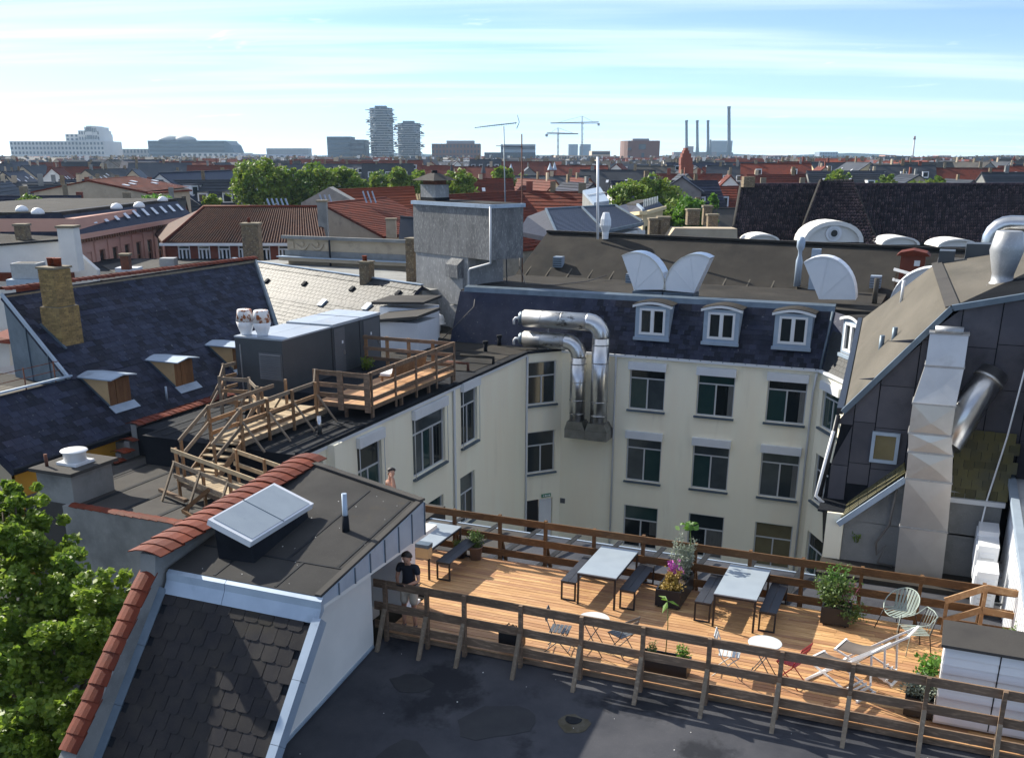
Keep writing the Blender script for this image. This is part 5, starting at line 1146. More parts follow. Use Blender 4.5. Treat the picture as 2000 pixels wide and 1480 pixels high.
# small things on the left wing roof
mv = thing('mushroom_vent', 'white domed roof vent at the foot of the concrete tower', 'roof vent', (-24.2, 48.4, ZC))
MB().lathe((-24.2, 48.4, ZC), [(.16, 0), (.16, .35), (.42, .36), (.42, .42), (.34, .44), (.36, .62), (.30, .80), (.12, .88)], 18).build('dome', M['white'], mv)
for x, y in ((-19.43, 43.8), (-19.5, 46.0 - .4)): tag(MB().tube([(x, y, ZC - .02), (x, y, ZC + .42)], .09, 10).tube([(x, y, ZC + .40), (x, y, ZC + .52)], .13, 10).build('vent_pipe', M['felt'], origin=(x, y, ZC)), ('nearer' if y < 45 else 'farther') + ' short black roof vent on the left wing near the air pipes', 'pipe', 'black vent stubs')
tag(MB().tube([(-18.41, 27.94, ZC - .02), (-18.41, 27.94, ZC + .6)], .07, 12).build('vent_pipe', M['steel'], origin=(-18.41, 27.94, ZC)), 'shiny short steel vent pipe on the felt roof below the terrace', 'pipe')
rb = thing('pipe_bracket', 'rusty red bent pipe bracket on the roof beyond the terrace', 'bracket', (-18.6, 39.5, ZC))
MB().tube([(-19.6, 39.4, ZC + .32), (-18.3, 39.4, ZC + .32), (-18.3, 39.4, ZC)], .07, 8).build('bracket', M['rust'], rb); MB().tube([(-19.5, 41.2, ZC + .3), (-17.9, 41.2, ZC + .3), (-17.9, 41.2, ZC)], .07, 8).build('bracket', M['felt_brown'], rb)
hu = thing('roof_huts', 'two low white sheds with dark felt roofs behind the ventilation unit', 'shed', (-23.5, 43, ZC))
MB().box(-24.7, -22.3, 42.5, 44.6, ZC, 1.75).build('body', M['white_metal'], hu); MB().prism([(-25.0, 42.3, 1.62), (-22.2, 42.3, 1.98), (-22.2, 42.3, 2.12), (-25.0, 42.3, 1.76)], (0, 2.4, .1)).build('roof', M['felt_grey'], hu)
MB().box(-25.6, -23.2, 44.8, 46.6, ZC, 2.05).build('body', M['white_metal'], hu); MB().prism([(-26.0, 44.7, 2.15), (-23.1, 44.7, 2.3), (-23.1, 44.7, 2.42), (-26.0, 44.7, 2.28)], (0, 2.0, .1)).build('roof', M['felt_grey'], hu)
# ================================================================== concrete tower
TU, TV = Vector((.899, -.438, 0)), Vector((.438, .899, 0)); T0 = Vector((-24.8, 50.2, 0))
def tp(u, v, z): return T0 + TU * u + TV * v + UP * z
def tbox(mb, u0, u1, v0, v1, z0, z1): return mb.obox(tp(u0, v0, z0), TU * (u1 - u0), TV * (v1 - v0), UP * (z1 - z0))
TW = thing('concrete_tower', 'weathered grey concrete tower block with a wider top and zinc rim', 'tower', tp(0, 2, .4))
tbox(MB(), -2.30, 2.22, 0, 2.4, .2, 4.12).build('shaft', M['concrete'], TW)
tbox(MB(), -2.38, 4.05, -.04, 2.15, 4.13, 6.62).build('upper_block', M['concrete_dark'], TW)
tbox(MB(), -2.46, 4.12, -.12, 2.25, 6.62, 6.80).build('rim', M['zinc'], TW)
tbox(MB(), -2.3, 3.95, .1, 2.05, 6.80, 6.83).build('roof', M['felt_brown'], TW)
hd = MB(); hd.prism([tp(.85, -.01, 3.1), tp(.85, -.01, 4.05), tp(.85, -.42, 3.75), tp(.85, -.42, 3.1)], TU * 1.0); hd.build('hood', M['concrete_dark'], TW)
tbox(MB(), .9, 2.0, -.2, -.01, 1.7, 3.09).build('flue_casing', M['concrete'], TW)
tbox(MB(), .8, 2.1, -.15, -.01, .3, 1.62).build('base_casing', M['concrete'], TW)
MB().tube([tp(4.12, -.1, 6.7), tp(4.12, -.1, 4.0), tp(2.5, -.1, 3.6), tp(2.36, -.08, 3.45), tp(2.36, -.08, .3)], .06, 8).build('drainpipe', M['frame_grey'], TW)
LT = thing('chimney_lantern', 'squat concrete chimney with a dark conical cap on the tower roof', 'chimney', tp(-1, 1.1, 6.8))
tbox(MB(), -2.05, -.75, .25, 1.15, 6.8, 7.62).build('stack', M['concrete'], LT); tbox(MB(), -2.07, -.73, .23, 1.17, 6.81, 6.98).build('lead_apron', M['felt'], LT)
tbox(MB(), -1.95, -.85, .35, 1.05, 7.62, 7.86).build('louvre', M['rust'], LT)
MB().add([tp(-2.35, -.1, 7.84), tp(-.42, -.1, 7.84), tp(-.42, 1.5, 7.84), tp(-2.35, 1.5, 7.84), tp(-1.6, .55, 8.2), tp(-1.2, .55, 8.2), tp(-1.2, .85, 8.2), tp(-1.6, .85, 8.2)], [(3, 2, 1, 0), (4, 5, 6, 7), (0, 1, 5, 4), (1, 2, 6, 5), (2, 3, 7, 6), (3, 0, 4, 7)]).build('cap', M['felt_grey'], LT)
MB().tube([tp(-1.4, .7, 8.18), tp(-1.4, .7, 8.34)], .16, 10).build('finial', M['felt'], LT)
AN = thing('tv_antenna', 'tall aerial mast with two long toothed aerials beside the tower', 'antenna', (-21.41, 51.08, 2.75))
MB().tube([(-21.41, 51.08, 2.75), (-21.58, 51.01, 10.46)], .03, 6).build('mast', M['zinc_dark'], AN)
def aerial(name, a, b, nt, tl, both):
    a, b = Vector(a), Vector(b); mb = MB().tube([a, b], .022, 5); d = (b - a).normalized(); s = d.cross(UP).normalized()
    for k in range(nt):
        p = a.lerp(b, (k + .5) / nt); mb.tube([p - s * tl, p + s * tl], .012, 4)
        if both: mb.tube([p - UP * .055, p + UP * .055], .012, 4)
    mb.build(name, M['zinc_dark'], AN, kind='stuff')
aerial('aerial', (-22.93, 50.43, 10.40), (-20.98, 51.27, 10.62), 18, .14, True); aerial('aerial', (-21.95, 50.85, 9.54), (-20.75, 51.37, 9.5), 11, .11, False)
MB().tube([(-20.98, 51.27, 10.35), (-20.86, 51.32, 10.65), (-20.96, 51.28, 11.0)], .018, 5).build('reflector', M['zinc_dark'], AN)
tag(MB().tube([(-20.66, 51.40, 2.75), (-20.74, 51.37, 10.1)], .032, 6).build('pole', M['rust'], origin=(-20.7, 51.4, 2.75)), 'bare rusty pole right of the aerial mast', 'pole')
tag(MB().tube([(-18.55, 57.6, 4.6), (-18.7, 57.6, 9.0)], .07, 10).build('flagpole', M['white'], origin=(-18.6, 57.6, 4.6)), 'slim white flagpole rising behind the felt roof ridge', 'pole')
cw = thing('white_cowl', 'white bulged metal cowl behind the felt roof ridge', 'vent cowl', (-18.3, 57.9, 4.8))
MB().lathe((-18.2, 57.9, 4.6), [(.18, 0), (.2, .4), (.32, .75), (.30, 1.1), (.18, 1.45)], 8, False).build('cowl', M['white_metal'], cw)
tag(MB().tube([(-21.1, 52.3, 5.2), (-20.9, 51.6, 3.6), (-20.0, 50.2, 2.82), (-18.6, 50.6, 2.80), (-17.4, 52.4, 2.85), (-16.9, 54.2, 3.0)], .025, 6).build('cable', M['cable'], origin=(-20, 51, 2.8)), 'loose cable lying in a loop on the dark flat roof', 'cable')
tag(MB().tube([(-21.6, 47.6, 3.0), (-21.2, 46.4, 2.1), (-22.6, 45.6, .5)], .02, 5).build('cable', M['cable'], origin=(-21.6, 46.4, 2)), 'thin cable hanging across the dark mansard beside the tower', 'cable')
# ================================================================== right wing with the tan roof
RW = thing('gable_wing', 'wing with a tan felt roof slope and dark panelled gable', 'building', (-.5, 33, -15))
N_e, N_c = Vector((-1.93, 26.2, 3.15)), Vector((.19, 26.2, 5.80)); F_e, F_c = Vector((-2.88, 43.2, 3.0)), Vector((-.40, 37.0, 5.80))
N_r, F_r = Vector((4.2, 26.2, 6.75)), Vector((4.2, 37.0, 6.75))
MB().prism([N_e, N_c, F_c, F_e], (.18, 0, -.22)).build('roof', M['felt_tan'], RW)
MB().prism([N_c, N_r, F_r, F_c], (0, 0, -.2)).build('roof', M['felt_tan'], RW)
MB().bar(N_c + Vector((0, 0, .02)), F_c + Vector((0, 0, .02)), .30, .03, (-.3, 0, 1)).build('ridge_strip', M['felt_grey'], RW)
eb = Vector((-2.18, 26.2, .82))
MB().prism([eb, N_e + Vector((.02, 0, 0)), N_c, N_r, (4.2, 26.2, -1), (-2.0, 26.2, -1)], (0, 10.8, 0)).build('wall', M['felt'], RW)
for a, b in ((N_e, N_c), (N_c, N_r)): MB().bar(a + Vector((0, -.06, -.02)), b + Vector((0, -.06, -.02)), .16, .13).build('verge_trim', M['zinc_dark'], RW)
MB().bar(N_e + Vector((-.08, 0, -.02)), F_e + Vector((-.08, 0, -.02)), .16, .16).build('eave_gutter', M['black_metal'], RW)
MB().tube([N_e + Vector((-.1, -.1, -.1)), eb + Vector((-.08, -.1, .1))], .06, 8).build('drainpipe', M['black_metal'], RW)
MB().tube([N_e + Vector((-.16, -.14, -.5)), eb + Vector((-.16, -.14, .1)), eb + Vector((.05, -.2, -.05))], .045, 8).build('drainpipe', M['white'], RW)
def zlim(x):   # height of the gable outline at x
    if x < -1.93: return .82 + (x + 2.18) / .25 * 2.33
    if x < .19: return 3.15 + (x + 1.93) / 2.12 * 2.65
    return 5.8 + (x - .19) / 4.01 * .95
xx = -2.08
for ci, wd in enumerate((.42, .52, .78, .80, .82, .80, .8, .8)):   # the panels of the gable, each lapped on the next
    x0, x1 = xx + .012, xx + wd - .012; xx += wd
    if x0 > 3.2: break
    z = .86 + (.45 if ci % 2 else 0.0); first = True
    while True:
        zl0, zl1 = zlim(x0) - .06, zlim(x1) - .06
        z1 = z + (1.05 if not first else (.9 if ci % 2 == 0 else .55)); first = False
        top0, top1 = min(z1, zl0), min(z1, zl1)
        if top0 - z < .04 and top1 - z < .1: break
        zb = .86 if z < 1.0 else z
        MB().prism([(x0, 26.185, zb + .008), (x1, 26.185, zb + .008), (x1, 26.185, max(top1, zb + .02) - .008), (x0, 26.185, max(top0, zb + .02) - .008)], (0, -.018, 0)).build('panel', M['panel_dark'], RW)
        if z1 >= max(zl0, zl1): break
        z = z1
MB().prism([(-2.2, 26.17, .84), (-1.25, 26.17, .84), (-1.22, 25.6, .72), (-2.22, 25.6, .72)], (0, 0, -.05)).build('apron', M['felt'], RW)
wn_ = MB(); wn_.box(-1.18, -1.10, 26.08, 26.16, 1.95, 2.72).box(-.62, -.54, 26.08, 26.16, 1.95, 2.72).box(-1.10, -.62, 26.08, 26.16, 1.95, 2.03).box(-1.10, -.62, 26.08, 26.16, 2.64, 2.72)
wn_ = wn_.build('roof_window', M['zinc'], RW); MB().box(-1.10, -.62, 26.12, 26.14, 2.03, 2.64).build('pane', M['glass_dim'], wn_)
# lower white pier and grey wall
MB().box(-1.98, -1.56, 25.52, 26.6, -9, .70).build('pier', M['cream'], RW)
MB().box(-1.55, 1.9, 25.55, 26.17, -1, .55).build('front_wall', M['render_grey'], RW)
MB().prism([(-1.55, 25.55, .55), (-.25, 25.55, 1.80), (1.9, 25.55, 1.40), (1.9, 25.55, .5)], (0, .6, 0)).build('front_wall', M['render_grey'], RW)
MB().bar((-1.68, 25.44, .46), (-.28, 25.44, 1.80), .14, .14).build('zinc_gutter', M['zinc'], RW)
lt = Vector((1.37, 0, 1.36)); ll = lt.length; ld = lt.normalized(); lnn = Vector((-ld.z, 0, ld.x))
mtm = mesh_of(MB().box(-.13, .13, -.12, .12, -.012, .012), 'mossy_tile', M['slate_moss'])
mtm2 = mesh_of(MB().box(-.11, .11, -.02, .26, -.012, .014), 'mossy_tile', M['slate_moss'])
for r in range(6):
    for k in range(7):
        piece('mossy_tile', mtm, RW, basis(Vector((-1.62, 25.56 + r * .105, .62)) + ld * (k * .27 + .12) + lnn * (.02 + .014 * r), ld, (0, 1, 0), -lnn if ld.cross(Vector((0, 1, 0))).dot(lnn) < 0 else lnn))
MB().prism([(.6, 25.56, 1.45), (1.9, 25.56, 1.45), (1.9, 26.15, 2.9), (.6, 26.15, 2.9)], (0, .1, -.05)).build('lean_to', M['felt'], RW)
for r in range(7):
    for k in range(6):
        f = r / 7; P = Vector((.72 + k * .23 + (.11 if r % 2 else 0), 25.56 + .59 * f, 1.47 + 1.45 * f + random.uniform(-.01, .01)))
        piece('mossy_tile', mtm2, RW, basis(P + Vector((0, -.03, .02)), (1, 0, 0), Vector((0, .376, .927)), Vector((0, -.927, .376))))
MB().box(.55, 1.95, 25.42, 25.54, 1.36, 1.47).build('gutter', M['frame_grey'], RW)
for x, y, z, h in ((-1.45, 30.6, 3.75, .62), (-1.12, 30.0, 4.2, .5)):
    tag(MB().tube([(x, y, z - .1), (x, y, z + h)], .07, 10).build('vent_pipe', M['zinc_dark'], origin=(x, y, z)), ('upper' if z > 4 else 'lower') + ' of two short grey pipes on the tan roof slope', 'pipe', 'grey pipes on the tan slope')
tag(MB().tube([(-1.28, 36.2, 4.6), (-1.28, 36.2, 5.3)], .05, 8).build('vent_pipe', M['white_metal'], origin=(-1.28, 36.2, 4.6)), 'thin pale pipe near the far hip of the tan roof', 'pipe')
fl = thing('steel_flue', 'bulging galvanised flue on the top of the tan roof', 'flue', (1.28, 29.6, 5.95))
MB().lathe((1.28, 29.6, 5.98), [(.30, 0), (.30, .05), (.26, .08), (.26, .28), (.40, .85), (.31, 1.32), (.29, 1.33)], 20).build('flue', M['galv'], fl); MB().box(.93, 1.63, 29.25, 29.95, 5.85, 5.99).build('curb', M['zinc_dark'], fl)
for x0, x1, y, z in ((-.35, .12, 36.6, 5.8), (.42, 1.2, 37.2, 6.0)): tag(MB().box(x0, x1, y, y + .8, z - .1, z + .42).build('roof_box', M['grey_metal'], origin=(x0, y, z)), ('smaller left' if x0 < 0 else 'larger right') + ' dark box on the far edge of the tan roof', 'roof box', 'dark boxes behind the tan roof')
bd = thing('roof_duct', 'large shiny bent steel duct at the far right roof edge', 'duct', (1.3, 46, 4.5))
MB().tube([(1.35, 46, 3.0), (1.35, 46, 5.9)] + [Vector((1.35 + .62 - .62 * math.cos(a), 46, 5.95 + .62 * math.sin(a))) for a in np.linspace(.2, math.pi / 2, 5)] + [(6.5, 46, 6.57)], .33, 22).build('duct', M['steel'], bd)
for z in (5.0, 5.7): MB().tube([(1.35, 46, z), (1.35, 46, z + .05)], .345, 22).build('band', M['galv'], bd)
MB().box(-.5, 6, 44, 50, 2.5, 4.9).build('roof_block', M['felt_grey'], CB)
d2 = thing('roof_duct', 'second smaller round duct lying below the large bent steel duct', 'duct', (2.6, 44.5, 5.0))
MB().tube([(2.0, 44.6, 5.35), (6, 43.8, 5.5)], .33, 18).build('duct', M['galv'], d2); MB().prism([(2.3, 45.2, 5.8), (3.0, 45.2, 5.8), (3.0, 45.2, 6.3), (2.3, 45.2, 6.3)], (0, .1, 0)).build('plate', M['white'], d2)
# ------------------------------------------------------------------ tall sheet metal duct
DU = thing('sheet_duct', 'tall square sheet metal duct rising in front of the dark gable', 'duct', (.3, 25.2, -.5))
sec = [(-.22, .84, -.5, 0), (-.25, .80, .75, 0), (-.27, .73, 1.95, 0), (-.30, .66, 2.6, 0), (-.35, .56, 3.05, 0), (-.35, .56, 3.75, 0), (-.20, .62, 4.55, .45), (-.20, .62, 5.25, .75)]
for i in range(len(sec) - 1):
    (a0, a1, z0, s0), (b0_, b1_, z1, s1) = sec[i], sec[i + 1]; y0 = 24.95
    c4 = lambda a, b, z, s: [(a, y0 + s, z), (b, y0 + s, z), (b, y0 + .62 + s, z), (a, y0 + .62 + s, z)]
    lo_, hi_ = c4(a0, a1, z0 + .006, s0), c4(b0_, b1_, z1 - .006, s1)
    cf = Vector(((a0 + a1 + b0_ + b1_) / 4, y0 + (s0 + s1) / 2 - .022, (z0 + z1) / 2 + random.uniform(-.1, .1)))
    MB().add(lo_ + hi_ + [cf], [(3, 2, 1, 0), (4, 5, 6, 7), (1, 2, 6, 5), (2, 3, 7, 6), (3, 0, 4, 7), (0, 1, 8), (1, 5, 8), (5, 4, 8), (4, 0, 8)]).build('duct_section', M['duct'], DU)
    MB().box(b0_ - .02, b1_ + .02, y0 - .02 + s1, y0 + .64 + s1, z1 - .02, z1 + .02).build('flange', M['galv'], DU)
MB().tube([(-.1, 25.75, 5.32), (.5, 25.75, 5.32)], .10, 10).build('motor', M['galv'], DU)
RP = thing('round_duct', 'round steel duct joining the square duct from the dark gable', 'duct', (1, 25.8, 3.5))
MB().tube([(1.28, 26.25, 4.35), (.95, 25.85, 3.75), (.5, 25.3, 2.75)], .34, 22).build('duct', M['steel'], RP)
MB().tube([(1.20, 26.15, 4.2), (1.17, 26.12, 4.15)], .36, 22).build('collar', M['steel_weathered'], RP)
# ------------------------------------------------------------------ white clad building at the right edge with air conditioners
WB = thing('clad_building', 'white ribbed metal clad building cut by the right edge', 'building', (4, 24, -10))
MB().box(2.12, 7.5, 17.8, 26.15, -9, 1.9).build('wall', M['white_metal'], WB)
MB().box(2.35, 7.5, 20.0, 26.1, 1.9, 5.2).build('upper_wall', M['grey_metal2'], WB)
for k in range(27): MB().box(2.085, 2.12, 17.9 + k * .305, 18.02 + k * .305, -.5, 1.86).build('rib', M['white_metal'], WB)
for k in range(19): MB().box(2.315, 2.35, 20.1 + k * .31, 20.2 + k * .31, 2.0, 5.1).build('rib', M['grey_metal2'], WB)
MB().bar((2.02, 17.8, 1.93), (2.02, 26.1, 1.93), .16, .14).build('gutter', M['zinc'], WB)
for i, (y, z, lab) in enumerate(((25.0, .12, 'farthest of three stacked white air conditioner units beside the white wall'), (24.3, .0, 'middle one of three white air conditioner units beside the white wall'), (23.3, -.25, 'nearest of three white air conditioner units beside the white wall'))):
    t = thing('air_conditioner', lab, 'air conditioner', (1.75, y, z), 'white air conditioner units')
    MB().box(1.45, 1.88, y - .3, y + .42, z - .05, z + .86).build('casing', M['white'], t)
    MB().box(1.42, 1.449, y - .26, y + .38, z + .05, z + .75).build('grille', M['white_metal'], t)
    MB().box(1.5, 1.83, y - .325, y - .301, z + .05, z + .7).build('front_panel', M['white_metal'], t)
    for k in range(5): MB().box(1.53, 1.80, y - .335, y - .326, z + .12 + k * .11, z + .16 + k * .11).build('slot', M['frame_grey'], t)
    for yy in (y - .25, y + .33): MB().box(1.6, 2.1, yy, yy + .04, z - .1, z - .05).build('bracket', M['galv'], t)
tag(MB().tube([(1.95, 26.0, 5.2), (1.75, 25.6, 3.0), (1.55, 25.5, 1.5), (1.5, 25.3, .9), (1.65, 24.8, .2)], .022, 6).build('cable', M['white'], origin=(1.7, 25.5, 2)), 'white cable hanging down beside the mossy tiles', 'cable')
tag(MB().tube([(-.45, 25.45, 1.5), (-.5, 25.42, .6), (-.75, 25.4, .1), (-.7, 25.4, -.2), (-.5, 25.4, .1), (-.65, 25.38, -.4), (-.3, 25.4, -.45)], .03, 6).build('cable', M['cable'], origin=(-.5, 25.4, 0)), 'bundle of grey hoses hanging left of the square duct', 'hose')
bush('hanging_plant', 'tiny red flowering plant hanging on the grey wall', (-1.2, 25.45, .05), 60, (.1, .05), .22, .05, M['leaf'], stems=6, spread=.03)
# ================================================================== slate roofed yellow house on the left
def at_pl(px, py, P0, n):
    d = ray(px, py); c = Vector((0, 0, CAMZ)); n = Vector(n); return c + d * ((Vector(P0) - c).dot(n) / d.dot(n))
def at_x(px, py, x): d = ray(px, py); return Vector((0, 0, CAMZ)) + d * (x / d.x)
def slate_field(parent, A, B, down, H, sw, ex, m, name='slates', th=.008, keep=None, jit=.008):
    """rows of overlapping slates from the top edge A-B down the slope, as one stuff part"""
    A, B, down = Vector(A), Vector(B), Vector(down).normalized(); u = (B - A); W = u.length; u.normalize(); n = u.cross(down); n = n if n.z > 0 else -n
    mb = MB()
    for r in range(int(H / ex)):
        x = -(sw / 2 if r % 2 else 0)
        while x < W:
            x0, x1 = max(x, 0) + .004, min(x + sw, W) - .004
            if x1 - x0 > .03:
                P = A + u * x0 + down * (r * ex + random.uniform(-jit, jit)) + n * .014
                if keep is None or keep(P + u * (x1 - x0) / 2 + down * ex / 2):
                    dn = (down + n * random.uniform(.02, .045)).normalized()
                    mb.obox(P, u * (x1 - x0), dn * (ex * 1.4), n * th)
            x += sw
    return mb.build(name, m, parent, kind='stuff')
H1 = thing('slate_house', 'yellow rendered house with a long dark slate roof and wooden dormers', 'building', (-29, 33, -15))
ER, EE = Vector((-31.0, 0, 4.42)), Vector((-25.35, 0, .05)); sdn = (EE - ER); SLn = sdn.length; sdn.normalize(); snn = Vector((-sdn.z, 0, sdn.x))
def hp(x, y): return Vector((x, y, 4.42 - (x + 31.0) / 5.65 * 4.37))
def hpx(px, py): return at_pl(px, py, hp(-31, 0), snn)
v0, v1 = hpx(497, 510), hpx(533, 618)
vd = (v1 - v0) / (v1.x - v0.x); v2 = v0 + vd * (-25.35 - v0.x)
rl0, fl1, fl0 = hpx(5, 574), hpx(150, 735), hpx(0, 775)
fx = (fl1.x + fl0.x) / 2; gy = hpx(98, 700)
poly = [hp(-31.0, rl0.y), hp(fx, gy.y), hp(fx, 21.7), hp(-25.35, 21.7), v2, v0]
MB().prism(poly, -snn * .25).build('roof', M['slate'], H1)
vlim = lambda p: p.y < v0.y + vd.y * (p.x - v0.x) - .1
glim = lambda p: p.y > rl0.y + (gy.y - rl0.y) * (p.x + 31.0) / (fx + 31.0) + .1
slate_field(H1, hp(-30.95, 24.0), hp(-30.95, 46.0), sdn, (fx + 31.0) / sdn.x, .36, .25, M['slate'], keep=lambda p: vlim(p) and glim(p))
slate_field(H1, hp(fx + .1, 21.75), hp(fx + .1, 46.0), sdn, (-25.4 - fx) / sdn.x, .36, .25, M['slate'], keep=vlim)
MB().tube([v0 + snn * .03, v2 + snn * .03], .11, 8).build('valley_strip', M['zinc_dark'], H1)
rtm = tile_mesh('ridge_tile', .40, .33, M['tile_red'], .10)
coping(H1, hp(-31.05, rl0.y) + UP * .06, v0 + Vector((-.1, .2, .08)), .30, mesh=rtm)
MB().bar(hp(-30.85, rl0.y) + UP * .02, v0 + Vector((.1, 0, .0)), .06, .10).build('mortar_strip', M['mortar'], H1)
MB().bar(hp(fx - .06, 21.7) + UP * .04, hp(fx - .06, gy.y) + UP * .04, .32, .06, (-.2, 0, 1)).build('flashing', M['zinc'], H1)
# zinc clad gable, roof terrace beside it
zfl = hp(fx, 0).z - .35
zg = [hp(-31.0, rl0.y - .02), hp(fx, gy.y - .02), Vector((fx, gy.y - .02, zfl)), Vector((-31.0, rl0.y - .02, zfl))]
MB().prism(zg, (-.02, .2, 0)).build('gable_sheet', M['zinc_dark'], H1)
for k in range(1, 3):
    a = zg[0].lerp(zg[1], k / 3); MB().bar(Vector((a.x, a.y - .02, zfl)), a + Vector((0, -.02, -.03)), .03, .03).build('standing_seam', M['zinc_dark'], H1)
MB().bar(zg[0] + Vector((0, -.04, 0)), zg[1] + Vector((0, -.04, 0)), .08, .12).build('verge_trim', M['zinc'], H1)
MB().box(-33.5, fx - .2, 20.5, max(rl0.y, gy.y) + .3, -9, zfl).build('terrace_floor', M['felt_brown'], H1)
for k in range(10):
    for j in range(4): MB().box(fx - 3.6 + k * .34, fx - 3.3 + k * .34, 20.7 + j * 1.3, 21.95 + j * 1.3, zfl + .002, zfl + .03).build('slab', M['felt_tan'], H1)
rl = thing('terrace_railing', 'rusty thin railing around the small roof terrace at the left edge', 'railing', (fx - .35, 24, zfl))
for k in range(5): MB().tube([(fx - .35, 21.0 + k * 1.3, zfl), (fx - .35, 21.0 + k * 1.3, zfl + 1.0)], .025, 6).build('post', M['rust'], rl)
for z in (.35, .65, .95): MB().tube([(fx - .35, 20.8, zfl + z), (fx - .35, gy.y - .1, zfl + z)], .014, 5).build('rail', M['rust'], rl)
# walls under the eave
W_ = MB(); hy = [(22.0, 22.75, -3.0, -1.35), (23.2, 23.95, -3.0, -1.35), (25.2, 25.75, -2.2, -.55)]
wall_holes(W_, (-25.6, 0, 0), (0, 1, 0), (1, 0, 0), 21.75, 32, -15, .1, hy, .12); W_.build('wall', M['yellow'], H1)
for h in hy: window(H1, (-25.6, 0, 0), (0, 1, 0), (1, 0, 0), h, frame='frame_brown', glass='glass_dim', depth=.1, sill=False)
MB().prism([(-25.6, 21.76, .0), (fx, 21.76, zfl - .1), (-33, 21.76, zfl - .1), (-33, 21.76, -15), (-25.6, 21.76, -15)], (0, .1, 0)).build('wall', M['sand'], H1)
MB().bar((-25.28, 21.65, .06), (-25.28, 27, .06), .14, .10).build('gutter', M['felt'], H1)
MB().box(-28.5, -24.9, 26.2, 46, -9, -.2).build('wall', M['render_grey'], H1)
# dormers
def board_dormer(y0, y1, lab=None):
    xf, zb_, zt_ = -26.3, hp(-26.3, 0).z, 1.74
    d = MB()
    xb = -31.0 + (4.42 - zt_) / 4.37 * 5.65
    for y in (y0, y1 - .05): d.prism([(xf, y, zb_), (xf, y, zt_), (xb, y, zt_)], (0, .05, 0))
    o = MB().prism([(xf, y0, zb_), (xf, y0, zt_), (xb, y0, zt_)], (0, .05, 0)).build('dormer', M['ply'], H1)
    MB().prism([(xf, y1 - .05, zb_), (xf, y1 - .05, zt_), (xb, y1 - .05, zt_)], (0, .05, 0)).build('cheek', M['ply'], o)
    n_ = 3; w = (y1 - y0) / n_
    for k in range(n_):
        MB().box(xf - .04, xf + .01 + .012 * (k % 2), y0 + k * w + .008, y0 + (k + 1) * w - .008, zb_ - .02, zt_ - .01).build('shutter_board', M['wood_shutter'], o)
    MB().box(xf - .06, xf - .041, y0 + .02, y1 - .02, zb_, zt_ - .02).build('opening', M['dark'], o)
    MB().prism([(xf + .28, y0 - .12, zt_ + .02), (xf + .28, (y0 + y1) / 2, zt_ + .12), (xf + .28, y1 + .12, zt_ + .02), (xf + .28, y1 + .12, zt_ + .06), (xf + .28, (y0 + y1) / 2, zt_ + .16), (xf + .28, y0 - .12, zt_ + .06)], (xb - xf - .40, 0, 0)).build('roof', M['zinc'], o)
    MB().obox(Vector((xf + .02, y0 - .1, zb_ + .05)), Vector((0, y1 - y0 + .2, 0)), sdn * .35, snn * .02).build('sill', M['zinc'], o)
    MB().bar(Vector((xf, y0 - .03, zb_ + .04)), Vector((xb, y0 - .03, zt_ + .02)), .03, .12).build('side_flashing', M['zinc_dark'], o)
for a, b in ((26.9, 27.95), (30.35, 31.4), (33.9, 34.95)): board_dormer(a, b)
tag(MB().tube([hp(-25.96, 29.4), hp(-25.96, 29.4) + UP * .55], .04, 8).build('vent_pipe', M['zinc'], origin=hp(-25.96, 29.4)), 'thin pale vent pipe between the wooden dormers', 'pipe')
def brick_chimney(name, label, c, w, d, z0, z1, base=0.0, pots=2, mb='brick_yellow', coarse=False):
    t = thing(name, label, 'chimney', (c[0], c[1], z0))
    def stack(w, d, z0, z1):
        MB().box(c[0] - w / 2 + .02, c[0] + w / 2 - .02, c[1] - d / 2 + .02, c[1] + d / 2 - .02, z0, z1 - .01).build('core', M['mortar'], t)
        b = MB(); h = .075; L = .22; k = 0; z = z0
        while z + h < z1:
            off = (k % 2) * L / 2
            for ax in (0, 1):
                W = w if ax == 0 else d; Dp = d if ax == 0 else w
                x = -W / 2 - off
                while x < W / 2:
                    a, e = max(x, -W / 2), min(x + L, W / 2)
                    if e - a > .04:
                        for s in (-1, 1):
                            p = random.uniform(.0, .012); o0, o1 = Dp / 2 - .05, Dp / 2 + p
                            r0, r1 = (o0, o1) if s > 0 else (-o1, -o0)
                            if ax == 0: b.box(c[0] + a + .006, c[0] + e - .006, c[1] + r0, c[1] + r1, z + .006, z + h - .006)
                            else: b.box(c[0] + r0, c[0] + r1, c[1] + a + .006, c[1] + e - .006, z + .006, z + h - .006)
                    x += L
            z += h; k += 1
        b.build('bricks', M[mb], t, kind='stuff')
    if base: stack(w + .16, d + .16, z0, z0 + base)
    stack(w, d, z0 + base, z1)
    MB().box(c[0] - w / 2 - .05, c[0] + w / 2 + .05, c[1] - d / 2 - .05, c[1] + d / 2 + .05, z1, z1 + .07).build('cap', M['mortar'], t)
    for k in range(pots): MB().lathe((c[0] - w * .2 + k * w * .42, c[1] + .05, z1 + .07), [(.13, 0), (.14, .25), (.16, .28), (.11, .26)], 12).build('pot', M['tile_red'], t)
    return t
chc = hpx(124, 655); chz = hpx(122, 668).z; cztop = at_x(120, 522, chc.x).z
brick_chimney('brick_chimney', 'yellow brick chimney with clay pots on the dark slate slope', (chc.x, chc.y), .72, .80, chz - .2, cztop, 1.45)
MB().bar(hp(chc.x - .5, chc.y - .5) + UP * .05, hp(chc.x + .55, chc.y - .5) + UP * .05, .08, .10).build('chimney_flashing', M['zinc_dark'], H1)
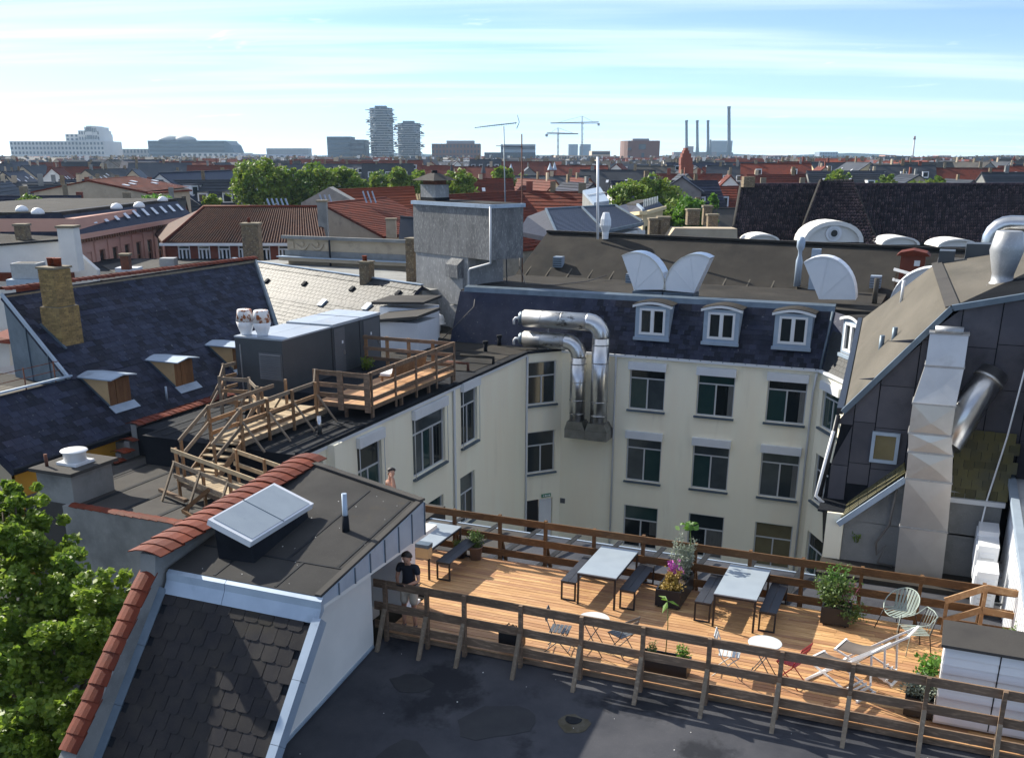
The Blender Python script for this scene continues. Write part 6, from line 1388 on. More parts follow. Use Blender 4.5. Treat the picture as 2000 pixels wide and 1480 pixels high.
# ------------------------------------------------------------------ pale slate roof behind
H2 = thing('pale_slate_house', 'house behind with a pale grey slate roof in the sun', 'building', (-34, 52, -15))
ra, rb_ = at_z(500, 511, 2.6), at_z(818, 556, 2.6); ru = (rb_ - ra).normalized(); rn = Vector((ru.y, -ru.x, 0)); rd_ = (rn * .82 - UP * .57).normalized(); rnn = ru.cross(rd_); rnn = rnn if rnn.z > 0 else -rnn
ra -= ru * 3; rb_ += ru * .3
MB().prism([ra, rb_, rb_ + rd_ * 6, ra + rd_ * 6], -rnn * .2).build('roof', M['slate'], H2)
MB().prism([ra - UP * .05, rb_ - UP * .05, rb_ - rn * 6 - UP * 3, ra - rn * 6 - UP * 3], -UP * .2).build('roof', M['slate_light'], H2)
s3 = mesh_of(MB().box(.012, .388, 0, .38, -.014, 0), 'slate', M['slate_light'])
stf = MB(); cnt = 0; Wd = (rb_ - ra).length
for r in range(20):
    x = -(.2 if r % 2 else 0) + 2.4
    while x < Wd - .2:
        P = ra + ru * x + rd_ * (r * .29 + .12 + random.uniform(-.012, .012)) + rnn * .02
        dn = (rd_ + rnn * random.uniform(.05, .085)).normalized()
        stf.obox(P + ru * .012, ru * .376, dn * .38, rnn * .012) if cnt >= 298 or r < 1 else (piece('slate', s3, H2, basis(P, ru, dn, rnn)))
        if r >= 1: cnt += 1
        x += .4
stf.build('slates', M['slate_light'], H2, kind='stuff')
MB().bar(ra + UP * .03, rb_ + UP * .03, .22, .05).build('ridge_strip', M['zinc'], H2)
MB().prism([ra - UP * .3, rb_ - UP * .3, rb_ - UP * 17 , ra - UP * 17], -rn * 5).build('wall', M['render_grey'], H2)
for px, py, kind in ((524, 547, 0), (597, 552, 0), (690, 562, 0), (780, 570, 0), (633, 588, 1), (720, 595, 1)):
    P = at_pl(px, py, ra, rnn)
    if kind == 0: MB().obox(P, ru * .26, rd_ * .34, rnn * .14).build('roof_vent', M['felt'], H2)
    else:
        f = MB().obox(P, ru * .42, rd_ * .5, rnn * .16).build('rooflight', M['zinc'], H2); MB().obox(P + ru * .05 + rd_ * .05 + rnn * .161, ru * .32, rd_ * .4, rnn * .01).build('pane', M['table'], f)
Pc = at_pl(717, 548, ra, rnn)
brick_chimney('brick_chimney', 'weathered brown brick chimney with one pot on the pale slate roof', (Pc.x, Pc.y), .62, .62, Pc.z - .5, Pc.z + 1.0, pots=1, mb='brick_old')
Pd = at_d(806, 520, 60); brick_chimney('brick_chimney', 'narrow brick stack against the left side of the concrete tower', (Pd.x, Pd.y), .5, .7, Pd.z - 3, Pd.z + 1.5, pots=0, mb='brick_old')
# ================================================================== nearer houses beyond, each with its own shape
def wallpanel(t, O, r, W, z0, z1, wm, wins, depth=.12, fr='white', glass='glass', lower=(.5,), transom=.7, sill=False, fw=.09):
    n = Vector((r.y, -r.x, 0)); w = MB(); wall_holes(w, O, r, n, 0, W, z0, z1, wins, depth); w.build('wall', M[wm], t)
    for h in wins: window(t, O, r, n, h, transom=transom, lower=lower, depth=depth, frame=fr, glass=glass, sill=sill, fw=fw)
def gable_house(name, label, A, B, half, ze, rm, wm, zb=-15, chim=0, lights=0, dormers=0, group=None, over=.35, ridge=None, rows=None, wins=0, vents=0):
    """pitched house: ridge A-B, half width, eave height"""
    A, B = Vector(A), Vector(B); d = (B - A); L = d.length; d = Vector((d.x, d.y, 0)).normalized(); s = Vector((d.y, -d.x, 0))
    if s.dot(Vector((0, 0, 0)) - Vector((A.x, A.y, 0))) < 0: s = -s     # s points to the camera side
    t = thing(name, label, 'building', ((A.x + B.x) / 2, (A.y + B.y) / 2, zb), group)
    zr = A.z
    pe = lambda P, k: Vector((P.x, P.y, ze)) + s * (half * k)
    sec = lambda P: [P - UP * .12, pe(P, 1) - UP * .12, Vector((pe(P, 1).x, pe(P, 1).y, zb)), Vector((pe(P, -1).x, pe(P, -1).y, zb)), pe(P, -1) - UP * .12]
    MB().prism(sec(A), B - A).build('wall', M[wm], t)
    dz = (zr - ze) / half
    for k in (1, -1):
        a, b = A - d * over * .4, B + d * over * .4
        e0, e1 = Vector((a.x, a.y, ze - dz * over)) + s * k * (half + over), Vector((b.x, b.y, ze - dz * over)) + s * k * (half + over)
        n = (b - a).cross(e0 - a); n = n if n.z > 0 else -n
        MB().prism([a, b, e1, e0], -n.normalized() * .16).build('roof', M[rm], t)
        if k == 1 and rows:
            sl_ = (e0 - a); H = sl_.length; sl_.normalize(); nn = n.normalized(); rb2 = MB(); q = int(H / rows)
            for r in range(q): rb2.obox(a + sl_ * (r * rows) + nn * .005, (b - a), (sl_ + nn * .10).normalized() * rows * .96, nn * .03)
            rb2.build('tile_courses', M[rm], t, kind='stuff')
    MB().bar(A - d * over * .4 + UP * .03, B + d * over * .4 + UP * .03, .3, .12).build('ridge', M[ridge or rm], t)
    for k in range(chim):
        P = A.lerp(B, (k + .5 + random.uniform(-.25, .25)) / chim); w = random.uniform(.22, .42)
        c = MB().obox(P - d * w - s * w * .6 - UP * .8, d * 2 * w, s * 1.2 * w, UP * random.uniform(1.5, 2.3)).build('chimney', M[random.choice(['brick_old', 'brick_old', 'brick_red', 'mortar', 'mortar', 'render_grey', 'sand'])], t)
    for k in range(lights):
        f = (k + .5) / lights; g = random.uniform(.3, .55); P = A.lerp(B, f); P = P + s * half * g - UP * (zr - ze) * g
        sl_ = (s * half - UP * (zr - ze)).normalized(); nn = d.cross(sl_); nn = nn if nn.z > 0 else -nn
        MB().obox(P + nn * .08, d * .55, sl_ * .8, nn * .08).build('rooflight', M['white_metal'], t)
    for k in range(dormers):
        f = (k + .5) / dormers; P = A.lerp(B, f) + s * half * .78; z0 = zr - (zr - ze) * .78
        P.z = z0
        o = MB().obox(P - d * .7 - s * 1.6, d * 1.4, s * 1.6, UP * 1.5).build('dormer', M['white_metal'], t)
        MB().obox(P - d * .5 + s * .003 + UP * .25, d * 1.0, s * .03, UP * 1.0).build('pane', M['glass'], o)
        MB().obox(P - d * .8 - s * 1.9 + UP * 1.5, d * 1.6, s * 2.05, UP * .12).build('roof', M[rm], o)
    if wins:
        n_ = max(2, int(L / 3.0)); wb = MB()
        for fl_ in range(wins):
            for k in range(n_):
                P = A.lerp(B, (k + .5) / n_) + s * (half + .02); P.z = ze - 2.4 - fl_ * 3.2
                wb.obox(P - d * .5, d * 1.0, s * .05, UP * 1.6)
        wb.build('window_row', M['glass'], t, kind='stuff')
    return t
# red brick house with pantiles
A, B = at_d(398, 402, 92), at_d(622, 408, 92); A.z = B.z = (A.z + B.z) / 2
BK = thing('brick_house', 'red brick house with white windows and a brown pantile roof', 'building', (A.x, A.y, -15))
e0, e1 = at_d(318, 467, 85), at_d(640, 482, 85); e0.z = e1.z = (e0.z + e1.z) / 2
nrm_ = (B - A).cross(e0 - A); nrm_ = (nrm_ if nrm_.z > 0 else -nrm_).normalized()
MB().prism([A, B, e1, e0], -nrm_ * .2).build('roof', M['pantile'], BK)
hipL = at_d(300, 470, 99); hipL.z = e0.z
MB().prism([A, e0, hipL], -UP * .2).build('roof', M['pantile'], BK)
pan = MB(); npan = 58
for k in range(npan):    # rolls of the pantiles running down the slope
    f0 = k / npan; a = A.lerp(B, f0) + nrm_ * .02; b = e0.lerp(e1, f0) + nrm_ * .02; pan.tube([a, b], .055, 5, cap=False)
pan.build('tile_rolls', M['pantile'], BK, kind='stuff')
MB().tube([A + UP * .05, B + UP * .05], .14, 6).build('ridge', M['tile_red'], BK); MB().tube([A + UP * .05, e0 + UP * .05], .12, 6).build('hip', M['tile_red'], BK)
r_ = (e1 - e0).normalized(); n_ = Vector((r_.y, -r_.x, 0)); O_ = Vector((e0.x, e0.y, 0)) - n_ * .35
MB().obox(Vector((e0.x, e0.y, e0.z - .22)) - r_ * .3, r_ * (e1 - e0).length, n_ * .12, UP * .2).build('white_cornice', M['white'], BK)
wz = e0.z - .05
wins_ = [(1.0 + k * 1.62, 2.0 + k * 1.62, wz - 1.75, wz - .15) for k in range(8)]
wallpanel(BK, O_, r_, (e1 - e0).length, -15, wz + .15, 'brick_red', wins_, fr='white', lower=(.33, .66), transom=.8, fw=.12)
MB().prism([O_ + UP * wz, O_ - UP * 15, O_ - n_ * 10 - UP * 15, O_ - n_ * 10 + UP * wz], r_ * .2).build('wall', M['brick_red'], BK)
def stack(label, px, py_top, py_bot, D, w, m='brick_old', name='chimney', pots=1, cat='chimney'):
    P, Q = at_d(px, py_bot, D), at_d(px, py_top, D); t = thing(name, label, cat, P)
    MB().obox(P - VR * w / 2, VR * w, VF * w, UP * (Q.z - P.z)).build('stack', M[m], t)
    MB().obox(Vector((P.x, P.y, Q.z)) - VR * (w / 2 + .08) - VF * .08, VR * (w + .16), VF * (w + .16), UP * .14).build('cap', M['mortar'], t)
    for k in range(pots): MB().lathe(Vector((P.x, P.y, Q.z + .14)) + VR * (-.15 + .3 * k) + VF * w / 2, [(.12, 0), (.11, .35), (.14, .38)], 8).build('pot', M['tile_red'], t)
    return t
stack('dark cracked brick chimney at the right end of the brick house', 493, 440, 520, 80, 1.25)
stack('tall grey rendered chimney between the pantile roof and the red roof', 632, 395, 470, 88, .75, 'render_grey', pots=0)
stack('squat pale chimney low on the dark red roof', 764, 430, 465, 98, .9, 'sand', pots=0)
# cream cornice building with festoons
CC = thing('cornice_building', 'cream building with a stucco garland frieze and a heavy cornice', 'building', at_d(690, 500, 68))
c0, c1 = at_d(560, 462, 70), at_d(812, 476, 66); cr_ = (c1 - c0); cr_.z = 0; Lc_ = cr_.length; cr_.normalize(); cn_ = Vector((cr_.y, -cr_.x, 0)); zt0 = c0.z
Cb = Vector((c0.x, c0.y, 0))
MB().obox(Cb - UP * 15, cr_ * (Lc_ + 3), -cn_ * .8, UP * (15 + zt0)).build('wall', M['sand'], CC)
MB().obox(Cb - cr_ * .3 + UP * (zt0 - .12), cr_ * (Lc_ + 3), cn_ * .25, UP * .2).build('coping', M['render_grey'], CC)
MB().obox(Cb - cr_ * .4 + UP * (zt0 - 1.5), cr_ * (Lc_ + 3), cn_ * .5, UP * .22).build('cornice', M['sand'], CC)
MB().obox(Cb - cr_ * .5 + UP * (zt0 - 1.28), cr_ * (Lc_ + 3), cn_ * .62, UP * .06).build('lead_strip', M['zinc'], CC)
MB().obox(Cb - cr_ * .2 + UP * (zt0 - 1.2), cr_ * (Lc_ + 3), cn_ * .06, UP * .35).build('stained_band', M['render_grey'], CC)
for k in range(2):   # garlands and rosettes
    x0 = .75 + k * 1.15
    pts_ = [Cb + cr_ * (x0 + 1.0 * f) + UP * (zt0 - .42 - .34 * math.sin(math.pi * f)) + cn_ * .05 for f in np.linspace(0, 1, 9)]
    MB().tube(pts_, [.03, .05, .07, .085, .09, .085, .07, .05, .03], 6).build('garland', M['sand'], CC)
    MB().tube([Cb + cr_ * (x0 + .5) + UP * (zt0 - .42) + cn_ * .02, Cb + cr_ * (x0 + .5) + UP * (zt0 - .42) + cn_ * .1], .11, 10).build('rosette', M['sand'], CC)
for x in (.25, 2.95): MB().obox(Cb + cr_ * x + UP * (zt0 - .75) + cn_ * .01, cr_ * .3, cn_ * .06, UP * .5).build('panel', M['sand'], CC)
MB().tube([Cb + cr_ * 3.5 + UP * (zt0 - .1) + cn_ * .3, Cb + cr_ * 3.5 - UP * 6 + cn_ * .3], .06, 6).build('drainpipe', M['felt'], CC)
# salmon building
SB = thing('salmon_building', 'salmon pink building with brown framed windows and a flat brown roof', 'building', at_d(250, 470, 90))
s0, s1 = at_d(150, 462, 80), at_d(372, 430, 106); sr = s1 - s0; sr.z = 0; Ls = sr.length; sr.normalize(); sn_ = Vector((sr.y, -sr.x, 0)); Sb = Vector((s0.x, s0.y, 0)); zs = s0.z
wz = [(1.2 + k * 2.55, 2.3 + k * 2.55, zs - 4.6, zs - 1.3) for k in range(int(Ls / 2.6))]
wallpanel(SB, Sb, sr, Ls, -15, zs, 'salmon', wz, fr='frame_brown', lower=(.5,), transom=.66, fw=.12, depth=.2)
for k in range(int(Ls / 2.6) + 1): MB().obox(Sb + sr * (.2 + k * 2.55) + sn_ * .0 + UP * (zs - 5.2), sr * .5, sn_ * .12, UP * 4.6).build('pilaster', M['salmon'], SB)
MB().obox(Sb + UP * (zs - .2), sr * Ls, sn_ * .45, UP * .35).build('cornice', M['salmon'], SB)
den_ = MB()
for k in range(int(Ls / .5)): den_.obox(Sb + sr * (k * .5) + UP * (zs - .5), sr * .25, sn_ * .3, UP * .28)
den_.build('dentils', M['frame_brown'], SB, kind='stuff')
up_ = -sn_ * 1.5 + UP * 1.6
MB().prism([Sb + UP * (zs + .16) + sn_ * .3, Sb + sr * Ls + UP * (zs + .16) + sn_ * .3, Sb + sr * Ls + UP * (zs + .16) + up_, Sb + UP * (zs + .16) + up_], -sn_ * .3).build('slate_strip', M['slate'], SB)
for k in range(11):
    P = Sb + sr * (1.5 + k * Ls / 11.5) + UP * (zs + .16) + up_ * .35 + sn_ * .35
    MB().obox(P, sr * .6, up_ * .35, sn_ * .06).build('rooflight', M['white_metal'], SB)
l0 = Sb - VR * 16 - VF * 1
MB().prism([Sb + UP * (zs + 1.75) - sn_ * 1.2, Sb + sr * Ls + UP * (zs + 1.75) - sn_ * 1.2, Sb + sr * Ls + UP * (zs + 1.75) - sn_ * 14, Sb - VR * 14 + UP * (zs + 1.75) + VF * 20, l0 + UP * (zs + 1.75)], -UP * .4).build('roof', M['felt_brown'], SB)
MB().prism([Sb, l0, l0 + VF * 18, Sb + VF * 14], UP * (zs + 1.3)).build('wall', M['salmon'], SB)
MB().prism([Sb + UP * (zs + .1) + sn_ * .2, l0 + UP * (zs + .1) + sn_ * .2, l0 + UP * (zs + 1.7) - sn_, Sb + UP * (zs + 1.7) - sn_], -sn_ * .3 - UP * .1).build('slate_strip', M['slate'], SB)
for px, py, lab in ((43, 413, 'white dome rooflight on the flat brown roof, leftmost of five'), (74, 418, 'white dome rooflight on the flat brown roof, nearest the left edge pair, lower one'), (228, 408, 'white dome rooflight on the flat brown roof, left one of the middle pair'), (272, 405, 'white dome rooflight on the flat brown roof, right one of the middle pair'), (318, 393, 'white dome rooflight on the flat brown roof, rightmost and farthest of five')):
    P = at_z(px, py, zs + 1.76); t = thing('dome_light', lab, 'rooflight', P, 'white dome rooflights on the flat brown roof')
    MB().lathe(P, [(.46, 0), (.46, .12), (.43, .2), (.3, .36), (.08, .44)], 16).build('dome', M['white'], t)
# low black flat roofs with vents between the houses
FB = thing('flat_roof_building', 'low building with black and grey flat roofs behind the red ridge tiles', 'building', at_z(330, 530, 1.2))
f0 = [at_z(95, 548, 1.2), at_z(560, 545, 1.2), at_z(520, 505, 1.2), at_z(180, 505, 1.2)]
MB().prism(f0, -UP * 16).build('roof', M['felt'], FB)
f1 = [p + UP * .02 for p in (at_z(200, 520, 1.2), at_z(225, 535, 1.2), at_z(395, 512, 1.2), at_z(270, 507, 1.2))]
MB().prism(f1, UP * .03).build('roof', M['felt_grey'], FB)
stack('short red brown chimney pipe on a white plinth on the black flat roof', 245, 500, 527, 70, .55, 'rust', pots=0)
tag(MB().obox(at_z(225, 532, 1.23) , VR * 1.6, VF * 1.2, UP * .3).build('plinth', M['white_metal'], origin=at_z(240, 530, 1.2)), 'white plinth under the red brown chimney pipe', 'plinth')
tag(MB().obox(at_z(312, 521, 1.23), VR * 1.1, VF * 1.0, UP * .6).build('roof_box', M['galv'], origin=at_z(318, 520, 1.2)), 'pale metal box on the grey flat roof', 'roof box')
zb_ = thing('zinc_box', 'square galvanised vent box with a flared foot at the left', 'vent box', at_d(52, 560, 58))
P = at_d(24, 545, 58); q1 = at_d(24, 515, 58).z
MB().obox(P, VR * 1.45, VF * 1.2, UP * (q1 - P.z)).build('box', M['galv'], zb_); MB().obox(P - VR * .25 - VF * .25 - UP * .35, VR * 1.95, VF * 1.7, UP * .34).build('foot', M['zinc'], zb_)
MB().obox(P + VR * .12 + VF * .1 + UP * (q1 - P.z), VR * 1.2, VF * 1.0, UP * .01).build('opening', M['dark'], zb_); MB().obox(P - UP * 4 + VR * .1, VR * 1.25, VF, UP * 3.6).build('plinth', M['tile_red'], zb_)
WG = thing('white_gable_house', 'white rendered gable wall with low roofs at the left edge', 'building', at_d(60, 500, 66))
g = [at_d(-30, 482, 66), at_d(124, 470, 66), at_d(190, 528, 66), at_d(190, 640, 66), at_d(-30, 640, 66)]
MB().prism(g, VF * .5).build('wall', M['render_white'], WG)
MB().bar(g[0] + UP * .05, g[1] + UP * .05, .3, .12).build('coping', M['felt'], WG)
MB().obox(at_d(-30, 532, 65.5), VR * 5.6, -VF * .4, -UP * .5).build('tile_strip', M['tile_red'], WG)
MB().prism([at_d(-30, 455, 72), at_d(118, 462, 72), at_d(118, 474, 67), at_d(-30, 484, 67)], -UP * .2).build('roof', M['felt_brown'], WG)
stack('tall pale grey rendered chimney beside the white gable', 138, 446, 530, 64, .98, 'render_white', pots=0)
stack('small dark brick chimney on the far left roof', 42, 442, 470, 70, .75, 'brick_old', pots=0)
tag(MB().prism([at_d(-20, 668, 44), at_d(18, 672, 44), at_d(20, 715, 44), at_d(-20, 720, 44)], VF * 2).build('small_house', M['render_white'], origin=at_d(0, 700, 44)), 'tiny white wall corner with a red edge at the far left', 'building')
tag(MB().prism([at_d(-20, 655, 44), at_d(18, 662, 43.8), at_d(19, 672, 43.6), at_d(-20, 668, 43.6)], VF * 2).build('tile_edge', M['tile_red'], origin=at_d(0, 660, 44)), 'red tiled edge of the tiny white wall at the far left', 'roof edge')
# red roofs in the middle
gable_house('red_roof_house', 'house with a dark red tile roof and roof vents left of the concrete tower', at_d(630, 398, 104), at_d(752, 386, 110), 8.5, at_d(700, 462, 97).z, 'roof_red', 'sand', rows=.42, chim=0)
gable_house('red_roof_house', 'house with a bright red tile roof behind the dark red one', at_d(655, 371, 124), at_d(806, 365, 126), 7, .5, 'roof_orange', 'render_grey', rows=.5, lights=1)
tag(MB().prism([at_d(588, 396, 116), at_d(642, 366, 116), at_d(692, 394, 116), at_d(692, 440, 116), at_d(588, 440, 116)], VF * 3).build('gable_wall', M['render_grey'], origin=at_d(640, 400, 116)), 'bare grey triangular gable beside the bright red roof', 'wall')
gable_house('red_roof_house', 'house with a long dark red roof just right of the tower lantern', at_d(862, 382, 118), at_d(1015, 374, 126), 7, -.5, 'roof_red', 'render_grey', rows=.5, lights=3)
gable_house('slate_roof_house', 'house with a small dark slate roof right below the dark red roof', at_d(785, 424, 92), at_d(830, 428, 92), 5, .2, 'roof_slate', 'render_grey')
for i, (px, py, n) in enumerate(((530, 402, 5), (632, 393, 3), (716, 386, 3))):
    for k in range(n):
        P = at_d(px + k * 9, py + 3, 106 if px > 600 else 95)
        tag(MB().bar(P - UP * .35, P + UP * .75 - VR * .35, .22, .12, VR).build('roof_snorkel', M['zinc'], origin=P), ('slanted zinc air hood on the ridge, cluster ' + ('left of the grey chimney', 'right of the grey chimney', 'in the middle of the red ridge')[i]), 'roof hood', 'slanted zinc hoods on the red roofs ' + ('left', 'centre', 'right')[i])
# blue slate roof and butter yellow house
BS = thing('blue_slate_house', 'house with a broad blue grey slate roof right of the tower', 'building', at_d(1130, 430, 78))
def grid_slates(parent, a, b, c, d, rows, cols, m, th=.03):
    mb = MB(); a, b, c, d = map(Vector, (a, b, c, d)); n = (b - a).cross(d - a); n = (n if n.z > 0 else -n).normalized()
    for r in range(rows):
        f0, f1 = r / rows, min(1, (r + 1.1) / rows)
        for k in range(cols):
            o_ = .5 / cols if r % 2 else 0; g0, g1 = min(1, (k + .03) / cols + o_), min(1, (k + .97) / cols + o_)
            if g1 - g0 < .2 / cols: continue
            q = lambda g, f, h: a.lerp(b, g).lerp(d.lerp(c, g), f) + n * h
            mb.add([q(g0, f0, .01), q(g1, f0, .01), q(g1, f1, .01 + th), q(g0, f1, .01 + th), q(g1, f1, 0), q(g0, f1, 0)], [(0, 1, 2, 3), (3, 2, 4, 5)])
    return mb.build('slates', m, parent, kind='stuff')
b0_, b1_, d1 = at_d(1066, 417, 80), at_d(1201, 395, 86), at_d(1254, 434, 79); b0_.z = b1_.z = (b0_.z + b1_.z) / 2
bn_ = (b1_ - b0_).cross(d1 - b0_).normalized(); d0 = at_pl(1092, 468, b0_, bn_)
MB().prism([b0_, b1_, d1, d0], -UP * .3).build('roof', M['slate_blue'], BS)
grid_slates(BS, b0_, b1_, d1, d0, 24, 42, M['slate_blue'])
MB().prism([b0_, d0, at_d(1012, 452, 76), at_d(1030, 423, 82)], -UP * .3).build('roof', M['slate'], BS)
for f in (0.0, .5, 1.0): MB().bar(b0_.lerp(b1_, f) + UP * .06, d0.lerp(d1, f) + UP * .08, .14, .12).build('batten_strip', M['zinc_dark'], BS)
MB().bar(d0 - UP * .1, d1 - UP * .1, .3, .22).build('gutter', M['zinc_dark'], BS)
MB().bar(b0_ + UP * .05, b1_ + UP * .05, .25, .12).build('ridge_strip', M['zinc_dark'], BS)
MB().prism([d0 - UP * .5, d1 - UP * .5, d1 - UP * 18, d0 - UP * 18], VF * 4).build('wall', M['render_white'], BS)
for k in range(7): MB().obox(d0.lerp(d1, .35 + k * .1) - UP * 2.2 - VF * .1, VR * .5, -VF * .15, UP * 1.7).build('bracket', M['render_white'], BS)
YB_ = thing('yellow_house', 'pale yellow rendered house with a dark slate mansard and flat roof', 'building', at_d(1262, 440, 100))
y0_, y1_, y2_ = at_d(1230, 421, 101), at_d(1256, 419, 97), at_d(1295, 408, 108)
MB().prism([y0_, y1_, y2_, y2_ + VF * 9, y0_ + VF * 9], -UP * 20).build('wall', M['butter'], YB_)
for a_, c_ in ((y0_, y1_), (y1_, y2_)): MB().bar(a_ + UP * .12, c_ + UP * .12, .7, .3).build('cornice', M['butter'], YB_)
m0_, m1_, m2_ = at_d(1224, 401, 102.5), at_d(1245, 402, 99.5), at_d(1283, 390, 109.5)
MB().hexa([y0_ + UP * .28, y1_ + UP * .28, y2_ + UP * .28, y0_ + VF * 12 + UP * .28, m0_, m1_, m2_, m0_ + VF * 8 + VR * 2]).build('mansard', M['slate'], YB_)
MB().prism([m0_ + UP * .02, m1_ + UP * .02, m2_ + UP * .02, m0_ + VF * 8 + VR * 2 + UP * .02], UP * .15).build('roof', M['felt_grey'], YB_)
MB().bar(y1_ + UP * .4, m1_ + UP * .1, .2, .2).build('hip', M['zinc'], YB_)
for k in range(9):
    P = y1_.lerp(y2_, .16 + k * .085).lerp(m1_.lerp(m2_, .16 + k * .085), .55); MB().obox(P, (y2_ - y1_).normalized() * .35, -VF * .35, UP * .8).build('rooflight', M['table'], YB_)
for k in range(5):
    P = y1_.lerp(y2_, .12 + k * .18) - UP * 2.6; MB().obox(P - VF * .05 + VR * .05, (y2_ - y1_).normalized() * .8, -VF * .12, UP * 1.5).build('window', M['glass'], YB_)
for i, (px, py0, py1, D, w) in enumerate(((1279, 430, 462, 84, .9), (1296, 427, 462, 84, .9), (1354, 412, 440, 88, 1.0), (1381, 405, 440, 90, .7), (1392, 422, 445, 86, .8))):
    stack(('dark brick stack beside the yellow house, left of the pair', 'dark brick stack beside the yellow house, right of the pair', 'broad brown brick stack left of the black tiled roof', 'tall brown brick stack left of the black tiled roof', 'low brown brick stack nearest to the black tiled roof')[i], px, py0, py1, D, w, 'brick_old', pots=0)
tag(MB().prism([at_d(1318, 446, 82), at_d(1440, 447, 82), at_d(1440, 470, 82), at_d(1302, 468, 82)], VF * 2).build('parapet', M['sand'], origin=at_d(1370, 460, 82)), 'low weathered parapet wall left of the black tiled roof', 'wall')
# ------------------------------------------------------------------ black tiled hall
BT = thing('black_tiled_hall', 'long hall with a glossy black tile roof and white arched gables', 'building', at_d(1700, 420, 92))
z_r = at_d(1450, 362, 98).z
R0, R1 = at_d(1447, 363, 98), at_d(2120, 368, 100); R1.z = R0.z
E0, E1 = at_d(1428, 476, 86), at_d(2120, 486, 86); E1.z = E0.z
MB().prism([R0, R1, E1, E0], VF * .3 - UP * .3).build('roof', M['felt'], BT)
def tile_field(parent, a, b, c, d, rows, cols, m, keep=None):
    mb = MB(); a, b, c, d = map(Vector, (a, b, c, d)); n = (b - a).cross(d - a); n = (n if n.z > 0 else -n).normalized()
    for r in range(rows):
        f0, f1 = r / rows, (r + .80) / rows
        for k in range(cols):
            g0, g1 = (k + .14) / cols, (k + .86) / cols
            P = a.lerp(b, g0).lerp(d.lerp(c, g0), f0); Q = a.lerp(b, g1).lerp(d.lerp(c, g1), f0); P2 = a.lerp(b, g0).lerp(d.lerp(c, g0), f1); Q2 = a.lerp(b, g1).lerp(d.lerp(c, g1), f1)
            if keep and not keep((P + Q2) / 2): continue
            m0 = (P + Q) / 2 + n * .12; m1 = (P2 + Q2) / 2 + n * .34
            mb.add([P + n * .02, m0, Q + n * .02, P2 + n * .24, m1, Q2 + n * .24, P2 - n * .05, m1 - n * .05, Q2 - n * .05], [(0, 1, 4, 3), (1, 2, 5, 4), (3, 4, 7, 6), (4, 5, 8, 7)], True)
    return mb.build('roof_tiles', m, parent, kind='stuff')
tile_field(BT, R0, R1, E1, E0, 21, 96, M['roof_blacktile'])
G = [at_d(1603, 353, 95), at_d(1664, 353, 95), at_d(1716, 482, 84), at_d(1555, 480, 84)]
MB().prism(G, VF * .4 - UP * .2).build('pavilion_roof', M['felt'], BT)
tile_field(BT, *G, 22, 18, M['roof_blacktile'])
MB().tube([G[0], G[3]], .16, 6).build('hip', M['felt_brown'], BT); MB().tube([G[1], G[2]], .16, 6).build('hip', M['felt_brown'], BT)
MB().bar(R0 + UP * .1, R1 + UP * .1, .4, .25).build('ridge', M['roof_blacktile'], BT); MB().tube([R0, E0], .15, 6).build('verge', M['felt_brown'], BT)
MB().obox(at_d(1452, 366, 96), VR * 1.0, VF, UP * .9).build('chimney', M['brick_old'], BT)
MB().prism([E0 - UP * .4, E1 - UP * .4, E1 - UP * 16, E0 - UP * 16], VF * 8).build('wall', M['render_grey'], BT)
def arch(px, py, w, h, D, big=False):
    c = at_d(px, py, D); n_ = 13
    o = [c + VR * (w / 2 * math.cos(a)) + UP * (h * math.sin(a)) for a in np.linspace(0, math.pi, n_)]; i_ = [c + VR * (w / 2 * .86 * math.cos(a)) + UP * (h * .80 * math.sin(a)) for a in np.linspace(0, math.pi, n_)]
    g = MB().prism(o, VF * 2.5).build('arched_gable', M['render_white'], BT)
    rim = MB()
    for k in range(n_ - 1): rim.hexa([o[k] - VF * .25, o[k + 1] - VF * .25, o[k + 1] - VF * .003, o[k] - VF * .003, i_[k] - VF * .25, i_[k + 1] - VF * .25, i_[k + 1] - VF * .003, i_[k] - VF * .003])
    rim.build('rim', M['render_white'], g)
    if big:
        for r1_, m_ in ((.62, 'white'), (.42, 'frame_grey')):
            MB().tube([c + UP * h * .42 - VF * .003, c + UP * h * .42 - VF * (.12 + (.62 - r1_) * .4)], r1_, 16).build('oval_frame', M[m_], g)
        MB().tube([c + UP * h * .42 - VF * .2, c + UP * h * .42 - VF * .23], .26, 14).build('oval_pane', M['glass'], g)
        MB().box(0, 0.001, 0, 0.001, -20, -19.9)
arch(1626, 473, 4.7, 1.6, 83, True); arch(1490, 473, 2.6, .62, 83); arch(1757, 478, 3.0, .62, 83); arch(1869, 482, 3.2, .6, 83)
# ================================================================== the city beyond: rows of pitched houses
def ground_pt(px, D): p = at_d(px, 400, D); return Vector((p.x, p.y, 0))
ROOFS = ['roof_slate', 'roof_slate', 'roof_slate', 'slate', 'slate', 'roof_red', 'felt_grey', 'felt_grey']
WALLS = ['sand', 'render_grey', 'render_white', 'brick_red', 'butter', 'brick_old', 'sand']
RN = {'roof_slate': 'blue grey slate', 'slate': 'black slate', 'roof_red': 'red tiled', 'felt_grey': 'grey felt'}
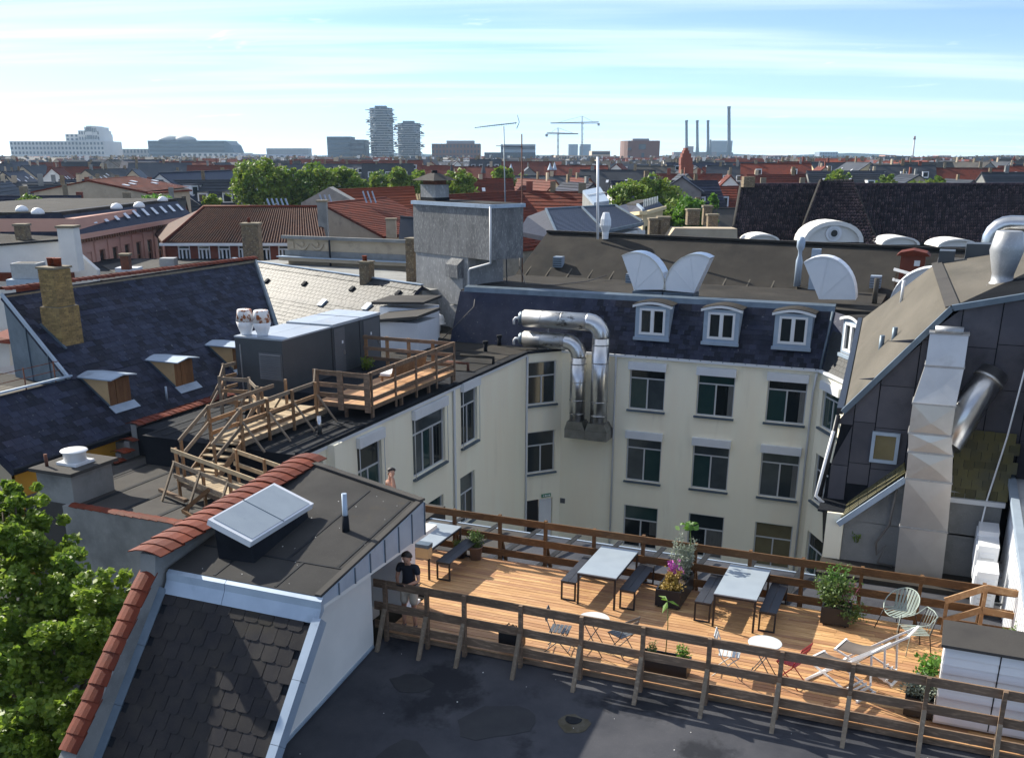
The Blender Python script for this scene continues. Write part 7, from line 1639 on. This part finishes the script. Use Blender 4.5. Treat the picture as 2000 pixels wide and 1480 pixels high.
# (distance, px from, px to, ridge height from, to, direction of the row in degrees, roof list)
rows_ = [
    (118, -60, 205, 3.2, 4.6, 6, None), (135, 170, 300, 4.2, 5.0, -14, ['roof_red']), (150, -70, 130, 4.4, 5.4, 10, ['roof_slate']),
    (160, 295, 450, 4.6, 5.6, 12, ['roof_slate']), (172, 130, 300, 3.6, 5.0, -8, ['sand', 'roof_slate', 'felt_grey']),
    (132, 1010, 1110, 4.0, 5.2, -20, ['roof_red']), (150, 1060, 1200, 4.6, 5.4, 8, ['roof_red', 'roof_red', 'slate']), (128, 1290, 1460, 2.4, 4.0, 6, ['felt_grey', 'roof_slate']),
    (165, 1240, 1460, 4.6, 5.8, -6, ['roof_red', 'roof_red', 'roof_slate']), (185, 880, 1130, 4.5, 6.0, 14, ['roof_red', 'roof_slate', 'roof_red']),
    (200, -80, 460, 4.6, 6.2, -5, None), (205, 1280, 2080, 5.0, 6.4, 5, ['roof_slate', 'roof_slate', 'roof_red']), (240, -80, 470, 5.2, 6.6, 9, None), (235, 1000, 1330, 5.0, 6.4, -10, ['roof_red', 'roof_red', 'roof_slate']),
    (270, 1380, 2080, 5.4, 6.8, -8, ['roof_slate', 'roof_slate', 'roof_slate', 'roof_red']), (300, -90, 760, 5.4, 6.9, 4, ['roof_slate', 'roof_slate', 'roof_red']), (320, 760, 1400, 5.6, 6.9, -5, ['roof_slate', 'roof_red', 'roof_red', 'felt_grey']),
    (345, 1300, 2090, 5.8, 7.2, 10, None), (385, -90, 1000, 5.8, 7.2, -7, None)]
WALLS = ['sand', 'render_grey', 'render_white', 'render_white', 'brick_red', 'butter', 'sand']
for D, pa, pb, za, zb2, ang, rl_ in rows_:
    L0 = max(10.0, D * .016 + 8.5); px = pa; zrow = random.uniform(za, zb2)
    while px < pb:
        L = L0 * random.uniform(.7, 1.5); turned = random.random() < .34 and D > 140
        half = random.uniform(4.2, 6.0); a = math.radians(ang + (90 + random.uniform(-14, 14) if turned else random.uniform(-5, 5)))
        dpx = (2 * half if turned else L) / D * 2000 * .97
        c = ground_pt(px + dpx / 2, D * random.uniform(.975, 1.025) + (L / 3 if turned else 0))
        d = VR * math.cos(a) + VF * math.sin(a); z = min(8.2, zrow + random.uniform(-.55, .75)) if random.random() < .75 else random.uniform(za, zb2)
        rm = random.choice(rl_ or ROOFS); wm = random.choice(WALLS)
        tall = 'near' if D < 180 else 'middle distance' if D < 260 else 'far'
        A, B = c - d * L / 2, c + d * L / 2; A.z = B.z = z
        RNm = RN.get(rm, 'pale flat'); hint = {'sand': 'sand coloured', 'render_grey': 'grey', 'render_white': 'white', 'brick_red': 'red brick', 'butter': 'pale yellow'}[wm]
        gable_house('town_house', f'{tall} {hint} house with a {RNm} roof in the city', A, B, half, z - half * random.uniform(.6, 1.05), rm, wm,
                    chim=random.choice([1, 2, 2, 3]), lights=random.choice([0, 2, 3, 4]) if D < 290 else 0, dormers=random.choice([0, 0, 2, 3, 4]) if D < 390 and not turned else 0,
                    group=f'{tall} {hint} houses with {RNm} roofs', rows=.6 if D < 210 and rm in ('roof_red', 'roof_slate', 'slate') else None, wins=2 if D < 300 else 0)
        px += dpx * random.uniform(.92, 1.06)
# the far roofs, too many and too small to tell apart: one mass for each material
mass = {}
def far_mb(k): return mass.setdefault(k, MB())
for D in (430, 480, 540, 610, 690, 780, 880, 1000, 1130, 1280, 1450):
    px = -110
    while px < 2110:
        L = random.uniform(9, 22) * (1 + D / 2600); turned = random.random() < .4; half = random.uniform(4.5, 7); dpx = (2 * half if turned else L) / D * 2000
        c = ground_pt(px + dpx / 2, D * random.uniform(.96, 1.04)); a = math.radians((90 if turned else 0) + random.uniform(-25, 25)); d = VR * math.cos(a) + VF * math.sin(a); s_ = Vector((d.y, -d.x, 0))
        z = random.uniform(5.2, 7.6) + min(.5, D / 3000); ze = z - half * random.uniform(.5, 1.0); A, B = c - d * L / 2, c + d * L / 2
        P = lambda q, k, zz: Vector((q.x, q.y, zz)) + s_ * half * k
        rmb = far_mb(random.choices(['roof_slate', 'roof_red', 'roof_orange', 'felt_grey', 'slate_light'], [5, 2.2, 1, 2, 1])[0])
        rmb.add([P(A, 0, z), P(B, 0, z), P(B, 1.06, ze), P(A, 1.06, ze), P(B, -1.06, ze), P(A, -1.06, ze)], [(0, 3, 2, 1), (0, 1, 4, 5)])
        wmb = far_mb(random.choice(['sand', 'render_white', 'render_grey', 'brick_red', 'butter']))
        wmb.add([P(A, 0, z - .1), P(A, 1, ze), P(A, 1, -15), P(A, -1, -15), P(A, -1, ze), P(B, 0, z - .1), P(B, 1, ze), P(B, 1, -15), P(B, -1, -15), P(B, -1, ze)], [(0, 1, 2, 3, 4), (5, 9, 8, 7, 6), (1, 6, 7, 2), (4, 3, 8, 9)])
        for k in range(random.choice([1, 2, 3])):
            q = A.lerp(B, random.random()); w = random.uniform(.35, .7); far_mb(random.choice(['brick_old', 'sand', 'render_white', 'mortar'])).box(q.x - w, q.x + w, q.y - w, q.y + w, z - 1, z + random.uniform(.7, 1.6))
        if random.random() < .4:
            for k in range(int(L / 4)):
                q = A.lerp(B, (k + .5) / max(1, int(L / 4))) + s_ * half * .55; far_mb('render_white').box(q.x - .6, q.x + .6, q.y - .6, q.y + .6, ze, ze + (z - ze) * .75)
        px += dpx * random.uniform(.8, 1.15)
for k, mb in mass.items(): tag(mb.build('far_rooftops', M[k], kind='stuff'), 'mass of small far %s of the city below the skyline' % ('roofs' if k in ('roof_slate', 'roof_red', 'roof_orange', 'felt_grey', 'slate_light') else 'house fronts and chimneys'), 'rooftops', 'far rooftops of the city')
# a few that stand out
gable_house('red_roof_house', 'sand coloured house with a wide red roof and five small rooflights at the left', at_d(172, 352, 128), at_d(262, 345, 138), 7.5, at_d(195, 378, 122).z, 'roof_red', 'sand', rows=.5, lights=5, wins=3)
gable_house('white_gable_house', 'grey house with a pointed gable left of the black tiled hall', at_d(1332, 345, 140), at_d(1336, 343, 158), 2.6, at_d(1310, 372, 140).z, 'roof_slate', 'render_grey', wins=1)
gable_house('slate_row', 'long blue slate terrace with white dormers left of the trees', at_d(312, 338, 158), at_d(448, 333, 172), 7, 2.6, 'slate_blue', 'render_white', dormers=8)
gd_ = thing('glass_roof', 'long blue glazed roof light strip left of the round green tree', 'roof', at_d(1160, 380, 112))
p4 = [at_d(1138, 372, 116), at_d(1172, 365, 120), at_d(1190, 392, 108), at_d(1160, 396, 106)]
MB().prism(p4, -UP * .3).build('glazing', M['zinc'], gd_); MB().bar(p4[0].lerp(p4[3], .5) + UP * .1, p4[1].lerp(p4[2], .5) + UP * .1, .15, .1).build('bar', M['frame_grey'], gd_)
MB().prism([p - UP * .31 for p in p4], -UP * 12).build('wall', M['render_grey'], gd_)
def spire(px, py0, py1, D, w, m, lab):
    P, Q = at_d(px, py1, D), at_d(px, py0, D); t = thing('turret', lab, 'turret', P, 'pointed turrets on the roofs')
    h = Q.z - P.z; MB().tube([P - UP * 10, P], w * .5, 8, smooth=False).build('shaft', M['brick_red'], t); MB().tube([P, P + UP * h], [w * .62, .02], 8, smooth=False).build('cone', M[m], t)
for i, (px, a, b, D, w) in enumerate(((882, 318, 338, 300, 1.2), (944, 316, 338, 300, 1.3), (985, 322, 334, 290, 1.2), (998, 320, 334, 290, 1.2), (1074, 318, 332, 310, 1.3), (1083, 316, 332, 310, 1.2))):
    spire(px, a, b, D, w, 'zinc' if i > 1 else 'roof_slate', 'pointed turret roof number counted from the left'.replace('number counted from the left', ('with dark cone far left of the group', 'with dark cone beside the antenna mast', 'with zinc cone right of the antenna mast', 'with zinc cone next to the bare pole', 'with zinc cone right of the bare pole', 'with zinc cone left of the flagpole')[i]))
bt_ = thing('brick_tower', 'stepped red brick church tower in front of the power station', 'tower', at_d(1340, 350, 260))
for k, (w, a, b) in enumerate(((3.0, 350, 322), (2.8, 322, 308), (2.1, 308, 300), (1.3, 300, 294), (.7, 294, 289))):
    P, Q = at_d(1341, a, 260), at_d(1341, b, 260); MB().obox(P - VR * w / 2, VR * w, VF * 3, UP * (Q.z - P.z)).build('tower_stage', M['brick_red'], bt_)
# ================================================================== skyline
SKYM = {}
def skym(key, col, col2=None):
    if key not in SKYM: SKYM[key] = mat('sky_' + key, col, .7, 0, col2 or tuple(c * .8 for c in col), .02)
    return SKYM[key]
def bldg(label, px0, px1, pyt, D, m, floors=0, bays=0, depth=30, gl=None, name='building', cat='building', group=None, pyb=322, ribbon=False, parent=None):
    A, B = at_d(px0, pyt, D), at_d(px1, pyt, D); t = parent or thing(name, label, cat, Vector(((A.x + B.x) / 2, (A.y + B.y) / 2, -15)), group)
    r = (B - A); W = r.length; r.normalize(); H = A.z + 15
    MB().obox(Vector((A.x, A.y, -15)), r * W, VF * depth, UP * H).build('block', m, t)
    if floors:
        zb = at_d(px0, pyb, D).z; fh = (A.z - zb) / floors
        for f in range(floors):
            z0 = zb + f * fh + fh * .25
            if ribbon:
                MB().obox(Vector((A.x, A.y, z0)) + r * W * .02 - VF * .3, r * W * .96, VF * .29, UP * fh * .5).build('window_band', gl or M['glass'], t)
            else:
                for k in range(bays):
                    MB().obox(Vector((A.x, A.y, z0)) + r * W * ((k + .25) / bays) - VF * .3, r * W * .5 / bays, VF * .29, UP * fh * .55).build('window', gl or M['glass'], t)
    return t, A, r, W
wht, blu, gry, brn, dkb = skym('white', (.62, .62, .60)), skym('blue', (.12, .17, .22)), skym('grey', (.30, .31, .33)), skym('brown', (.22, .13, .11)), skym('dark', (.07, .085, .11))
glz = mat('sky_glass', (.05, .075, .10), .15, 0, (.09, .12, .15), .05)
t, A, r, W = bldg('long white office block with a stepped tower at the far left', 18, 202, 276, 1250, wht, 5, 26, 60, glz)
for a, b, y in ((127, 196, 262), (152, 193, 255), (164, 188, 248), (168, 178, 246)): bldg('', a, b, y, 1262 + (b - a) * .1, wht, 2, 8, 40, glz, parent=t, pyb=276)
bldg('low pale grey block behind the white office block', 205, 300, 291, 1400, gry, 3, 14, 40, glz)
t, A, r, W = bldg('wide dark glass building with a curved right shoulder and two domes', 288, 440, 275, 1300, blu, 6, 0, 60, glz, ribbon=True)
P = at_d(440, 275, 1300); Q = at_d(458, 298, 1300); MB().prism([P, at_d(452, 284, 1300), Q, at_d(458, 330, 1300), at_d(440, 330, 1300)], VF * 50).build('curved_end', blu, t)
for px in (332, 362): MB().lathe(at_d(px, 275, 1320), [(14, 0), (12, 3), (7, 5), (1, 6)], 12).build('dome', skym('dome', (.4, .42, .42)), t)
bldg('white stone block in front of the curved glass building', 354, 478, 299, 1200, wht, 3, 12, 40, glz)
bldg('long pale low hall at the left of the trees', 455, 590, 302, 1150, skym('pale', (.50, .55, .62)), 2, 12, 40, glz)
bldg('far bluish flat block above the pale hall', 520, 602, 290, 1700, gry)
t, A, r, W = bldg('dark glass office cube beside the twin towers', 638, 684, 267, 1200, blu, 6, 0, 40, glz, ribbon=True)
bldg('', 684, 712, 273, 1190, dkb, 5, 0, 40, glz, parent=t, ribbon=True)
bldg('dark roofed red brick hall with an arched end behind the trees', 590, 694, 310, 700, skym('slatehall', (.06, .07, .10)), 0, 0, 30)
bldg('white low building at the foot of the twin towers', 694, 790, 314, 640, wht, 2, 9, 30, glz)
def spiky_tower(label, px, py, D, w, nf, pyb=326):
    c, b = at_d(px, py, D), at_d(px, pyb, D); t = thing('spiky_tower', label, 'tower', Vector((c.x, c.y, -15)), 'twin apartment towers with spiky balconies')
    H = c.z - b.z; fh = H / nf; cc = Vector((c.x, c.y, 0)) + VF * w / 2
    MB().tube([cc - UP * 15, cc + UP * c.z], w * .40, 6, smooth=False).build('core', glz, t)
    bm_, pm_ = skym('balcony', (.34, .36, .38)), skym('tower_wall', (.16, .19, .22))
    for f in range(nf):
        z = b.z + f * fh; n_ = 18; pts = []
        for k in range(n_):   # balconies grow and shrink from floor to floor, out of step round the tower
            a = 2 * math.pi * k / n_ + (f % 2) * .17; ph = (f + (k // 3) * 2) % 5
            rr = w * (.385 + .050 * (abs(ph - 2)) * (.8 if k % 3 else 1.7)); pts.append(cc + (VR * math.cos(a) + VF * math.sin(a)) * rr + UP * z)
        MB().prism(pts, UP * fh * .32).build('floor_slab', bm_, t)
        for k in range(n_):
            a0 = 2 * math.pi * k / n_ + (f % 2) * .17; p = pts[k]; d_ = (VR * math.cos(a0) + VF * math.sin(a0))
            if math.sin(a0) < .3 and (k + f) % 3 == 0: MB().add([p - d_ * .3 + UP * fh * .23, p - d_ * 4 + UP * fh * .23, p - d_ * 4 + UP * fh, p - d_ * 2.2 + UP * fh, p + UP * fh * .23 + VR * .4 - d_ * .3, p - d_ * 4 + VR * .4 + UP * fh * .23, p - d_ * 4 + VR * .4 + UP * fh, p - d_ * 2.2 + VR * .4 + UP * fh], [(3, 2, 1, 0), (4, 5, 6, 7), (0, 1, 5, 4), (1, 2, 6, 5), (2, 3, 7, 6), (3, 0, 4, 7)]).build('wall_fin', bm_ if f % 2 else pm_, t)
    MB().obox(cc + UP * c.z - VR * w * .2 - VF * w * .2, VR * w * .4, VF * w * .4, UP * 2).build('roof_plant', pm_, t)
spiky_tower('taller left one of the twin spiky balcony towers', 741, 210, 1180, 31, 24)
spiky_tower('shorter right one of the twin spiky balcony towers', 796, 240, 1120, 29, 20)
t, A, r, W = bldg('dark brown office block with a set back top right of the twin towers', 843, 938, 281, 1000, brn, 4, 14, 40, glz)
bldg('', 872, 926, 275, 1012, gry, 0, parent=t)
bldg('red roofed hall with a white glazed upper strip', 815, 920, 314, 560, wht, 1, 16, 24, glz)
t, A, r, W = bldg('low dark block with a bright glass corner behind the antenna', 946, 1046, 298, 1000, dkb, 2, 12, 40, glz)
bldg('', 978, 1046, 282, 1015, skym('palegl', (.42, .48, .52)), 3, 0, 30, glz, parent=t, ribbon=True)
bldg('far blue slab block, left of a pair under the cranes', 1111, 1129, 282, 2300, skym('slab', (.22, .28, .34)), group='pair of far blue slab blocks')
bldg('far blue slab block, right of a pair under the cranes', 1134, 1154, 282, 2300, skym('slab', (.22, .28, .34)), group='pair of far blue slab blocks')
bldg('low sand coloured office block under the cranes', 1085, 1165, 304, 900, skym('sand', (.50, .42, .33)), 2, 14, 30, glz)
bldg('small sand and black office block left of the round brick building', 1156, 1192, 295, 1000, skym('sand', (.50, .42, .33)), 3, 0, 30, dkb, ribbon=True)
# round brick building
t = thing('round_building', 'brown brick building with a rounded left corner and few windows', 'building', at_d(1254, 300, 800))
P = at_d(1254, 275, 800); w_ = 800 * 70 / 2000 / 1.06
rc_ = [P + VR * x + VF * y for x, y in [(w_ * .5, 0), (w_ * .5, 24), (-w_ * .5, 24), (-w_ * .5, 12), (-w_ * .46, 6), (-w_ * .38, 2), (-w_ * .25, 0)]]
MB().prism(rc_, -UP * 40).build('block', brn, t); MB().obox(P + VR * -6 + VF * 6, VR * 12, VF * 8, UP * 1.5).build('roof_plant', gry, t)
for x, z, a, b in ((-.38, -6.5, 2.2, 1.6), (-.38, -12, 2.2, 1.6), (-.08, -6, 5, 3.6), (.12, -14, 2, 2), (-.2, -16.5, 3, 3), (.2, -17.5, 3, 3), (.42, -17, 2, 3), (.0, -12.5, 2, 4)): MB().obox(P + VR * x * w_ + UP * z - VF * .3, VR * a, VF * (3 if x < -.3 else .29), UP * b).build('window', glz, t)
# cranes
def crane(label, px, py_top, py_base, D, l0, l1, pyj):
    B, Tp = at_d(px, py_base, D), at_d(px, py_top, D); J = at_d(px, pyj, D); t = thing('tower_crane', label, 'crane', B, 'tower cranes')
    k_ = D / 2000 / 1.06; m = skym('crane', (.30, .31, .33))
    for dx, dy in ((-.7, -.7), (.7, -.7), (.7, .7), (-.7, .7)): MB().bar(B + VR * dx + VF * dy, Vector((J.x, J.y, J.z)) + VR * dx + VF * dy, .55, .55).build('mast_leg', m, t)
    H = J.z - B.z; n_ = int(H / 3.2); lat = MB()
    for i in range(n_):
        z0, z1 = B.z + H * i / n_, B.z + H * (i + 1) / n_; s_ = 1 if i % 2 else -1; lat.bar(Vector((B.x, B.y, z0)) + VR * .7 * s_ - VF * .7, Vector((B.x, B.y, z1)) - VR * .7 * s_ - VF * .7, .4, .4)
    lat.build('lattice', m, t, kind='stuff')
    a, b = J - VR * l0 * k_, J + VR * l1 * k_
    for dz in (0, 1.6): MB().bar(a + UP * dz * (.2 if l0 > l1 else 1), b + UP * dz * (.2 if l1 > l0 else 1), .9, .9).build('jib', m, t)
    cwx = b if l0 > l1 else a; MB().obox(cwx - UP * 3 - VR * 1.5, VR * 3, VF * 1.5, UP * 3).build('counterweight', m, t)
    MB().bar(J, Tp, 1.0, 1.0, VR).build('apex', m, t)
    for e in (a, b): MB().bar(Tp, J.lerp(e, .75) + UP * .8, .32, .32).build('tie', m, t)
crane('taller right tower crane with a long jib pointing left', 1137, 227, 310, 1400, 61, 32, 241)
crane('shorter left tower crane with the jib pointing right', 1090, 250, 312, 1300, 22, 39, 262)
# power station
PS = thing('power_station', 'far power station with three slim chimneys, one tall chimney and a grey boiler house', 'power station', at_d(1390, 310, 2600))
D = 2600; k_ = D / 2000
bldg('', 1316, 1400, 297, D, brn, 0, parent=PS); bldg('', 1400, 1432, 298, D, dkb, 0, parent=PS); bldg('', 1390, 1431, 275, D + 20, skym('boiler', (.30, .34, .36)), 0, parent=PS); bldg('', 1343, 1355, 286, D - 10, brn, 0, parent=PS); bldg('', 1330, 1460, 306, D - 60, dkb, 0, parent=PS)
for px, py, w in ((1341, 235, 2.7), (1362, 235, 2.7), (1383, 235, 2.7), (1424, 208, 3.3)):
    P, Q = at_d(px, 302, D - 5), at_d(px, py, D - 5); MB().tube([P, P.lerp(Q, .3), Q - UP * 4, Q - UP * 4, Q], [w * k_ * 1.3, w * k_ * .95, w * k_ * .85, w * k_ * 1.0, w * k_ * 1.0], 12).build('chimney', dkb, PS)
P, Q = at_d(1388, 302, D - 5), at_d(1388, 273, D - 5); MB().tube([P, Q], 1.6 * k_, 8).build('chimney', dkb, PS)
# the far right
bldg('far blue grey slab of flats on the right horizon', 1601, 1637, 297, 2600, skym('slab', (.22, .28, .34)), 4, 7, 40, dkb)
P = at_d(1523, 312, 1900); t = thing('arched_hall', 'low far hall with an arched grey roof', 'building', P)
MB().prism([P + VR * 26 * math.cos(a) + UP * 7 * math.sin(a) for a in np.linspace(0, math.pi, 11)] + [P - VR * 26 - UP * 20, P + VR * 26 - UP * 20], VF * 40).build('hall', brn, t)
for i, (a, b, y) in enumerate(((1705, 1730, 311), (1729, 1750, 303), (1750, 1765, 305), (1762, 1790, 309), (1790, 1815, 309), (1815, 1834, 313), (1833, 1858, 304), (1857, 1873, 307), (1870, 1900, 314), (1902, 1928, 309), (1928, 1942, 311), (1958, 1996, 309), (1990, 2040, 308))):
    bldg('far red brown block of flats on the right horizon', a, b, y, 1500 + 30 * (i % 4), skym('flats', (.36, .19, .15)), 3, 4, 24, dkb, group='red brown blocks of flats on the right horizon', pyb=325)
P, Q = at_d(1783, 310, 1650), at_d(1786.5, 270, 1650); t = thing('slim_tower', 'slim white leaning looking tower ride on the right horizon', 'tower', P)
MB().tube([P - UP * 20, Q], [1.6, 1.1], 8).build('shaft', wht, t); MB().tube([Q - UP * 2, Q + UP * 3], [1.9, 1.2], 8).build('head', brn, t)
P = at_d(1983, 330, 420); t = thing('red_church', 'red brick church gable with a thin turret at the far right', 'church', P)
Q = at_d(1980, 315, 420); MB().prism([at_d(1965, 334, 420), at_d(1981, 318, 420), at_d(2000, 334, 420), at_d(2000, 360, 420), at_d(1965, 360, 420)], VF * 14).build('gable', M['brick_red'], t); MB().tube([Q, Q + UP * 2.0], [1.0, .1], 6).build('turret', M['brick_red'], t)
# distant blocks along the horizon line, small
for k in range(46):
    px = -60 + k * 47 + random.uniform(-18, 18); D = random.uniform(1500, 3200); w = random.uniform(16, 46)
    bldg('small far building low on the hazy horizon', px, px + w, 303 + random.uniform(2.5, 6.5), D, random.choice([gry, brn, wht, dkb, skym('sand', (.5, .42, .33)), skym('flats', (.36, .19, .15))]), 0, 0, 30, group='small far buildings along the hazy horizon')
# ================================================================== hills and trees
hl_ = MB(); pts = []
for k in range(41):
    px = -200 + k * 62; p = at_d(px, 303, 4300); pts.append(Vector((p.x, p.y, 8 + 6 * math.sin(k * 1.3) + 5 * math.sin(k * .47 + 1))))
for a, b in zip(pts[:-1], pts[1:]): hl_.add([Vector((a.x, a.y, -15)), Vector((b.x, b.y, -15)), b, a, a + VF * 300 - UP * 20, b + VF * 300 - UP * 20], [(0, 1, 2, 3), (3, 2, 5, 4)])
hl_.build('hills', skym('hill', (.05, .075, .05)), kind='structure')
def px_tree(label, px, py_top, D, wpx, n, m='leaf_far', hpx=None, g='green trees among the roofs', lsz=None):
    r = wpx / 2 / 2000 * D * .96; top = at_d(px, py_top, D); hz = (hpx or wpx * .95) / 2 / 2000 * D
    b = Vector((top.x, top.y, -15))
    return tree('tree', label, b, top.z + 15, (r, r * .9, hz), int(26 + wpx * .55), n, lsz or max(.30, D * .0036), M[m], r * .30, g, crown_z=top.z - hz)
px_tree('broad dark green tree left of the middle, tallest of the group', 506, 312, 150, 110, 6500, hpx=92)
px_tree('bright green tree beside the tallest one', 618, 318, 150, 86, 5200, hpx=86)
px_tree('round green tree right of the bright green tree', 664, 326, 152, 70, 4200, hpx=64)
px_tree('green tree filling the gap between the two biggest trees', 570, 330, 150, 70, 4000, hpx=80)
px_tree('low green tree at the right end of the big group', 696, 345, 150, 46, 2200)
px_tree('green tree left of the tower lantern, the lighter one', 746, 334, 165, 56, 2600)
px_tree('green tree left of the tower lantern, the rounder one', 787, 328, 160, 58, 2800)
px_tree('small dark tree hidden behind the tower lantern', 824, 333, 175, 44, 1500)
px_tree('bright round tree right of the tower lantern', 897, 333, 150, 66, 3400)
px_tree('small green tree behind the antenna mast', 985, 327, 190, 44, 1500)
px_tree('large yellow green tree behind the yellow house', 1283, 346, 125, 100, 6500, hpx=110)
px_tree('yellow green tree left of the yellow house', 1232, 357, 122, 84, 4500, hpx=70)
px_tree('bright fresh green tree right of the yellow house', 1352, 385, 110, 70, 3600, 'leaf_bright', hpx=62)
px_tree('dark green tree behind the brick stacks', 1318, 395, 112, 60, 3000, hpx=90)
px_tree('thin bright green tree next to the black tiled roof', 1393, 378, 112, 26, 1200, 'leaf_bright', hpx=60)
px_tree('small round tree above the black tiled roof, the left one', 1638, 333, 205, 42, 1500)
px_tree('small round tree above the black tiled roof, the middle one', 1735, 341, 195, 42, 1500)
px_tree('low tree above the black tiled roof, the third one', 1790, 350, 190, 44, 1300)
px_tree('low tree above the black tiled roof, the right one', 1830, 347, 190, 36, 1100)
px_tree('far tree on the roofs beside the red brown flats', 1668, 320, 420, 40, 900)
px_tree('small round yellow green tree at the left edge', 58, 384, 105, 66, 2600, hpx=44)
px_tree('creeping green roof garden left of the pantile roof', 305, 382, 108, 56, 1600, 'leaf_bright', hpx=22)
px_tree('small pale green tree behind the pantile ridge', 412, 379, 120, 34, 900, hpx=26)
for i, (px, py, D, w) in enumerate(((258, 336, 300, 30), (420, 330, 330, 26), (1105, 332, 330, 26), (1460, 331, 300, 30), (1545, 335, 330, 26), (1905, 336, 300, 34), (1960, 331, 340, 24), (360, 345, 230, 26), (120, 340, 300, 26), (1020, 340, 260, 24))):
    px_tree('small green tree crown between the far roofs', px, py, D, w, 700, g='small green crowns between the far roofs')
# the big plane tree in the yard at the lower left
NT = thing('plane_tree', 'large leafy green tree rising in front of the grey wall at the lower left', 'tree', (-17.6, 13.0, -15))
tr = MB(); tr.tube([(-17.6, 13.0, -15), (-17.5, 13.1, -9), (-17.2, 13.3, -5)], [.35, .28, .2], 10)
lobes = []
for px, py, D, rad in ((30, 985, 21.5, .62), (95, 1065, 21, .75), (60, 1120, 20, 1.05), (20, 1075, 20.5, .8), (115, 1165, 19.5, .8), (205, 1150, 19.2, .55), (225, 1205, 19, .55), (165, 1215, 18.5, .8), (70, 1230, 18.5, 1.1), (0, 1210, 19, 1.0), (120, 1310, 18, 1.0), (30, 1340, 18, 1.1), (195, 1285, 17.6, .55), (90, 1420, 17.2, 1.1), (10, 1450, 17.5, 1.0), (150, 1390, 16.8, .5), (-30, 1300, 19, 1.1), (60, 1500, 16.8, 1.0), (-20, 1130, 20.5, .9), (28, 955, 21.8, .3), (5, 1000, 21.5, .4)):
    lobes.append((at_d(px, py, D), rad))
for c, rad in lobes[::2]: tr.tube([(-17.2, 13.3, -5), Vector((-17.2, 13.3, -5)).lerp(c, .55) + Vector((.2, .1, .5)), c], [.14, .07, .02], 6)
tr.build('trunk', M['bark'], NT)
PP = np.concatenate([clump_points(c, (rad, rad, rad), int(10 + 14 * rad), int(1900 * rad ** 1.6 + 200), rad * .27, .45) for c, rad in lobes])
NLm = leaf_mesh('crown', PP, .14, M['leaf'], NT, updir=.5, aspect=.8)
# air
hz_m = bpy.data.materials.new('haze'); hz_m.use_nodes = True; hn = hz_m.node_tree.nodes
hn.remove(hn["Principled BSDF"]); pv = hn.new("ShaderNodeVolumePrincipled"); pv.inputs["Color"].default_value = (.52, .75, 1.0, 1); pv.inputs["Density"].default_value = 0.000095; pv.inputs["Anisotropy"].default_value = 0.25
hz_m.node_tree.links.new(pv.outputs[0], hn["Material Output"].inputs["Volume"])
HZ = MB().box(-4600, 4600, -600, 6200, -17.0, 190).build('haze', hz_m, kind='stuff');
